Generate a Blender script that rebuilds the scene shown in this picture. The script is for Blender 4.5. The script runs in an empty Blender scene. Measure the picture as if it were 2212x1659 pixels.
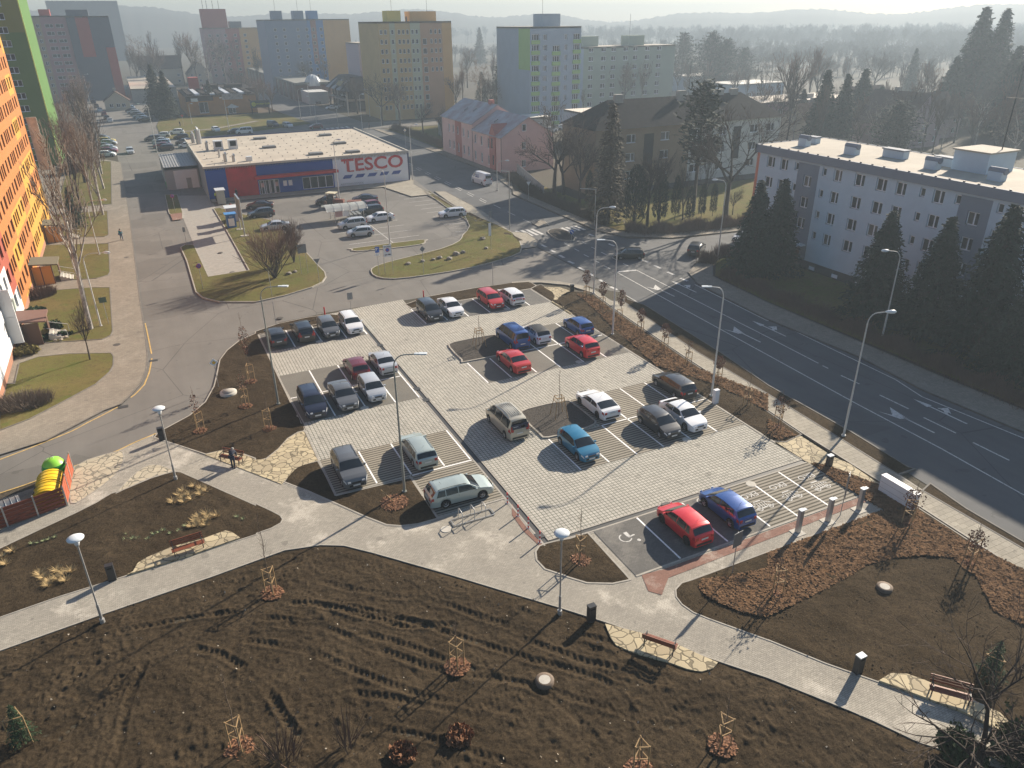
import bpy, bmesh, math, random
import numpy as np
from mathutils import Vector, Matrix
from mathutils.geometry import delaunay_2d_cdt
scene = bpy.context.scene
COL = scene.collection
# ------------------------------------------------------------------ camera
F_, TH, RO, YA, HC = 1612.27, 0.454079, -0.0098617, 0.4484803, 29.5
CAM = Vector((-18.134, -33.062, HC))
fw = Vector((math.sin(YA)*math.cos(TH), math.cos(YA)*math.cos(TH), -math.sin(TH)))
rt = Vector((math.cos(YA), -math.sin(YA), 0)); up_ = rt.cross(fw)
RV = math.cos(RO)*rt+math.sin(RO)*up_; UV = -math.sin(RO)*rt+math.cos(RO)*up_
cd = bpy.data.cameras.new('camera'); cam = bpy.data.objects.new('camera', cd); COL.objects.link(cam)
m = Matrix((RV, UV, -fw)).transposed().to_4x4(); m.translation = CAM; cam.matrix_world = m
cd.sensor_fit = 'HORIZONTAL'; cd.sensor_width = 36; cd.lens = F_/2212*36
cd.clip_start = .1; cd.clip_end = 6000
scene.camera = cam
# ------------------------------------------------------------------ light
SUN_AZ, SUN_EL = math.radians(66), math.radians(25)
w = bpy.data.worlds.new('World'); scene.world = w; w.use_nodes = True
nt = w.node_tree; bg = nt.nodes['Background']; sky = nt.nodes.new('ShaderNodeTexSky')
sky.sky_type = 'NISHITA'; sky.sun_disc = False; sky.sun_elevation = SUN_EL; sky.sun_rotation = SUN_AZ
sky.air_density = 1.0; sky.dust_density = 0.6; sky.ozone_density = 1.6; sky.altitude = 200
nt.links.new(sky.outputs[0], bg.inputs[0]); bg.inputs[1].default_value = 0.06
sd = bpy.data.lights.new('sun', 'SUN'); sd.energy = 5.0; sd.angle = math.radians(.6); sd.color = (1, .88, .72)
so = bpy.data.objects.new('sun', sd); COL.objects.link(so)
sdir = Vector((math.sin(SUN_AZ)*math.cos(SUN_EL), math.cos(SUN_AZ)*math.cos(SUN_EL), math.sin(SUN_EL)))
so.rotation_euler = sdir.to_track_quat('Z', 'Y').to_euler(); so.location = (60, 30, 60)
vs = scene.view_settings; vs.view_transform = 'Standard'; vs.look = 'None'; vs.exposure = 1.24; vs.gamma = 1; vs.use_curve_mapping = False
cy = scene.cycles; cy.use_denoising = True; cy.max_bounces = 5; cy.diffuse_bounces = 2; cy.glossy_bounces = 2
cy.transmission_bounces = 2; cy.volume_bounces = 0; cy.transparent_max_bounces = 4; cy.sample_clamp_indirect = 3
cy.caustics_reflective = False; cy.caustics_refractive = False

# ------------------------------------------------------------------ pixel -> world
def T(k, x, y): return (553*int(k[0])+x/4, 414.75*int(k[1])+y/4)
def GW(X, Y, z=0.):
    d = fw*F_+RV*(X-1106)-UV*(Y-829.5); t = (z-HC)/d.z; q = CAM+d*t
    return (q.x, q.y)
def pts(s, z=0.):
    out = []
    for g in s.split(';'):
        k, r = g.strip().split(':')
        for p in r.split():
            a, b = map(float, p.split(','))
            out.append((a, b) if k == 'w' else GW(a, b, z) if k == 'd' else GW(*T(k, a, b), z))
    return out
def smooth(P, n=4, closed=True):
    out = []; N = len(P)
    for i in range(N if closed else N-1):
        p0, p1, p2, p3 = (P[(i+j-1) % N] if closed else P[min(max(i+j-1, 0), N-1)] for j in range(4))
        for k in range(n):
            t = k/n
            out.append(tuple(.5*(2*p1[c]+(p2[c]-p0[c])*t+(2*p0[c]-5*p1[c]+4*p2[c]-p3[c])*t*t+(3*p1[c]-p0[c]-3*p2[c]+p3[c])*t**3) for c in (0, 1)))
    if not closed: out.append(P[-1])
    return out
# ------------------------------------------------------------------ materials
MATS = {}
def M(name, rgb=(.5, .5, .5), rough=.8, var=0., vs_=3., metal=0., spec=.5, coat=0., bump=0., bs=20., rgb2=None, emit=0, alpha=None):
    if name in MATS: return MATS[name]
    m = bpy.data.materials.new(name); m.use_nodes = True; MATS[name] = m
    t = m.node_tree; b = t.nodes['Principled BSDF']
    b.inputs['Base Color'].default_value = (*rgb, 1); b.inputs['Roughness'].default_value = rough
    b.inputs['Metallic'].default_value = metal; b.inputs['Specular IOR Level'].default_value = spec
    b.inputs['Coat Weight'].default_value = coat; b.inputs['Coat Roughness'].default_value = .05
    if var or rgb2 or bump:
        tc = t.nodes.new('ShaderNodeTexCoord')
    if var or rgb2:
        n = t.nodes.new('ShaderNodeTexNoise'); n.inputs['Scale'].default_value = vs_; n.inputs['Detail'].default_value = 6; n.inputs['Roughness'].default_value = .65
        t.links.new(tc.outputs['Object'], n.inputs['Vector'])
        r = t.nodes.new('ShaderNodeMapRange'); r.inputs[1].default_value = .35; r.inputs[2].default_value = .65
        t.links.new(n.outputs['Fac'], r.inputs[0])
        mx = t.nodes.new('ShaderNodeMix'); mx.data_type = 'RGBA'
        c2 = rgb2 or tuple(c*(1-var) for c in rgb)
        mx.inputs[6].default_value = (*rgb, 1); mx.inputs[7].default_value = (*c2, 1)
        t.links.new(r.outputs[0], mx.inputs[0]); t.links.new(mx.outputs[2], b.inputs['Base Color'])
    if bump:
        n2 = t.nodes.new('ShaderNodeTexNoise'); n2.inputs['Scale'].default_value = bs; n2.inputs['Detail'].default_value = 4
        t.links.new(tc.outputs['Object'], n2.inputs['Vector'])
        bp = t.nodes.new('ShaderNodeBump'); bp.inputs['Strength'].default_value = bump; bp.inputs['Distance'].default_value = .05
        t.links.new(n2.outputs['Fac'], bp.inputs['Height']); t.links.new(bp.outputs[0], b.inputs['Normal'])
    return m
class NT:   # little node-graph helper
    def __init__(s, name, rough=.9):
        s.m = bpy.data.materials.new(name); s.m.use_nodes = True; s.t = s.m.node_tree; s.b = s.t.nodes['Principled BSDF']
        s.b.inputs['Roughness'].default_value = rough; s.b.inputs['Specular IOR Level'].default_value = .3; MATS[name] = s.m
        s.tc = s.t.nodes.new('ShaderNodeTexCoord').outputs['Object']
        sp = s.t.nodes.new('ShaderNodeSeparateXYZ'); s.l(s.tc, sp.inputs[0]); s.x, s.y, s.z = sp.outputs
    def l(s, a, b): s.t.links.new(a, b)
    def math(s, op, a, b=0., c=0.):
        n = s.t.nodes.new('ShaderNodeMath'); n.operation = op
        for i, v in enumerate((a, b, c)):
            if hasattr(v, 'is_linked'): s.l(v, n.inputs[i])
            else: n.inputs[i].default_value = v
        return n.outputs[0]
    def noise(s, sc, det=5, rough=.6, vec=None):
        n = s.t.nodes.new('ShaderNodeTexNoise'); n.inputs['Scale'].default_value = sc; n.inputs['Detail'].default_value = det; n.inputs['Roughness'].default_value = rough
        s.l(vec or s.tc, n.inputs['Vector']); return n.outputs['Fac']
    def ramp(s, v, a, b, c=0., d=1.):
        n = s.t.nodes.new('ShaderNodeMapRange'); s.l(v, n.inputs[0])
        for i, q in enumerate((a, b, c, d)): n.inputs[i+1].default_value = q
        return n.outputs[0]
    def mix(s, f, a, b):
        n = s.t.nodes.new('ShaderNodeMix'); n.data_type = 'RGBA'
        if hasattr(f, 'is_linked'): s.l(f, n.inputs[0])
        else: n.inputs[0].default_value = f
        for i, v in ((6, a), (7, b)):
            if hasattr(v, 'is_linked'): s.l(v, n.inputs[i])
            else: n.inputs[i].default_value = (*v, 1)
        return n.outputs[2]
    def line(s, v, period, width):   # 1 inside a joint line
        f = s.math('FRACT', s.math('DIVIDE', v, period)); return s.math('LESS_THAN', f, width/period)
    def out(s, col, h=None, st=.6, dist=.04):
        s.l(col, s.b.inputs['Base Color'])
        if h is not None:
            bp = s.t.nodes.new('ShaderNodeBump'); bp.inputs['Strength'].default_value = st; bp.inputs['Distance'].default_value = dist
            s.l(h, bp.inputs['Height']); s.l(bp.outputs[0], s.b.inputs['Normal'])
        return s.m
# ------------------------------------------------------------------ mesh builder
class MB:
    def __init__(s): s.v = []; s.f = []; s.mi = []; s.sm = []; s.M = None; s.cur = 0; s.smooth = False
    def add(s, vs, fs, mi=None, sm=None):
        o = len(s.v); mi = s.cur if mi is None else mi; sm = s.smooth if sm is None else sm
        if s.M is not None: vs = [s.M @ Vector(v) for v in vs]
        s.v += [tuple(v) for v in vs]
        for f in fs: s.f.append([i+o for i in f]); s.mi.append(mi); s.sm.append(sm)
        return s
    def box(s, x0, y0, z0, x1, y1, z1, mi=None):
        return s.add([(x0, y0, z0), (x1, y0, z0), (x1, y1, z0), (x0, y1, z0), (x0, y0, z1), (x1, y0, z1), (x1, y1, z1), (x0, y1, z1)],
              [(3, 2, 1, 0), (4, 5, 6, 7), (0, 1, 5, 4), (1, 2, 6, 5), (2, 3, 7, 6), (3, 0, 4, 7)], mi, False)
    def cbox(s, cx, cy, cz, sx, sy, sz, mi=None): return s.box(cx-sx/2, cy-sy/2, cz-sz/2, cx+sx/2, cy+sy/2, cz+sz/2, mi)
    def tube(s, P, R, n=6, mi=None, cap=True, sm=True):
        P = [Vector(p) for p in P]; R = R if hasattr(R, '__len__') else [R]*len(P); vs = []; fs = []
        for i, p in enumerate(P):
            d = (P[min(i+1, len(P)-1)]-P[max(i-1, 0)]).normalized()
            a = d.orthogonal().normalized() if i == 0 else (a-d*a.dot(d)).normalized()
            b = d.cross(a)
            for k in range(n):
                t = 2*math.pi*k/n; vs.append(p+(a*math.cos(t)+b*math.sin(t))*R[i])
        for i in range(len(P)-1):
            for k in range(n):
                fs.append((i*n+k, i*n+(k+1) % n, (i+1)*n+(k+1) % n, (i+1)*n+k))
        s.add(vs, fs, mi, sm)
        if cap: s.add(vs[:n], [tuple(range(n))[::-1]], mi, False); s.add(vs[-n:], [tuple(range(n))], mi, False)
        return s
    def bar(s, a, b, w, mi=None): return s.tube([a, b], w*.7, 4, mi, True, False)
    def lathe(s, prof, cx=0, cy=0, n=16, mi=None, sm=True):
        vs = [(cx+r*math.cos(2*math.pi*k/n), cy+r*math.sin(2*math.pi*k/n), z) for r, z in prof for k in range(n)]
        fs = [(i*n+k, i*n+(k+1) % n, (i+1)*n+(k+1) % n, (i+1)*n+k) for i in range(len(prof)-1) for k in range(n)]
        return s.add(vs, fs, mi, sm)
    def poly(s, P, z, mi=None): return s.add([(p[0], p[1], z) for p in P], [tuple(range(len(P)))], mi, False)
    def prism(s, P, z0, z1, mi=None):
        n = len(P); a = sum(P[i][0]*P[(i+1) % n][1]-P[(i+1) % n][0]*P[i][1] for i in range(n))
        if a < 0: P = P[::-1]
        s.add([(p[0], p[1], z1) for p in P]+[(p[0], p[1], z0) for p in P], [tuple(range(n)), tuple(range(n, 2*n))[::-1]]+[(i, n+i, n+(i+1) % n, (i+1) % n) for i in range(n)], mi, False)
        return s
    def build(s, name, mats, parent=None, sharp=None):
        me = bpy.data.meshes.new(name); me.from_pydata(s.v, [], s.f)
        mats = mats if isinstance(mats, (list, tuple)) else [mats]
        for q in mats: me.materials.append(q)
        me.polygons.foreach_set('material_index', s.mi); me.polygons.foreach_set('use_smooth', s.sm)
        if sharp: me.set_sharp_from_angle(angle=math.radians(sharp))
        me.update()
        o = bpy.data.objects.new(name, me); COL.objects.link(o)
        if parent: o.parent = parent
        return o
def npmesh(name, V, Fq, mat, parent=None, smooth_=True, mi=None):
    me = bpy.data.meshes.new(name); V = np.asarray(V, dtype=np.float32); Fq = np.asarray(Fq, dtype=np.int32); k = Fq.shape[1]
    me.vertices.add(len(V)); me.vertices.foreach_set('co', V.ravel())
    me.loops.add(Fq.size); me.loops.foreach_set('vertex_index', Fq.ravel())
    me.polygons.add(len(Fq)); me.polygons.foreach_set('loop_start', np.arange(0, Fq.size, k, dtype=np.int32))
    me.polygons.foreach_set('use_smooth', np.full(len(Fq), smooth_))
    for q in (mat if isinstance(mat, (list, tuple)) else [mat]): me.materials.append(q)
    if mi is not None: me.polygons.foreach_set('material_index', np.asarray(mi, dtype=np.int32))
    me.update(calc_edges=True); me.validate()
    o = bpy.data.objects.new(name, me); COL.objects.link(o)
    if parent: o.parent = parent
    return o
def tag(o, label=None, cat=None, group=None, kind=None):
    if label: o['label'] = label
    if cat: o['category'] = cat
    if group: o['group'] = group
    if kind: o['kind'] = kind
    return o
def empty(name, loc, rz=0, label=None, cat=None, group=None, parent=None):
    o = bpy.data.objects.new(name, None); COL.objects.link(o); o.location = loc; o.rotation_euler.z = rz; o.empty_display_size = .3
    if parent: o.parent = parent
    return tag(o, label, cat, group)
def copy_tree(o, loc=None, rz=None, label=None, parent=None, scale=None, group=None):
    c = o.copy(); COL.objects.link(c)
    if parent is not None: c.parent = parent
    for ch in o.children: copy_tree(ch, parent=c)
    if loc is not None: c.location = loc
    if rz is not None: c.rotation_euler.z = rz
    if scale is not None: c.scale = scale if hasattr(scale, '__len__') else (scale,)*3
    if label: c['label'] = label
    if group: c['group'] = group
    return c
def struct(o): o['kind'] = 'structure'; return o
# ------------------------------------------------------------------ ground materials
def soil(name, c1, c2, c3, stones=True):
    g = NT(name, .95); n = g.noise(.35, 3); n2 = g.noise(5, 6, .75); n3 = g.noise(28, 3, .7)
    c = g.mix(g.ramp(n, .35, .65), c1, c2); c = g.mix(g.ramp(n2, .45, .7), c, c3)
    g.b.inputs['Specular IOR Level'].default_value = .04; n4 = g.noise(17, 4, .8); c = g.mix(g.ramp(n4, .52, .72, 0, .6), c, tuple(q*1.9 for q in c2)); c = g.mix(g.ramp(n4, .3, .46, .7, 0), c, tuple(q*.45 for q in c3))
    if stones: c = g.mix(g.math('GREATER_THAN', g.noise(9, 2, .5), .765), c, (.16, .135, .10))
    return g.out(c, g.math('ADD', n2, g.math('MULTIPLY', n3, .4)), .9, .09)
mDirt = soil('soil', (.045, .032, .019), (.073, .053, .032), (.023, .017, .0105))
mDirt2 = soil('soil fine', (.048, .034, .019), (.072, .052, .031), (.028, .02, .012))
mMulch = soil('bark mulch', (.15, .085, .045), (.19, .11, .06), (.08, .045, .024), False)
mBark = M('bark chips', (.235, .14, .078), .95, rgb2=(.10, .06, .034), vs_=3, spec=.03)
mGravel = soil('dark gravel', (.075, .068, .06), (.10, .09, .08), (.045, .04, .036), False)
g = NT('grass', .95); n = g.noise(.13, 4); n2 = g.noise(2.2, 6, .75); n3 = g.noise(22, 3)
c = g.mix(g.ramp(n, .4, .62), (.10, .105, .028), (.14, .112, .042)); c = g.mix(g.ramp(n2, .5, .66), c, (.085, .06, .03)); c = g.mix(g.ramp(g.noise(.45, 5, .7), .55, .64, 0, .75), c, (.075, .105, .02)); c = g.mix(g.ramp(n3, .4, .75, 0, .55), c, (.21, .18, .08))
g.b.inputs['Specular IOR Level'].default_value = .05; mGrass = g.out(c, g.math('ADD', n2, n3), .9, .06)
g = NT('rough ground', .95); n = g.noise(.02, 5); n2 = g.noise(.4, 6, .7); n3 = g.noise(6, 4)
c = g.mix(g.ramp(n, .42, .58), (.055, .05, .030), (.062, .05, .034)); c = g.mix(g.ramp(n2, .45, .7), c, (.07, .055, .035))
mGround = g.out(c, n3, .8, .1)
def asphalt(name, a, b, sc=1.):
    g = NT(name, .88); v = g.t.nodes.new('ShaderNodeMapping'); v.inputs['Scale'].default_value = (1.4, .12, 1); g.l(g.tc, v.inputs[0])
    n = g.noise(.5*sc, 5, .6, v.outputs[0]); n2 = g.noise(.25, 5); n3 = g.noise(45, 2)
    c = g.mix(g.ramp(n, .35, .65), a, b); c = g.mix(g.ramp(n2, .35, .7, 0, .6), c, tuple(x*1.25 for x in b)); c = g.mix(g.ramp(n3, .4, .7, 0, .35), c, tuple(x*.6 for x in a))
    vp = g.t.nodes.new('ShaderNodeTexVoronoi'); vp.distance = 'CHEBYCHEV'; vp.inputs['Scale'].default_value = .11; vp.inputs['Randomness'].default_value = .9; g.l(g.tc, vp.inputs['Vector']); sc_ = g.t.nodes.new('ShaderNodeSeparateColor'); g.l(vp.outputs['Color'], sc_.inputs[0]); c = g.mix(g.math('MULTIPLY', g.math('GREATER_THAN', sc_.outputs[0], .82), .35), c, tuple(x*.62 for x in a)); c = g.mix(g.math('MULTIPLY', g.math('GREATER_THAN', g.noise(.7, 3, .5), .68), .4), c, tuple(x*.5 for x in a))
    cr = g.t.nodes.new('ShaderNodeTexVoronoi'); cr.feature = 'DISTANCE_TO_EDGE'; cr.inputs['Scale'].default_value = .085; g.l(g.tc, cr.inputs['Vector'])
    c = g.mix(g.math('MULTIPLY', g.math('LESS_THAN', cr.outputs['Distance'], .0035), .55), c, tuple(x*.4 for x in a))
    return g.out(c, n3, .3, .02)
mAsphalt = asphalt('asphalt', (.14, .131, .118), (.165, .155, .14))
mAsphaltD = asphalt('asphalt main road', (.085, .088, .092), (.112, .113, .113))
g = NT('paint line', .7); n = g.noise(6, 5, .7); mLine = g.out(g.mix(g.ramp(n, .5, .62), (.56, .55, .52), (.30, .29, .27)))
g = NT('bright line', .7); n = g.noise(5, 4, .7); mLineB = g.out(g.mix(g.ramp(n, .52, .66), (.85, .84, .82), (.62, .60, .56)))
mYellow = M('yellow line', (.62, .42, .14), .8, .4, 3)
def pavers(name, a, b, px_, py_, jw, jc, stain=0., herr=False, sc2=1.):
    g = NT(name, .9); n = g.noise(.35, 4); n2 = g.noise(7*sc2, 3, .7)
    bx = g.math('FLOOR', g.math('DIVIDE', g.y, py_)); off = g.math('MULTIPLY', g.math('FRACT', g.math('MULTIPLY', bx, .5)), px_ if herr else 0.)
    xx = g.math('ADD', g.x, off)
    j = g.math('MAXIMUM', g.line(xx, px_, jw), g.line(g.y, py_, jw))
    c = g.mix(g.ramp(n, .35, .65), a, b)
    wn = g.t.nodes.new('ShaderNodeTexWhiteNoise'); wn.noise_dimensions = '2D'; cb = g.t.nodes.new('ShaderNodeCombineXYZ')
    g.l(g.math('FLOOR', g.math('DIVIDE', xx, px_)), cb.inputs[0]); g.l(bx, cb.inputs[1]); g.l(cb.outputs[0], wn.inputs['Vector'])
    c = g.mix(g.math('MULTIPLY', wn.outputs['Value'], .45), c, tuple(q*.62 for q in a))
    c = g.mix(g.ramp(n2, .5, .8, 0, .5), c, tuple(min(1, q*1.2) for q in b))
    if stain: c = g.mix(g.math('MULTIPLY', g.ramp(g.noise(.33, 6, .72), .54, .64), stain), c, (.60, .55, .47))
    c = g.mix(g.math('MULTIPLY', g.ramp(g.noise(.55, 5, .7), .54, .68), .3), c, tuple(q*.55 for q in a)); c = g.mix(g.math('MULTIPLY', g.math('GREATER_THAN', g.noise(.9, 2, .4), .71), .3), c, (.06, .055, .05))
    c = g.mix(g.math('MULTIPLY', j, .85), c, jc)
    return g.out(c, g.math('SUBTRACT', g.math('MULTIPLY', n2, .2), j), .5, .02)
mLot = pavers('lot pavers', (.42, .395, .345), (.48, .45, .39), .28, .28, .05, (.075, .085, .062))
mPath = pavers('path pavers', (.31, .285, .242), (.37, .34, .285), .2, .1, .012, (.13, .115, .09), .6, True)
mPathC = pavers('path pavers clean', (.285, .262, .222), (.335, .305, .255), .2, .1, .012, (.13, .115, .09), .12, True)
mSide = pavers('sidewalk slabs', (.30, .272, .22), (.35, .318, .255), .6, .4, .025, (.15, .13, .10), .1, True)
mSideOld = pavers('old pavement', (.225, .198, .16), (.265, .235, .19), .3, .2, .014, (.12, .105, .08), .12, True)
mDis = pavers('grey block paving', (.125, .12, .112), (.155, .148, .136), .2, .1, .014, (.085, .08, .07), .12, True)
g = NT('grass joint bays', .95); n = g.noise(.5, 4); n2 = g.noise(6, 4, .7)
j = g.math('LESS_THAN', g.math('FRACT', g.math('DIVIDE', g.y, .3)), .42)
c = g.mix(g.ramp(n, .35, .65), (.255, .228, .185), (.30, .27, .22)); c = g.mix(g.math('MULTIPLY', j, .9), c, (.062, .056, .04))
mBay = g.out(c, g.math('SUBTRACT', g.math('MULTIPLY', n2, .2), j), .6, .03)
g = NT('fine bays', .95); n = g.noise(.5, 4); n2 = g.noise(9, 4, .7)
j = g.math('LESS_THAN', g.math('FRACT', g.math('DIVIDE', g.y, .15)), .4)
c = g.mix(g.ramp(n, .35, .65), (.17, .158, .137), (.20, .187, .16)); c = g.mix(g.math('MULTIPLY', j, .75), c, (.08, .074, .06))
mBayF = g.out(c, n2, .4, .02)
def flag(name, a, b, jc):
    g = NT(name, .85); v1 = g.t.nodes.new('ShaderNodeTexVoronoi'); v1.inputs['Scale'].default_value = 1.75; v1.feature = 'DISTANCE_TO_EDGE'
    v2 = g.t.nodes.new('ShaderNodeTexVoronoi'); v2.inputs['Scale'].default_value = 1.75
    wv = g.t.nodes.new('ShaderNodeVectorMath'); wv.operation = 'ADD'; nn = g.t.nodes.new('ShaderNodeTexNoise'); nn.inputs['Scale'].default_value = .8; g.l(g.tc, nn.inputs['Vector'])
    g.l(g.tc, wv.inputs[0]); g.l(nn.outputs['Color'], wv.inputs[1])
    for v in (v1, v2): g.l(wv.outputs[0], v.inputs['Vector'])
    sp = g.t.nodes.new('ShaderNodeSeparateColor'); g.l(v2.outputs['Color'], sp.inputs[0])
    c = g.mix(sp.outputs[0], a, b); c = g.mix(g.math('MULTIPLY', g.math('LESS_THAN', v1.outputs['Distance'], .055), .8), c, jc)
    return g.out(c, g.math('MINIMUM', v1.outputs['Distance'], .08), .8, .2)
mFlag = flag('sandstone flags', (.50, .42, .27), (.36, .30, .20), (.12, .10, .065))
mFlagP = flag('pale flags', (.47, .41, .30), (.40, .355, .265), (.16, .15, .12))
mKerb = M('kerb stone', (.37, .34, .29), .85, .25, 2); mKerbD = M('dark kerb stone', (.17, .155, .135), .85, .3, 2)
mRed = pavers('red tactile pavers', (.22, .115, .085), (.26, .14, .105), .2, .1, .012, (.16, .10, .08), .35, True)
mConc = M('concrete', (.32, .30, .265), .85, .2, 1.5); mConcL = M('light concrete', (.50, .47, .41), .85, .2, 2, bump=.2)
mDrain = M('drain grate', (.045, .045, .045), .6, .3, 30)
# ------------------------------------------------------------------ geometry helpers for ground
def area(P): return .5*sum(P[i][0]*P[(i+1) % len(P)][1]-P[(i+1) % len(P)][0]*P[i][1] for i in range(len(P)))
def offset(P, d):
    P = P if area(P) > 0 else P[::-1]; out = []; n = len(P)
    for i in range(n):
        a = Vector(P[i-1]); b = Vector(P[i]); c = Vector(P[(i+1) % n]); e1 = (b-a); e2 = (c-b)
        if e1.length < 1e-6 or e2.length < 1e-6: out.append(tuple(b)); continue
        e1.normalize(); e2.normalize(); n1 = Vector((-e1.y, e1.x)); n2 = Vector((-e2.y, e2.x)); q = n1+n2
        q = q/max(.35, q.length_squared)*2 if q.length > .1 else n1
        out.append((b.x+q.x*d, b.y+q.y*d))
    return P, out
def sheet(name, P, z, mat, skirt=0., kerb=None, kw=.13, kh=.02):
    P = P if area(P) > 0 else P[::-1]
    b = MB(); n = len(P)
    b.add([(p[0], p[1], z) for p in P], [tuple(range(n))], 0, False)
    if skirt: b.add([(p[0], p[1], z) for p in P]+[(p[0], p[1], z-skirt) for p in P], [(i, n+i, n+(i+1) % n, (i+1) % n) for i in range(n)], 1 if kerb else 0, False)
    if kerb:
        P, Q = offset(P, kw); A = len(P)
        vs = [(p[0], p[1], z-(skirt or .05)) for p in P]+[(p[0], p[1], z+kh) for p in P]+[(p[0], p[1], z+kh) for p in Q]+[(p[0], p[1], z-.02) for p in Q]
        fs = []
        for i in range(A):
            j = (i+1) % A
            for r in range(3): fs.append((r*A+i, r*A+j, (r+1)*A+j, (r+1)*A+i))
        b.add([(v[0], v[1], v[2]) for v in vs], fs, 1, False)
    me = b.build(name, [mat, kerb] if kerb else [mat])
    bm = bmesh.new(); bm.from_mesh(me.data); bmesh.ops.triangulate(bm, faces=[f for f in bm.faces if len(f.verts) > 4]); bm.to_mesh(me.data); bm.free()
    return struct(me)
def strip(name, L, z, w_, mat, dash=None, closed=False):   # painted lines: list of polylines
    b = MB()
    for P in L:
        P = [Vector((p[0], p[1])) for p in P]
        if dash:
            a, c = P[0], P[-1]; D = (c-a).length; u = (c-a)/D; t = 0; segs = []
            while t < D: segs.append([a+u*t, a+u*min(D, t+dash[0])]); t += dash[0]+dash[1]
        else: segs = [P]
        for s in segs:
            V = []
            for i, p in enumerate(s):
                d = (s[min(i+1, len(s)-1)]-s[max(i-1, 0)]).normalized(); q = Vector((-d.y, d.x))*w_/2
                V += [(p.x+q.x, p.y+q.y, z), (p.x-q.x, p.y-q.y, z)]
            b.add(V, [(2*i+1, 2*i+3, 2*i+2, 2*i) for i in range(len(s)-1)], 0, False)
    return struct(b.build(name, [mat]))
def inside(P, x, y):
    P = np.array(P); r = np.zeros(x.shape, bool); n = len(P)
    for i in range(n):
        x1, y1 = P[i-1]; x2, y2 = P[i]
        c = ((y1 > y) != (y2 > y)) & (x < (x2-x1)*(y-y1)/(y2-y1+1e-12)+x1); r ^= c
    return r
def edist(P, x, y):
    P = np.array(P); d = np.full(x.shape, 1e9)
    for i in range(len(P)):
        a = P[i-1]; b = P[i]; e = b-a; L = (e**2).sum()+1e-12
        t = np.clip(((x-a[0])*e[0]+(y-a[1])*e[1])/L, 0, 1); d = np.minimum(d, np.hypot(x-a[0]-t*e[0], y-a[1]-t*e[1]))
    return d
rng = np.random.default_rng(5)
_tab = rng.random((256, 256))
def vnoise(x, y, s):
    x = x*s+1000.3; y = y*s+1000.7; i = np.floor(x).astype(int); j = np.floor(y).astype(int); u = x-i; v = y-j; u = u*u*(3-2*u); v = v*v*(3-2*v)
    t = lambda a, b: _tab[a % 256, b % 256]
    return (t(i, j)*(1-u)+t(i+1, j)*u)*(1-v)+(t(i, j+1)*(1-u)+t(i+1, j+1)*u)*v-.5
def patch(name, P, sp, mat, z0, amp, kerb=None, hf=None, fade=.5, kw=.11, kz=.03):
    P = P if area(P) > 0 else P[::-1]
    A = np.array(P); x0, y0 = A.min(0); x1, y1 = A.max(0)
    gx, gy = np.meshgrid(np.arange(x0, x1, sp), np.arange(y0, y1, sp)); gx = gx+rng.random(gx.shape)*sp*.3; gy = gy+rng.random(gy.shape)*sp*.3
    gx = gx.ravel(); gy = gy.ravel(); k = inside(P, gx, gy); gx = gx[k]; gy = gy[k]; d = edist(P, gx, gy); k = d > sp*.5; gx = gx[k]; gy = gy[k]; d = d[k]
    n = len(P); vv = [Vector(p) for p in P]+[Vector((a, b)) for a, b in zip(gx, gy)]
    V, _, Fc, *_r = delaunay_2d_cdt(vv, [(i, (i+1) % n) for i in range(n)], [], 1, 1e-5)
    X = np.array([v.x for v in V]); Y = np.array([v.y for v in V]); D = edist(P, X, Y)
    h = amp*(vnoise(X, Y, .5)*.9+vnoise(X, Y, 1.7)*.6+vnoise(X, Y, 4)*.5+vnoise(X, Y, 8)*.25)
    if hf: h = h+hf(X, Y)
    Z = z0+np.clip(D/fade, 0, 1)*np.maximum(h+amp*.35, .012)
    Fc = [f if len(f) == 3 else None for f in Fc]; Fc = [f for f in Fc if f]
    F2 = []
    for f in Fc:
        a, b, c = (V[i] for i in f)
        F2.append(f if (b-a).cross(c-a) > 0 else f[::-1])
    o = npmesh(name, np.stack([X, Y, Z], 1), F2, mat)
    struct(o)
    if kerb:
        P, Q = offset(P, -kw); B = len(P); z = z0+kz
        vs = [(p[0], p[1], z0-.15) for p in Q]+[(p[0], p[1], z) for p in Q]+[(p[0], p[1], z) for p in P]+[(p[0], p[1], z0-.05) for p in P]
        b = MB(); b.add(vs, [(r*B+i, r*B+(i+1) % B, (r+1)*B+(i+1) % B, (r+1)*B+i) for i in range(B) for r in range(3)], 0, False)
        struct(b.build('kerb', [kerb]))
    return o
# ------------------------------------------------------------------ haze and far ground
b = MB(); b.box(-1500, -300, -1, 1700, 2100, 66)
hz = bpy.data.materials.new('haze air'); hz.use_nodes = True; t = hz.node_tree; t.nodes.remove(t.nodes['Principled BSDF'])
pv = t.nodes.new('ShaderNodeVolumePrincipled'); pv.inputs['Color'].default_value = (.405, .49, .57, 1); pv.inputs['Density'].default_value = .00088; pv.inputs['Anisotropy'].default_value = .3
t.links.new(pv.outputs[0], t.nodes['Material Output'].inputs['Volume'])
o = b.build('haze', [hz]); tag(o, 'pale morning haze filling the air over the town', 'haze', kind='stuff')
b = MB(); N = 40
xs = np.concatenate([np.linspace(-1400, -200, 8), np.linspace(-150, 350, 20), np.linspace(450, 1600, 10)]); ys = np.concatenate([np.linspace(-250, -60, 4), np.linspace(-50, 600, 24), np.linspace(700, 2050, 10)])
V = [(x, y, 0) for y in ys for x in xs]; nx = len(xs)
b.add(V, [(j*nx+i, j*nx+i+1, (j+1)*nx+i+1, (j+1)*nx+i) for j in range(len(ys)-1) for i in range(nx-1)], 0, False)
struct(b.build('ground', [mGround]))
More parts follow.
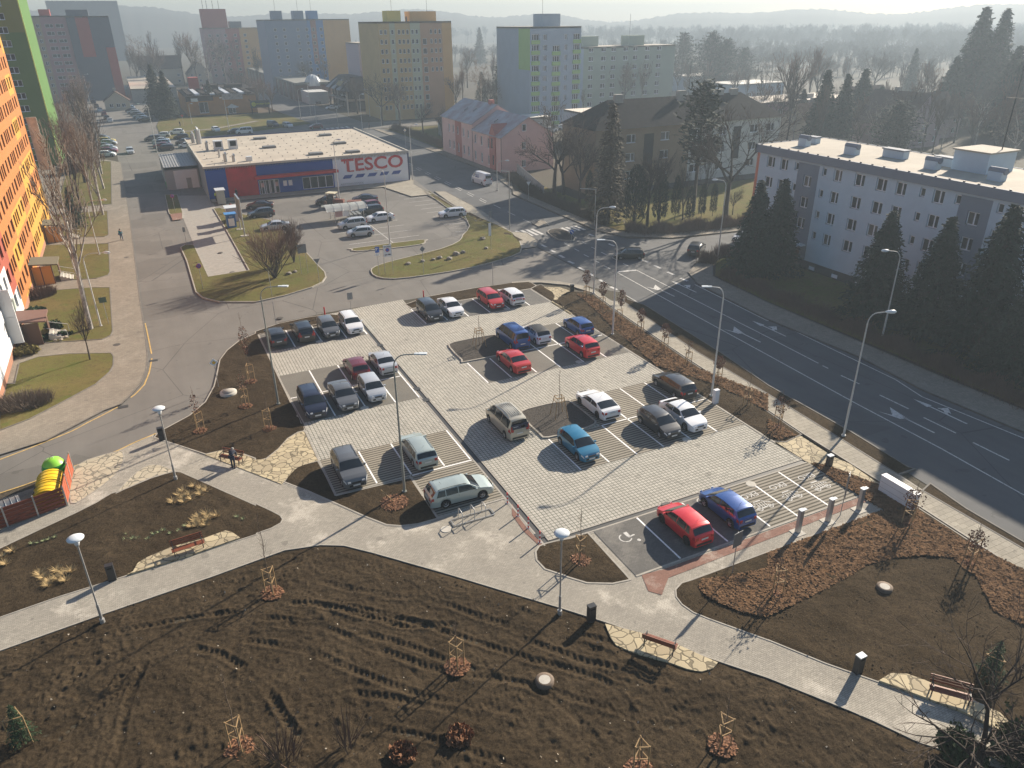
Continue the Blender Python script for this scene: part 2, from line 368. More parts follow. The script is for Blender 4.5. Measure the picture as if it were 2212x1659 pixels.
# ------------------------------------------------------------------ roads
ROADL = '01:1090,0 1130,250 1180,650 1215,930 1240,1080 1265,1250 1285,1440 1270,1550 1225,1659;02:1130,110 1050,185 900,240 700,345 400,500 0,625'
ROADR = '02:0,945 360,820 640,715 1020,580 1330,440 1365,415 1640,270 1780,150 1850,20;01:1870,1600 1900,1450 1960,1370 2060,1290 2212,1220;11:200,1130 440,1080 640,1040 860,1000 1330,930 1480,905 1900,830;21:0,785 200,770 400,780 600,810'
# street alongside the blocks, shop car park and junction as one asphalt sheet
A = pts(ROADR); B = pts(ROADL)
road1 = [GW(-700, 1290)]+A+[(30.8, 37.5), (30.8, 60), (42, 60), (30.7, 72), (31, 105), (33, 125), (33, 185), (31, 260), (-10, 262), (-12, 440), (-35, 440), (-34, 300), (-23, 190)]+B+[GW(-700, 1010)]
road1 = [p for p in road1]
sheet('road', road1, .02, mAsphalt)
main = pts('d:2700,1659;32:2212,1400 1200,765 700,435 0,25;21:1800,1400 1140,985 970,885')+[(31, 38), (31, 105), (33, 125), (32.5, 200), (28, 440), (44, 440), (49.5, 230), (49.6, 205)]+pts('10:1350,1180 2212,1560')+[(43.3, 94), (43.2, 75), (43.1, 64.7)]+[(45, 58), (50.9, 54.4), (62.8, 53), (90, 51.5), (90, 45.5), (60, 47), (52, 46.2), (46.5, 43.8)]+pts('21:1520,700 1600,800 2212,1110;31:800,1440;32:1330,60 2212,430;d:2700,1100')
sheet('road', main, .026, mAsphaltD)
sheet('road', [(-100, 186), (-12, 186), (-12, 178), (33, 176), (33, 200), (52, 200), (90, 198), (150, 196), (150, 206), (90, 207), (50, 217), (44, 219), (30, 216), (10, 205), (-12, 200), (-100, 198)], .031, mAsphalt)
# pavements
KW = B
sheet('pavement', [GW(-700, 1010)]+KW[::-1]+[(-22, 170), (-25, 176), (-42, 176), (-62, 100), (-62, 40)], .13, mSideOld, .12, mKerbD, .15, .01)
strip('yellow line', [smooth(pts('01:1255,1135 1280,1250 1310,1400;02:0,0') [:3], 3, False)], .034, .12, mYellow)
strip('yellow line', [smooth(pts('02:1255,0 1180,80 1130,120'), 3, False), smooth(pts('02:1020,200 900,265 760,335 620,410 400,500 200,580 0,655'), 3, False), smooth(pts('02:1350,430 1180,500 1000,585 800,660 640,712'), 3, False), smooth(pts('02:350,825 200,880 0,945'), 3, False), smooth(pts('01:1312,1440 1290,1560 1250,1659'), 3, False)], .034, .13, mYellow)
# lawns left of the street
def lawn(s, kb=mKerbD, z=.16, sp=.8, mat=mGrass, amp=.10, kw=.1, sm=True):
    P = pts(s, z); P = smooth(P, 3) if sm else P
    return patch('grass', P, sp, mat, z, amp, kb, kw=kw, kz=.02)
lawn('02:0,395 250,300 560,140 820,0;01:940,1555 972,1500 975,1420 955,1392 600,1398 330,1425 170,1480 130,1659;02:60,0 0,300', sm=False)
lawn('01:945,825 955,1000 968,1200 950,1240 880,1270 400,1300 300,1260 240,960 300,850 460,850 800,825', sm=False)
lawn('01:935,445 945,690 930,715 830,745 480,765 330,560 380,460', sm=False)
lawn('01:925,165 935,370 900,385 560,390 430,200 880,165', sm=False)
P = [(-24.2, 121), (-24.2, 172), (-26, 174), (-33, 174), (-33, 121)]; patch('grass', P, 1.2, mGrass, .16, .1, mKerbD)
# island with the big shrub
IS1 = '01:1568,485 1600,465 1670,465 1680,480 1800,742 2160,685 1960,330 1850,150 1900,145 2100,200;11:130,250 300,400 440,540 530,640 590,700 600,740 570,785 480,830 250,900 0,955;01:1900,955 1760,920 1700,870 1620,600'
patch('grass', pts(IS1), .6, mGrass, .15, .10, mKerb, kz=.02, kw=.14)
sheet('road', pts('01:1568,190 1680,470 1800,742 2160,685 1960,330 1810,30 1530,30', .05), .04, mConc)
patch('grass', pts('01:1430,30 1465,185 1510,245 1575,235 1575,180 1530,30'), .6, mGrass, .14, .05, mKerb, kz=.02)
sheet('pavement', pts('01:1470,190 1492,245 1575,235 1570,180', .17), .19, mRed)
patch('grass', smooth(pts('11:1000,690 1050,738 1200,755 1500,720 1860,658 2212,560;21:80,490 0,360;11:1960,240 1800,190 1850,300 1790,380 1760,430 1600,500 1200,600 1040,650'), 2), .6, mGrass, .15, .10, mKerb, kz=.02, kw=.14)
patch('grass', smooth(pts('11:840,500 870,515 1160,490 1430,455 1450,430 1420,420 870,490'), 2), .5, mGrass, .12, .05, mKerb, kz=.02, kw=.2)
patch('grass', pts('11:1460,0 1640,130 1960,340 2010,335 1800,190 1500,0'), .8, mGrass, .13, .05, mKerb)
# pavement between the shop car park and main road; grass verge
sheet('pavement', pts('11:2010,335 2080,450;21:0,495 80,500 215,480 225,460 215,420 130,360;11:2212,350 1960,170 1640,0 1540,0 1800,190'), .15, mSide, .12, mKerbD)
sheet('pavement', [(26, 101), (30.3, 101), (30.4, 112), (31.8, 116), (31.8, 160), (30.6, 160), (30.5, 116.3), (-7.8, 116.3), (-7.8, 113.2), (24, 112)], .16, mSide, .12, mKerbD)
patch('grass', [(29.3, 86), (30.4, 86), (30.4, 98), (29.9, 106), (29.2, 100)], .6, mDirt2, .13, .04, mKerbD)
patch('grass', [(29.6, 64), (30.6, 64), (30.6, 84), (29.8, 84)], .6, mDirt2, .17, .03)
# right-hand strips beside the new lot: brick sidewalk, verge
SWo = '21:0,795 250,790 480,812 600,850 700,880 900,1030 1500,1440;32:0,240 280,430 1290,1065 2212,1659;d:2500,1390'
SWi = 'd:2500,1340;32:2212,1440 1340,935 1120,790 640,490 0,95;21:1600,1390 1140,1075 975,960 860,950 720,860 600,815 400,780 200,772 0,785'
sheet('pavement', pts(SWo)+pts(SWi), .14, mSide, .13, mKerb, .12, .01)
patch('grass', pts('21:975,960 1140,1075 1600,1390;32:0,95 640,490 900,655 1120,790 1250,745 1200,730 700,420 0,25;21:1800,1400 1140,985 970,930'), .7, mDirt2, .13, .06, mKerbD)
patch('grass', pts('32:1340,935 2212,1440;d:2500,1345 2500,1300;32:2212,1390 1700,1090 1400,880'), .7, mDirt2, .13, .06, mKerbD)
# far side of the main road: pavement with lawn behind
fo = '21:1520,700 1600,800 2212,1110;31:800,1440;32:1330,60 2212,430;d:2700,1100'
sheet('pavement', pts(fo)+[(44.5, -40), (43.3, 5), (43.4, 27), (44.2, 37.5), (48.8, 43.2), (60, 44.9), (90, 44), (90, 45.2), (60, 46.6), (52, 45.9), (46.5, 43.4)], .14, mSideOld, .13, mKerbD)
patch('grass', [(44.6, 37.6), (49.2, 43.0), (60, 44.6), (90, 43.8), (90, -30), (44.3, -30), (43.6, 27)], 1.5, mGrass, .15, .15)
sheet('pavement', [(43.3, 64.7), (44.8, 59), (50.9, 54.9), (62.8, 53.4), (90, 52.2), (90, 54.2), (64, 55.5), (52.5, 57), (46, 62), (45.5, 70), (45.5, 98), (49, 116), (51, 116), (51, 178), (49, 198), (47.5, 198), (49.2, 106.5), (43.6, 94)], .14, mSideOld, .13, mKerbD)
patch('grass', [(45.8, 70), (46.3, 62.5), (52.6, 57.4), (64, 55.9), (110, 54), (110, 84), (52, 84), (52, 100), (47, 100)], 2, mGrass, .15, .2)
patch('grass', [(51.5, 151), (51.5, 196), (95, 196), (95, 180), (75, 150)], 2.5, mGrass, .15, .25)
patch('grass', [(-11, 206), (10, 209), (29, 219), (34, 222), (31, 262), (-9, 262), (-11, 240)], 2.5, mGrass, .13, .1)
sheet('pavement', [(-11, 218), (5, 222), (20, 236), (19, 238), (4, 224), (-11, 220)], .25, mSideOld)
patch('grass', [(33.5, 180), (45.5, 181), (46.5, 196), (33, 195)], 2, mGrass, .1, .03, mKerb) if 0 else None
patch('grass', [(31.5, 226), (28, 440), (20, 440), (30, 258)], 3, mDirt2, .14, .05)
# kerbed traffic islands on the junction
patch('grass', smooth(pts('21:315,360 400,415 500,425 535,415 530,390 480,350 400,325 330,335'), 2), .5, mGravel, .16, .02, mKerb, kz=.03)
sheet('pavement', pts('21:172,275 232,308 320,290 290,262 230,245'), .15, mSideOld, .13, mKerb)
# ------------------------------------------------------------------ the new car park
Zl = .13
sheet('pavement', [(-10.55, 11), (-5.2, 11), (-5.2, 5.4), (-.18, 5.4), (-.18, 46.6), (-2.4, 46.5), (-2.4, 44), (-10.55, 44)], Zl, mLot, .12)
sheet('pavement', [(.18, -.0), (21.45, 0), (21.45, 43.8), (6.2, 43.8), (6.4, 47.3), (.18, 46.9)], Zl+.001, mLot, .12)
sheet('pavement', [(-.18, 5.4), (-.18, 46.6), (.18, 46.9), (.18, -.15), (21.6, -.15), (21.6, 0.0), (.18, .0), (0.18, -.4), (-.18, -.4)][::-1], Zl-.012, mKerb) if 0 else None
b = MB(); b.box(-.3, -.35, 0, -.18, 44, Zl+.012); b.box(.18, 0, 0, .3, 44, Zl+.012); b.box(-.18, -.35, 0, .18, 46.5, Zl-.03, 1); b.box(.3, -.02, 0, 21.5, .08, Zl+.012); b.box(.18, -.35, 0, 21.6, -.02, Zl-.028, 1); b.box(.3, -.47, 0, 21.6, -.35, Zl+.012)
struct(b.build('drain_channel', [mKerb, mDrain]))
b = MB()
for (x, y) in ((0, 35.2), (0, 24.1), (0, 21.7), (9.1, -.18), (-.05, .7)): b.cbox(x, y, Zl+.004, .55, .55, .03)
struct(b.build('drain_grate', [mDrain]))
BAY = [((-10.45, 38.6, -.3, 43.75), mDis), ((-10.45, 22.35, -.3, 32.4), mBayF), ((-10.45, 11.05, -.3, 16.0), mBay), ((-5.1, 5.5, -.3, 10.9), mBay),
       ((6.2, 38.6, 21.3, 43.75), mDis), ((11.5, 27.2, 21.3, 32.4), mBayF), ((6.1, 22.3, 21.3, 27.2), mBayF), ((10.9, 11.1, 21.35, 16.05), mBay), ((6.1, 6.05, 21.35, 11.1), mBay),
       ((3.2, -5.15, 10.15, -.47), mDis), ((10.15, -5.15, 13.6, -.47), mDis), ((13.6, -5.15, 21.5, -.47), mBay)]
for i, ((x0, y0, x1, y1), mt) in enumerate(BAY): sheet('parking_bay', [(x0, y0), (x1, y0), (x1, y1), (x0, y1)], Zl+.008+.0004*i, mt)
LN = []
def vl(xs, y0, y1): LN.extend([[(x, y0), (x, y1)] for x in xs])
vl((-7.75, -5.03, -2.5, -.35), 38.65, 43.7); vl((-7.72, -5.05, -2.5, -.38), 22.4, 32.35); vl((-7.55, -5.0, -2.45, -.4), 11.1, 15.95)
vl((6.2, 8.65, 11.15, 13.75, 16.2, 18.75), 38.65, 43.7); vl((13.6, 16.15, 18.65), 22.35, 32.4); vl((8.5, 11.08), 22.35, 27.2); vl((6.15,), 22.35, 27.2)
vl((13.5, 16.05, 18.65), 6.1, 16.0); vl((6.2, 8.6, 11.05), 6.1, 11.05); vl((6.5, 10.15, 13.6, 16.0, 18.7), -5.1, -.5)
LN += [[(-10.4, 27.3), (-.4, 27.3)], [(11.6, 27.3), (21.3, 27.3)], [(11.1, 11.05), (14.6, 11.05)], [(19.6, 11), (21.3, 11)], [(-5, 10.92), (-.35, 10.92)], [(16.2, 11.02), (19, 11.02)]]
strip('parking_line', LN, Zl+.016, .12, mLineB)
b = MB(); b.box(-10.6, 5.3, 0, -10.45, 44, Zl+.02) if 0 else None
for q in ((-10.62, 11.0, -10.47, 44.), (-10.62, 10.9, -5.1, 11.03), (-5.25, 5.4, -5.1, 10.9), (-5.25, 5.3, -.3, 5.43), (21.4, .0, 21.55, 43.9), (6.2, 43.75, 21.5, 43.88), (-10.6, 43.8, -2.4, 43.93), (3.2, -5.3, 21.5, -5.16)): b.box(q[0], q[1], 0, q[2], q[3], Zl+.022)
struct(b.build('kerb', [mKerb]))
# square seams of pale concrete around manholes in the bays
b = MB()
for k, x, y in (('12', 938, 208), ('11', 548, 1293), ('21', 580, 1468), ('22', 1512, 482), ('22', 2065, 865), ('11', 2165, 1010), ('12', 1640, 1255)):
    q = GW(*T(k, x, y), Zl); b.lathe([(0, Zl+.022), (.33, Zl+.022), (.36, Zl+.01)], *q, 20, 0, False)
struct(b.build('manhole_cover', [mConcL]))
# ------------------------------------------------------------------ paths
PATH = '02:0,1275 360,1050 640,715 1020,580 1330,440 1320,460 2212,780;12:0,780 250,862 450,930 700,1040 950,1150 1130,1222 1250,1232 1400,1215 1560,1165 2150,990;22:0,1010 290,1385'
P = pts(PATH, .1)[:-2]+[(-.3, 5.35), (-.3, -.3), (3.1, -.5), (21.55, -5.1), (21.8, -6.95)]
P += pts('22:1700,1655;23:1560,40 1470,65 1420,120 1425,180 1475,245 1570,315 1700,370 2212,555;33:0,550 500,755 950,915 1080,840 1200,850 1500,960 1900,1130 2212,1370;d:2400,1640 2400,1800;33:2000,1659 1300,1440 900,1250 700,1165 0,885;23:1780,740 800,400 420,280 0,155;13:1700,0;12:1180,1510 1000,1460 760,1400 560,1395 250,1440 0,1530;02:1860,1659;03:860,345 0,650;d:-300,1470 -300,1240', .1)
sheet('path', P, .12, mPath, .1, mKerb, .09, .012)
# soil island between the two paths (bench and dry grasses)
patch('soil', pts('02:0,1425 350,1260 650,1120 830,1030 960,950 1050,925 1300,820 1490,760 1560,765 2212,1055;12:0,1040 130,1100 205,1140 225,1170 210,1200 130,1245 0,1290;02:2212,1300 1640,1480 1090,1655;03:500,180 0,355;d:-300,1355 -300,1300', .12), .17, mDirt, .13, .11, mKerb, fade=.4, kz=.015, kw=.08)
# soil between street and lot (staked trees)
patch('soil', pts('02:1340,460 1370,420 1640,275 1780,155 1855,20;01:1875,1600 1905,1450 1965,1370 2065,1290 2212,1222;11:0,1206 200,1138 440,1086 640,1058;11:750,1068 765,1105 640,1150 235,1198 15,1240;12:220,0 410,345 430,400 360,415 270,470 190,560 90,640 0,665;02:2212,640 2100,600 1950,565 1780,603', .12), .2, mDirt, .135, .12, mKerb, fade=.4, kz=.01)
patch('soil', pts('12:250,845 310,760 380,710 530,670 690,970 1340,815 1460,985 1560,1160 1400,1205 1250,1222 1130,1212 950,1142 700,1030 450,920', .12), .17, mDirt, .135, .13, mKerb, fade=.4, kz=.01)
patch('soil', pts('22:290,1385 450,1345 600,1305 650,1290 985,1659;23:1010,30 870,60 650,55 470,0;22:470,1655 290,1595 220,1520 212,1450 240,1405', .12), .15, mDirt, .135, .12, mKerb, fade=.4, kz=.01)
patch('soil', smooth([(6.3, 27.5), (11.2, 27.5), (11.35, 28), (11.35, 31.7), (10.8, 32.3), (6.9, 32.3), (6.1, 31.4), (6., 28)], 2), .25, mGravel, .2, .05, mKerb, kz=.04, kw=.15)
patch('soil', smooth([(6.3, 11.3), (8.9, 11.2), (10.6, 11.5), (10.85, 12.4), (10.8, 15.4), (10.3, 16), (7, 16.1), (6.1, 15.3), (6., 12)], 2), .25, mGravel, .2, .05, mKerb, kz=.04, kw=.15)
patch('soil', pts('11:1480,915 1900,838 2212,795;21:0,795 150,785;d:1156,612')[:-1]+[(22.6, 44.6), (21.6, 43.95), (6.4, 43.95), (6.2, 45.5)], .4, mDirt, .14, .12, mKerb, fade=.4, kz=.01)
# soil right of the lot
RB = '21:180,845 160,790 480,815 600,852 700,885 900,1035 1500,1445;32:0,245 280,435 150,500 40,490'
patch('soil', [(21.6, 43.9)]+pts('21:250,800 360,870 370,930 480,860 600,860 700,885 900,1035 1500,1445;32:0,245 280,435 150,497 20,490', .12)+[(21.6, 8.5)], .25, mDirt, .135, .13, mKerbD, fade=.4, kz=.01)
RIGHT = pts('32:360,690 400,670 520,700 700,770 950,860 1290,1070 2212,1665;d:2420,1410 2420,1660 2400,1640;33:2212,1370 1900,1130 1500,960 1200,850 1080,840 950,910 500,752 0,548;23:2212,550 1700,365 1570,312 1475,245 1425,180 1420,120 1470,65 1560,38;32:0,1455 1000,1090 785,970', .12)
patch('soil', RIGHT, .2, mDirt2, .135, .12, mKerb, fade=.4, kz=.01, kw=.08)
# flagstones
FL = ['02:1025,578 1070,610 1075,650 1040,740 950,830 800,940 610,1030 640,715', '02:1000,945 1100,830 1220,730 1300,695 1400,700 1500,745 1480,765 1300,815 1060,920']
for s in FL: sheet('path', smooth(pts(s, .13), 3), .139, mFlagP, .1, mKerb, .08, .004)
for s in ('12:220,860 0,775;02:1990,690 1770,605 1860,580 1950,562 2100,600 2212,650;12:90,640 190,560 270,470 360,415 412,402 425,420 535,655 420,690 350,720 300,770', '21:270,815 420,822 500,850 480,900 530,950 540,1020 510,1060 340,950 370,900 350,860',
          '32:50,500 160,500 280,440 420,530 560,620 720,690 950,850 860,840 640,740 520,700 400,668 365,685', '23:805,405 1120,485 1440,590 1780,740 1740,790 1640,818 1540,805 1360,740 1050,655 900,590 850,520',
          '02:1095,1650 1150,1620 1190,1550 1270,1500 1480,1410 1750,1340 1950,1268 2010,1285 2075,1330 1640,1480', '33:960,905 1060,842 1200,848 1350,900 1800,1100 2000,1180 2150,1330 2250,1450 2100,1400 1700,1180 1300,1030'):
    sheet('path', pts(s, .2), .235 if s[:7] in ('02:1095', '33:960,') else .152, mFlag, .15)
# red tactile strip and worn stripes
sheet('path', pts('22:0,1030 60,1150 140,1260 255,1370 285,1400 230,1390 100,1270 0,1130', .14), .136, mRed)
sheet('path', [(9.6, -6.1), (21.6, -5.9), (21.6, -5.35), (4.8, -5.45), (4.8, -6.2)], .137, mRed)
sheet('path', [(3.6, -7.2), (4.8, -6.2), (4.8, -5.4), (3.55, -5.3), (3.1, -6.6)], .1375, mRed)
# markings on the main road
def L(s): return pts(s, .03)
strip('road_marking', [L('21:910,695 1470,1005 2212,1410;32:755,165 1500,560 2212,960'), L('21:1075,675 2212,1255;31:435,1480'), L('21:970,885 1140,985 1900,1500')], .036, .13, mLine)
strip('road_marking', [L('21:1580,800 2212,1115;31:0,1090 1100,1620;32:1330,110 2212,470')], .036, .13, mLine)
strip('road_marking', [L('21:915,690 1075,675')], .036, .45, mLine)
D = '21:1115,585 1180,608;21:1230,635 1285,660;21:1340,690 1400,715;21:1455,745 1520,770;21:255,455 295,475;21:330,500 375,520;21:485,597 535,618;21:570,650 620,672;21:665,702 710,728;21:755,757 805,785;21:850,818 910,845;21:410,545 450,568'.split(';')
strip('road_marking', [L(s) for s in D], .036, .4, mLine)
D = '21:605,430 640,448;21:685,475 720,492;21:770,520 815,542;21:865,567 900,585;21:960,618 1005,640;21:800,640 850,665;21:710,590 755,612;21:620,540 665,562;21:540,490 580,512;21:450,440 495,465;32:965,95 1215,215;32:1345,290 1625,425;32:1770,505 2085,660;31:470,1500 520,1525;31:630,1585 790,1659'.split(';')
strip('road_marking', [L(s) for s in D], .036, .15, mLine)
strip('road_marking', [L(s) for s in ('21:835,447 885,467', '21:665,363 705,380')], .036, .4, mLine)
for i in range(6):
    x = 32.9+i*.0; strip('road_marking', [[(32.9+i*.82*1.1-.6, 66+.0), (32.9+i*.82*1.1-.6, 69.8)]], .036, .5, mLine) if i < 4 else None
    strip('road_marking', [[(38.6+i*.85, 65.3), (38.6+i*.85, 68.2)]], .036, .5, mLine) if i < 5 else None
    strip('road_marking', [[(34.+i*1.6, 204+.3*i), (34.+i*1.6, 208+.3*i)]], .042, .8, mLine)
strip('road_marking', [[(36.6, 73), (38.5, 200)], [(36.2, 90), (37, 150)]], .036, .13, mLine, (3, 3))
def arrow(x, y, turn):   # lane arrow pointing to +y
    b = MB(); z = .037
    if turn == 0:
        b.poly([(x-.08, y-2.6), (x+.08, y-2.6), (x+.08, y+.2), (x-.08, y+.4)], z); b.poly([(x-.1, y+.1), (x+.08, y-.3), (x+.55, y+2.), (x-.5, y+.9), (x-.25, y+.6)], z)
        b.poly([(x-.45, y+.2), (x+.0, y+.0), (x-.95, y+1.9)], z+.001)
    else:
        b.poly([(x-.08, y-2.6), (x+.08, y-2.6), (x+.08, y+.8), (x-.08, y+.8)], z); b.poly([(x-.3, y+.8), (x+.3, y+.8), (x, y+2.4)], z)
        b.poly([(x+.08, y-.9), (x+.45, y-.5), (x+.45, y-.2), (x+.08, y-.5)], z); b.poly([(x+.4, y-.9), (x+1.1, y-.1), (x+.3, y+.3)], z+.001)
    struct(b.build('road_marking', [mLine]))
arrow(35.4, 36.4, 0); arrow(38.6, 36.4, 1); arrow(34.6, 21.2, 0); arrow(38, 21.2, 1); arrow(33.8, 1, 0); arrow(37.4, .8, 1)
# shop car park markings
LN = []
for i in range(9): LN.append([(24.2, 103-i*3.05), (28.6+.0*i, 103-i*3.05)])
for i in range(7): LN.append([(13.2, 96-i*3.6), (18.1, 96-i*3.6)])
for i in range(4): LN.append([(7.2, 85-i*3.6), (13.2, 85-i*3.6)])
LN += [[(13.2, 98), (13.2, 72)], pts('11:1620,285 1870,265 1670,315 1930,318 1720,345 1945,320 1780,375'), pts('11:1720,345 2000,350')]
strip('parking_line', LN, .036, .13, mLine)
strip('parking_line', [[(i*2.6-30, 188.5), (i*2.6-30, 193)] for i in range(0)] + [[(33, 126+i*4), (36, 127+i*4)] for i in range(6)], .05, .13, mLine)
# wheelchair symbol and "EKO" symbols painted in the bays
def txt(body, size, loc, rz, mat, name='lettering', parent=None, rx=0, ext=.001, sx=1, bold=0, tri=True):
    c = bpy.data.curves.new('t', 'FONT'); c.body = body; c.size = size; c.align_x = 'CENTER'; c.align_y = 'CENTER'; c.extrude = ext; c.offset = bold; c.resolution_u = 3
    o = bpy.data.objects.new('t', c); COL.objects.link(o); bpy.context.view_layer.update()
    me = bpy.data.meshes.new_from_object(o.evaluated_get(bpy.context.evaluated_depsgraph_get())); COL.objects.unlink(o); bpy.data.objects.remove(o)
    me.materials.clear(); me.materials.append(mat)
    o = bpy.data.objects.new(name, me); COL.objects.link(o); o.location = loc; o.rotation_euler = (rx, 0, rz); o.scale = (sx, 1, 1)
    if parent: o.parent = parent
    return o
def ring(b, cx, cy, r, w, z, a0=0, a1=360, n=20):
    for i in range(n):
        t0, t1 = (math.radians(a0+(a1-a0)*k/n) for k in (i, i+1))
        b.add([(cx+rr*math.cos(t), cy+rr*math.sin(t), z) for t, rr in ((t0, r), (t1, r), (t1, r+w), (t0, r+w))], [(0, 1, 2, 3)], 0, False)
b = MB(); zz = Zl+.02; cx, cy_ = 4.75, -1.95
for dx in (0, 6.9):
    x = cx+dx; y = cy_+(1.0 if dx else 0)
    ring(b, x-.1, y, .34, .08, zz, 100, 330); b.lathe([(0, zz), (.12, zz)], x+.55, y-.55, 12, 0, False)
    b.add([(x+.05, y+.5, zz), (x+.3, y+.5, zz), (x+.3, y+.0, zz), (x+.05, y+.05, zz)], [(3, 2, 1, 0)], 0, False); b.add([(x+.1, y+.05, zz), (x+.6, y+.1, zz), (x+.6, y-.02, zz), (x+.1, y-.07, zz)], [(3, 2, 1, 0)], 0, False)
struct(b.build('road_marking', [mLine]))
for k, (x, y) in enumerate(((14.8, -2.35), (17.35, -2.35), (20, -2.35))):
    struct(txt('EKO', .72, (x, y+.55, zz), math.pi, mLine, 'road_marking', bold=0))
    b = MB(); y -= .75
    for s in ([(x-.75, y-.25), (x+.75, y-.25), (x+.75, y+.1), (x+.45, y+.2), (x+.25, y+.5), (x-.35, y+.5), (x-.5, y+.15), (x-.75, y+.1), (x-.75, y-.25)],):
        for a, c in zip(s, s[1:]): b.add([(a[0], a[1]-.04, zz), (c[0]+.03, c[1]-.04, zz), (c[0]+.03, c[1]+.05, zz), (a[0], a[1]+.05, zz)], [(0, 1, 2, 3)], 0, False)
    for q in range(4): b.add([(x-.35+q*.2, y-.2, zz), (x-.29+q*.2, y-.2, zz), (x-.24+q*.2, y+.3, zz), (x-.3+q*.2, y+.3, zz)], [(0, 1, 2, 3)], 0, False)
    for s in (-.45, .45): ring(b, x+s, y-.3, .14, .06, zz)
    struct(b.build('road_marking', [mLine]))
# ------------------------------------------------------------------ foreground heightfield with tyre tracks
def gsig(d, s): return np.exp(-(d/s)**2)
trk = []
for P, w_ in [(pts('13:250,350 700,380 1200,470 1700,640 2212,800;23:400,900 900,1050 1400,1180'), .0), (pts('13:0,480 500,560 1000,760 1500,930 2212,1060;23:300,1200 600,1500'), 0), (pts('13:500,150 1000,260 1500,330 2000,500;23:200,640 700,760 1200,980 1700,1120'), 0),
              (pts('03:1250,790 1150,1000 1080,1250 1020,1500 980,1659'), 1), (pts('03:700,1000 900,850 1100,760'), 0), (pts('03:800,1250 1100,1050 1200,900'), 0), (pts('03:0,900 300,760 600,640 1000,520 1500,400 2000,330'), 1), (pts('13:800,1150 1300,1230 1700,1330 2212,1500'), 0),
              (pts('13:100,1000 300,1300 500,1500 600,1659'), 1), (pts('13:700,300 1100,400 1300,450 1700,430'), 1), (pts('03:1700,640 1900,700 2100,800'), 1), (pts('23:0,400 200,480 500,600 900,700'), 0), (pts('03:400,1659 700,1400 1000,1180 1300,950'), 0), (pts('23:500,1500 1000,1200 1500,1000 2100,900'), 0)]:
    trk.append((np.array(smooth(P, 8, False)), w_))
def hfield(X, Y):
    h = vnoise(X, Y, .35)*.14+vnoise(X, Y, .9)*.08+vnoise(X, Y, 2.3)*.06+vnoise(X, Y, 5)*.05+vnoise(X, Y, 9)*.04+vnoise(X*.35+Y*.5, Y*1.5-X*.35, 1.6)*.09
    h += np.maximum(0, vnoise(X+7, Y, 3.2)-.18)*.3*np.clip(vnoise(X, Y+31, .3)*4+.3, 0, 1)
    for P, kind in trk:
        for off in (-.85, .85) if not kind else (0,):
            D = np.full(X.shape, 1e9); S = np.zeros(X.shape); SG = np.zeros(X.shape); acc = 0
            bb = (X > P[:, 0].min()-2) & (X < P[:, 0].max()+2) & (Y > P[:, 1].min()-2) & (Y < P[:, 1].max()+2)
            x = X[bb]; y = Y[bb]; d_ = np.full(x.shape, 1e9); s_ = np.zeros(x.shape)
            for i in range(len(P)-1):
                a = P[i]; e = P[i+1]-a; Ln = np.hypot(*e)+1e-9; u = e/Ln; tt = np.clip((x-a[0])*u[0]+(y-a[1])*u[1], 0, Ln)
                sd_ = -(x-a[0])*u[1]+(y-a[1])*u[0]-off; ex = (x-a[0])*u[0]+(y-a[1])*u[1]-tt; q = np.hypot(sd_, ex)
                k = q < np.abs(d_); d_[k] = (np.sign(sd_)*q)[k]; s_[k] = (acc+tt)[k]; acc += Ln
            rut = -.05*gsig(d_, .19)+.035*(gsig(d_-.3, .09)+gsig(d_+.3, .09))+.028*gsig(d_, .2)*np.sin((s_+np.abs(d_)*.9)*2*math.pi/.34)
            h[bb] += rut*(1.2 if kind else 1)*np.clip(.75+vnoise(x+off*9, y, .45)*2.4, .12, 1.25)
    return h
FG = pts('d:-380,1500;03:0,655 860,350 1860,5;12:0,1540 250,1450 560,1405 760,1410 1000,1470 1180,1520;13:1700,10;23:0,165 420,290 800,410 860,540 900,605 1050,665 1360,750 1540,815 1640,828 1750,795 1785,750;33:0,895 700,1175 900,1260 1300,1450 2000,1675;d:2500,2000 -500,2100', .05)
x0, y0, x1, y1 = -46, -26.5, 22, 8; sp = .066
gx, gy = np.meshgrid(np.arange(x0, x1, sp), np.arange(y0, y1, sp)); n0, n1 = gx.shape
gx = gx+(rng.random(gx.shape)-.5)*sp*.4; gy = gy+(rng.random(gx.shape)-.5)*sp*.4
ins = inside(FG, gx, gy); Hh_ = np.zeros(gx.shape); Hh_[ins] = hfield(gx[ins], gy[ins])
dd = np.zeros(gx.shape); dd[ins] = edist(FG, gx[ins], gy[ins]); Hh_ = .075+np.clip(dd/.6, 0, 1)*(Hh_+.05); Hh_[~ins] = .03
idx = np.arange(n0*n1).reshape(n0, n1); q = np.stack([idx[:-1, :-1], idx[:-1, 1:], idx[1:, 1:], idx[1:, :-1]], -1).reshape(-1, 4)
keep = ins[:-1, :-1] | ins[1:, 1:] | ins[1:, :-1] | ins[:-1, 1:]; q = q[keep.ravel()]
struct(npmesh('soil', np.stack([gx.ravel(), gy.ravel(), Hh_.ravel()], 1), q, mDirt))
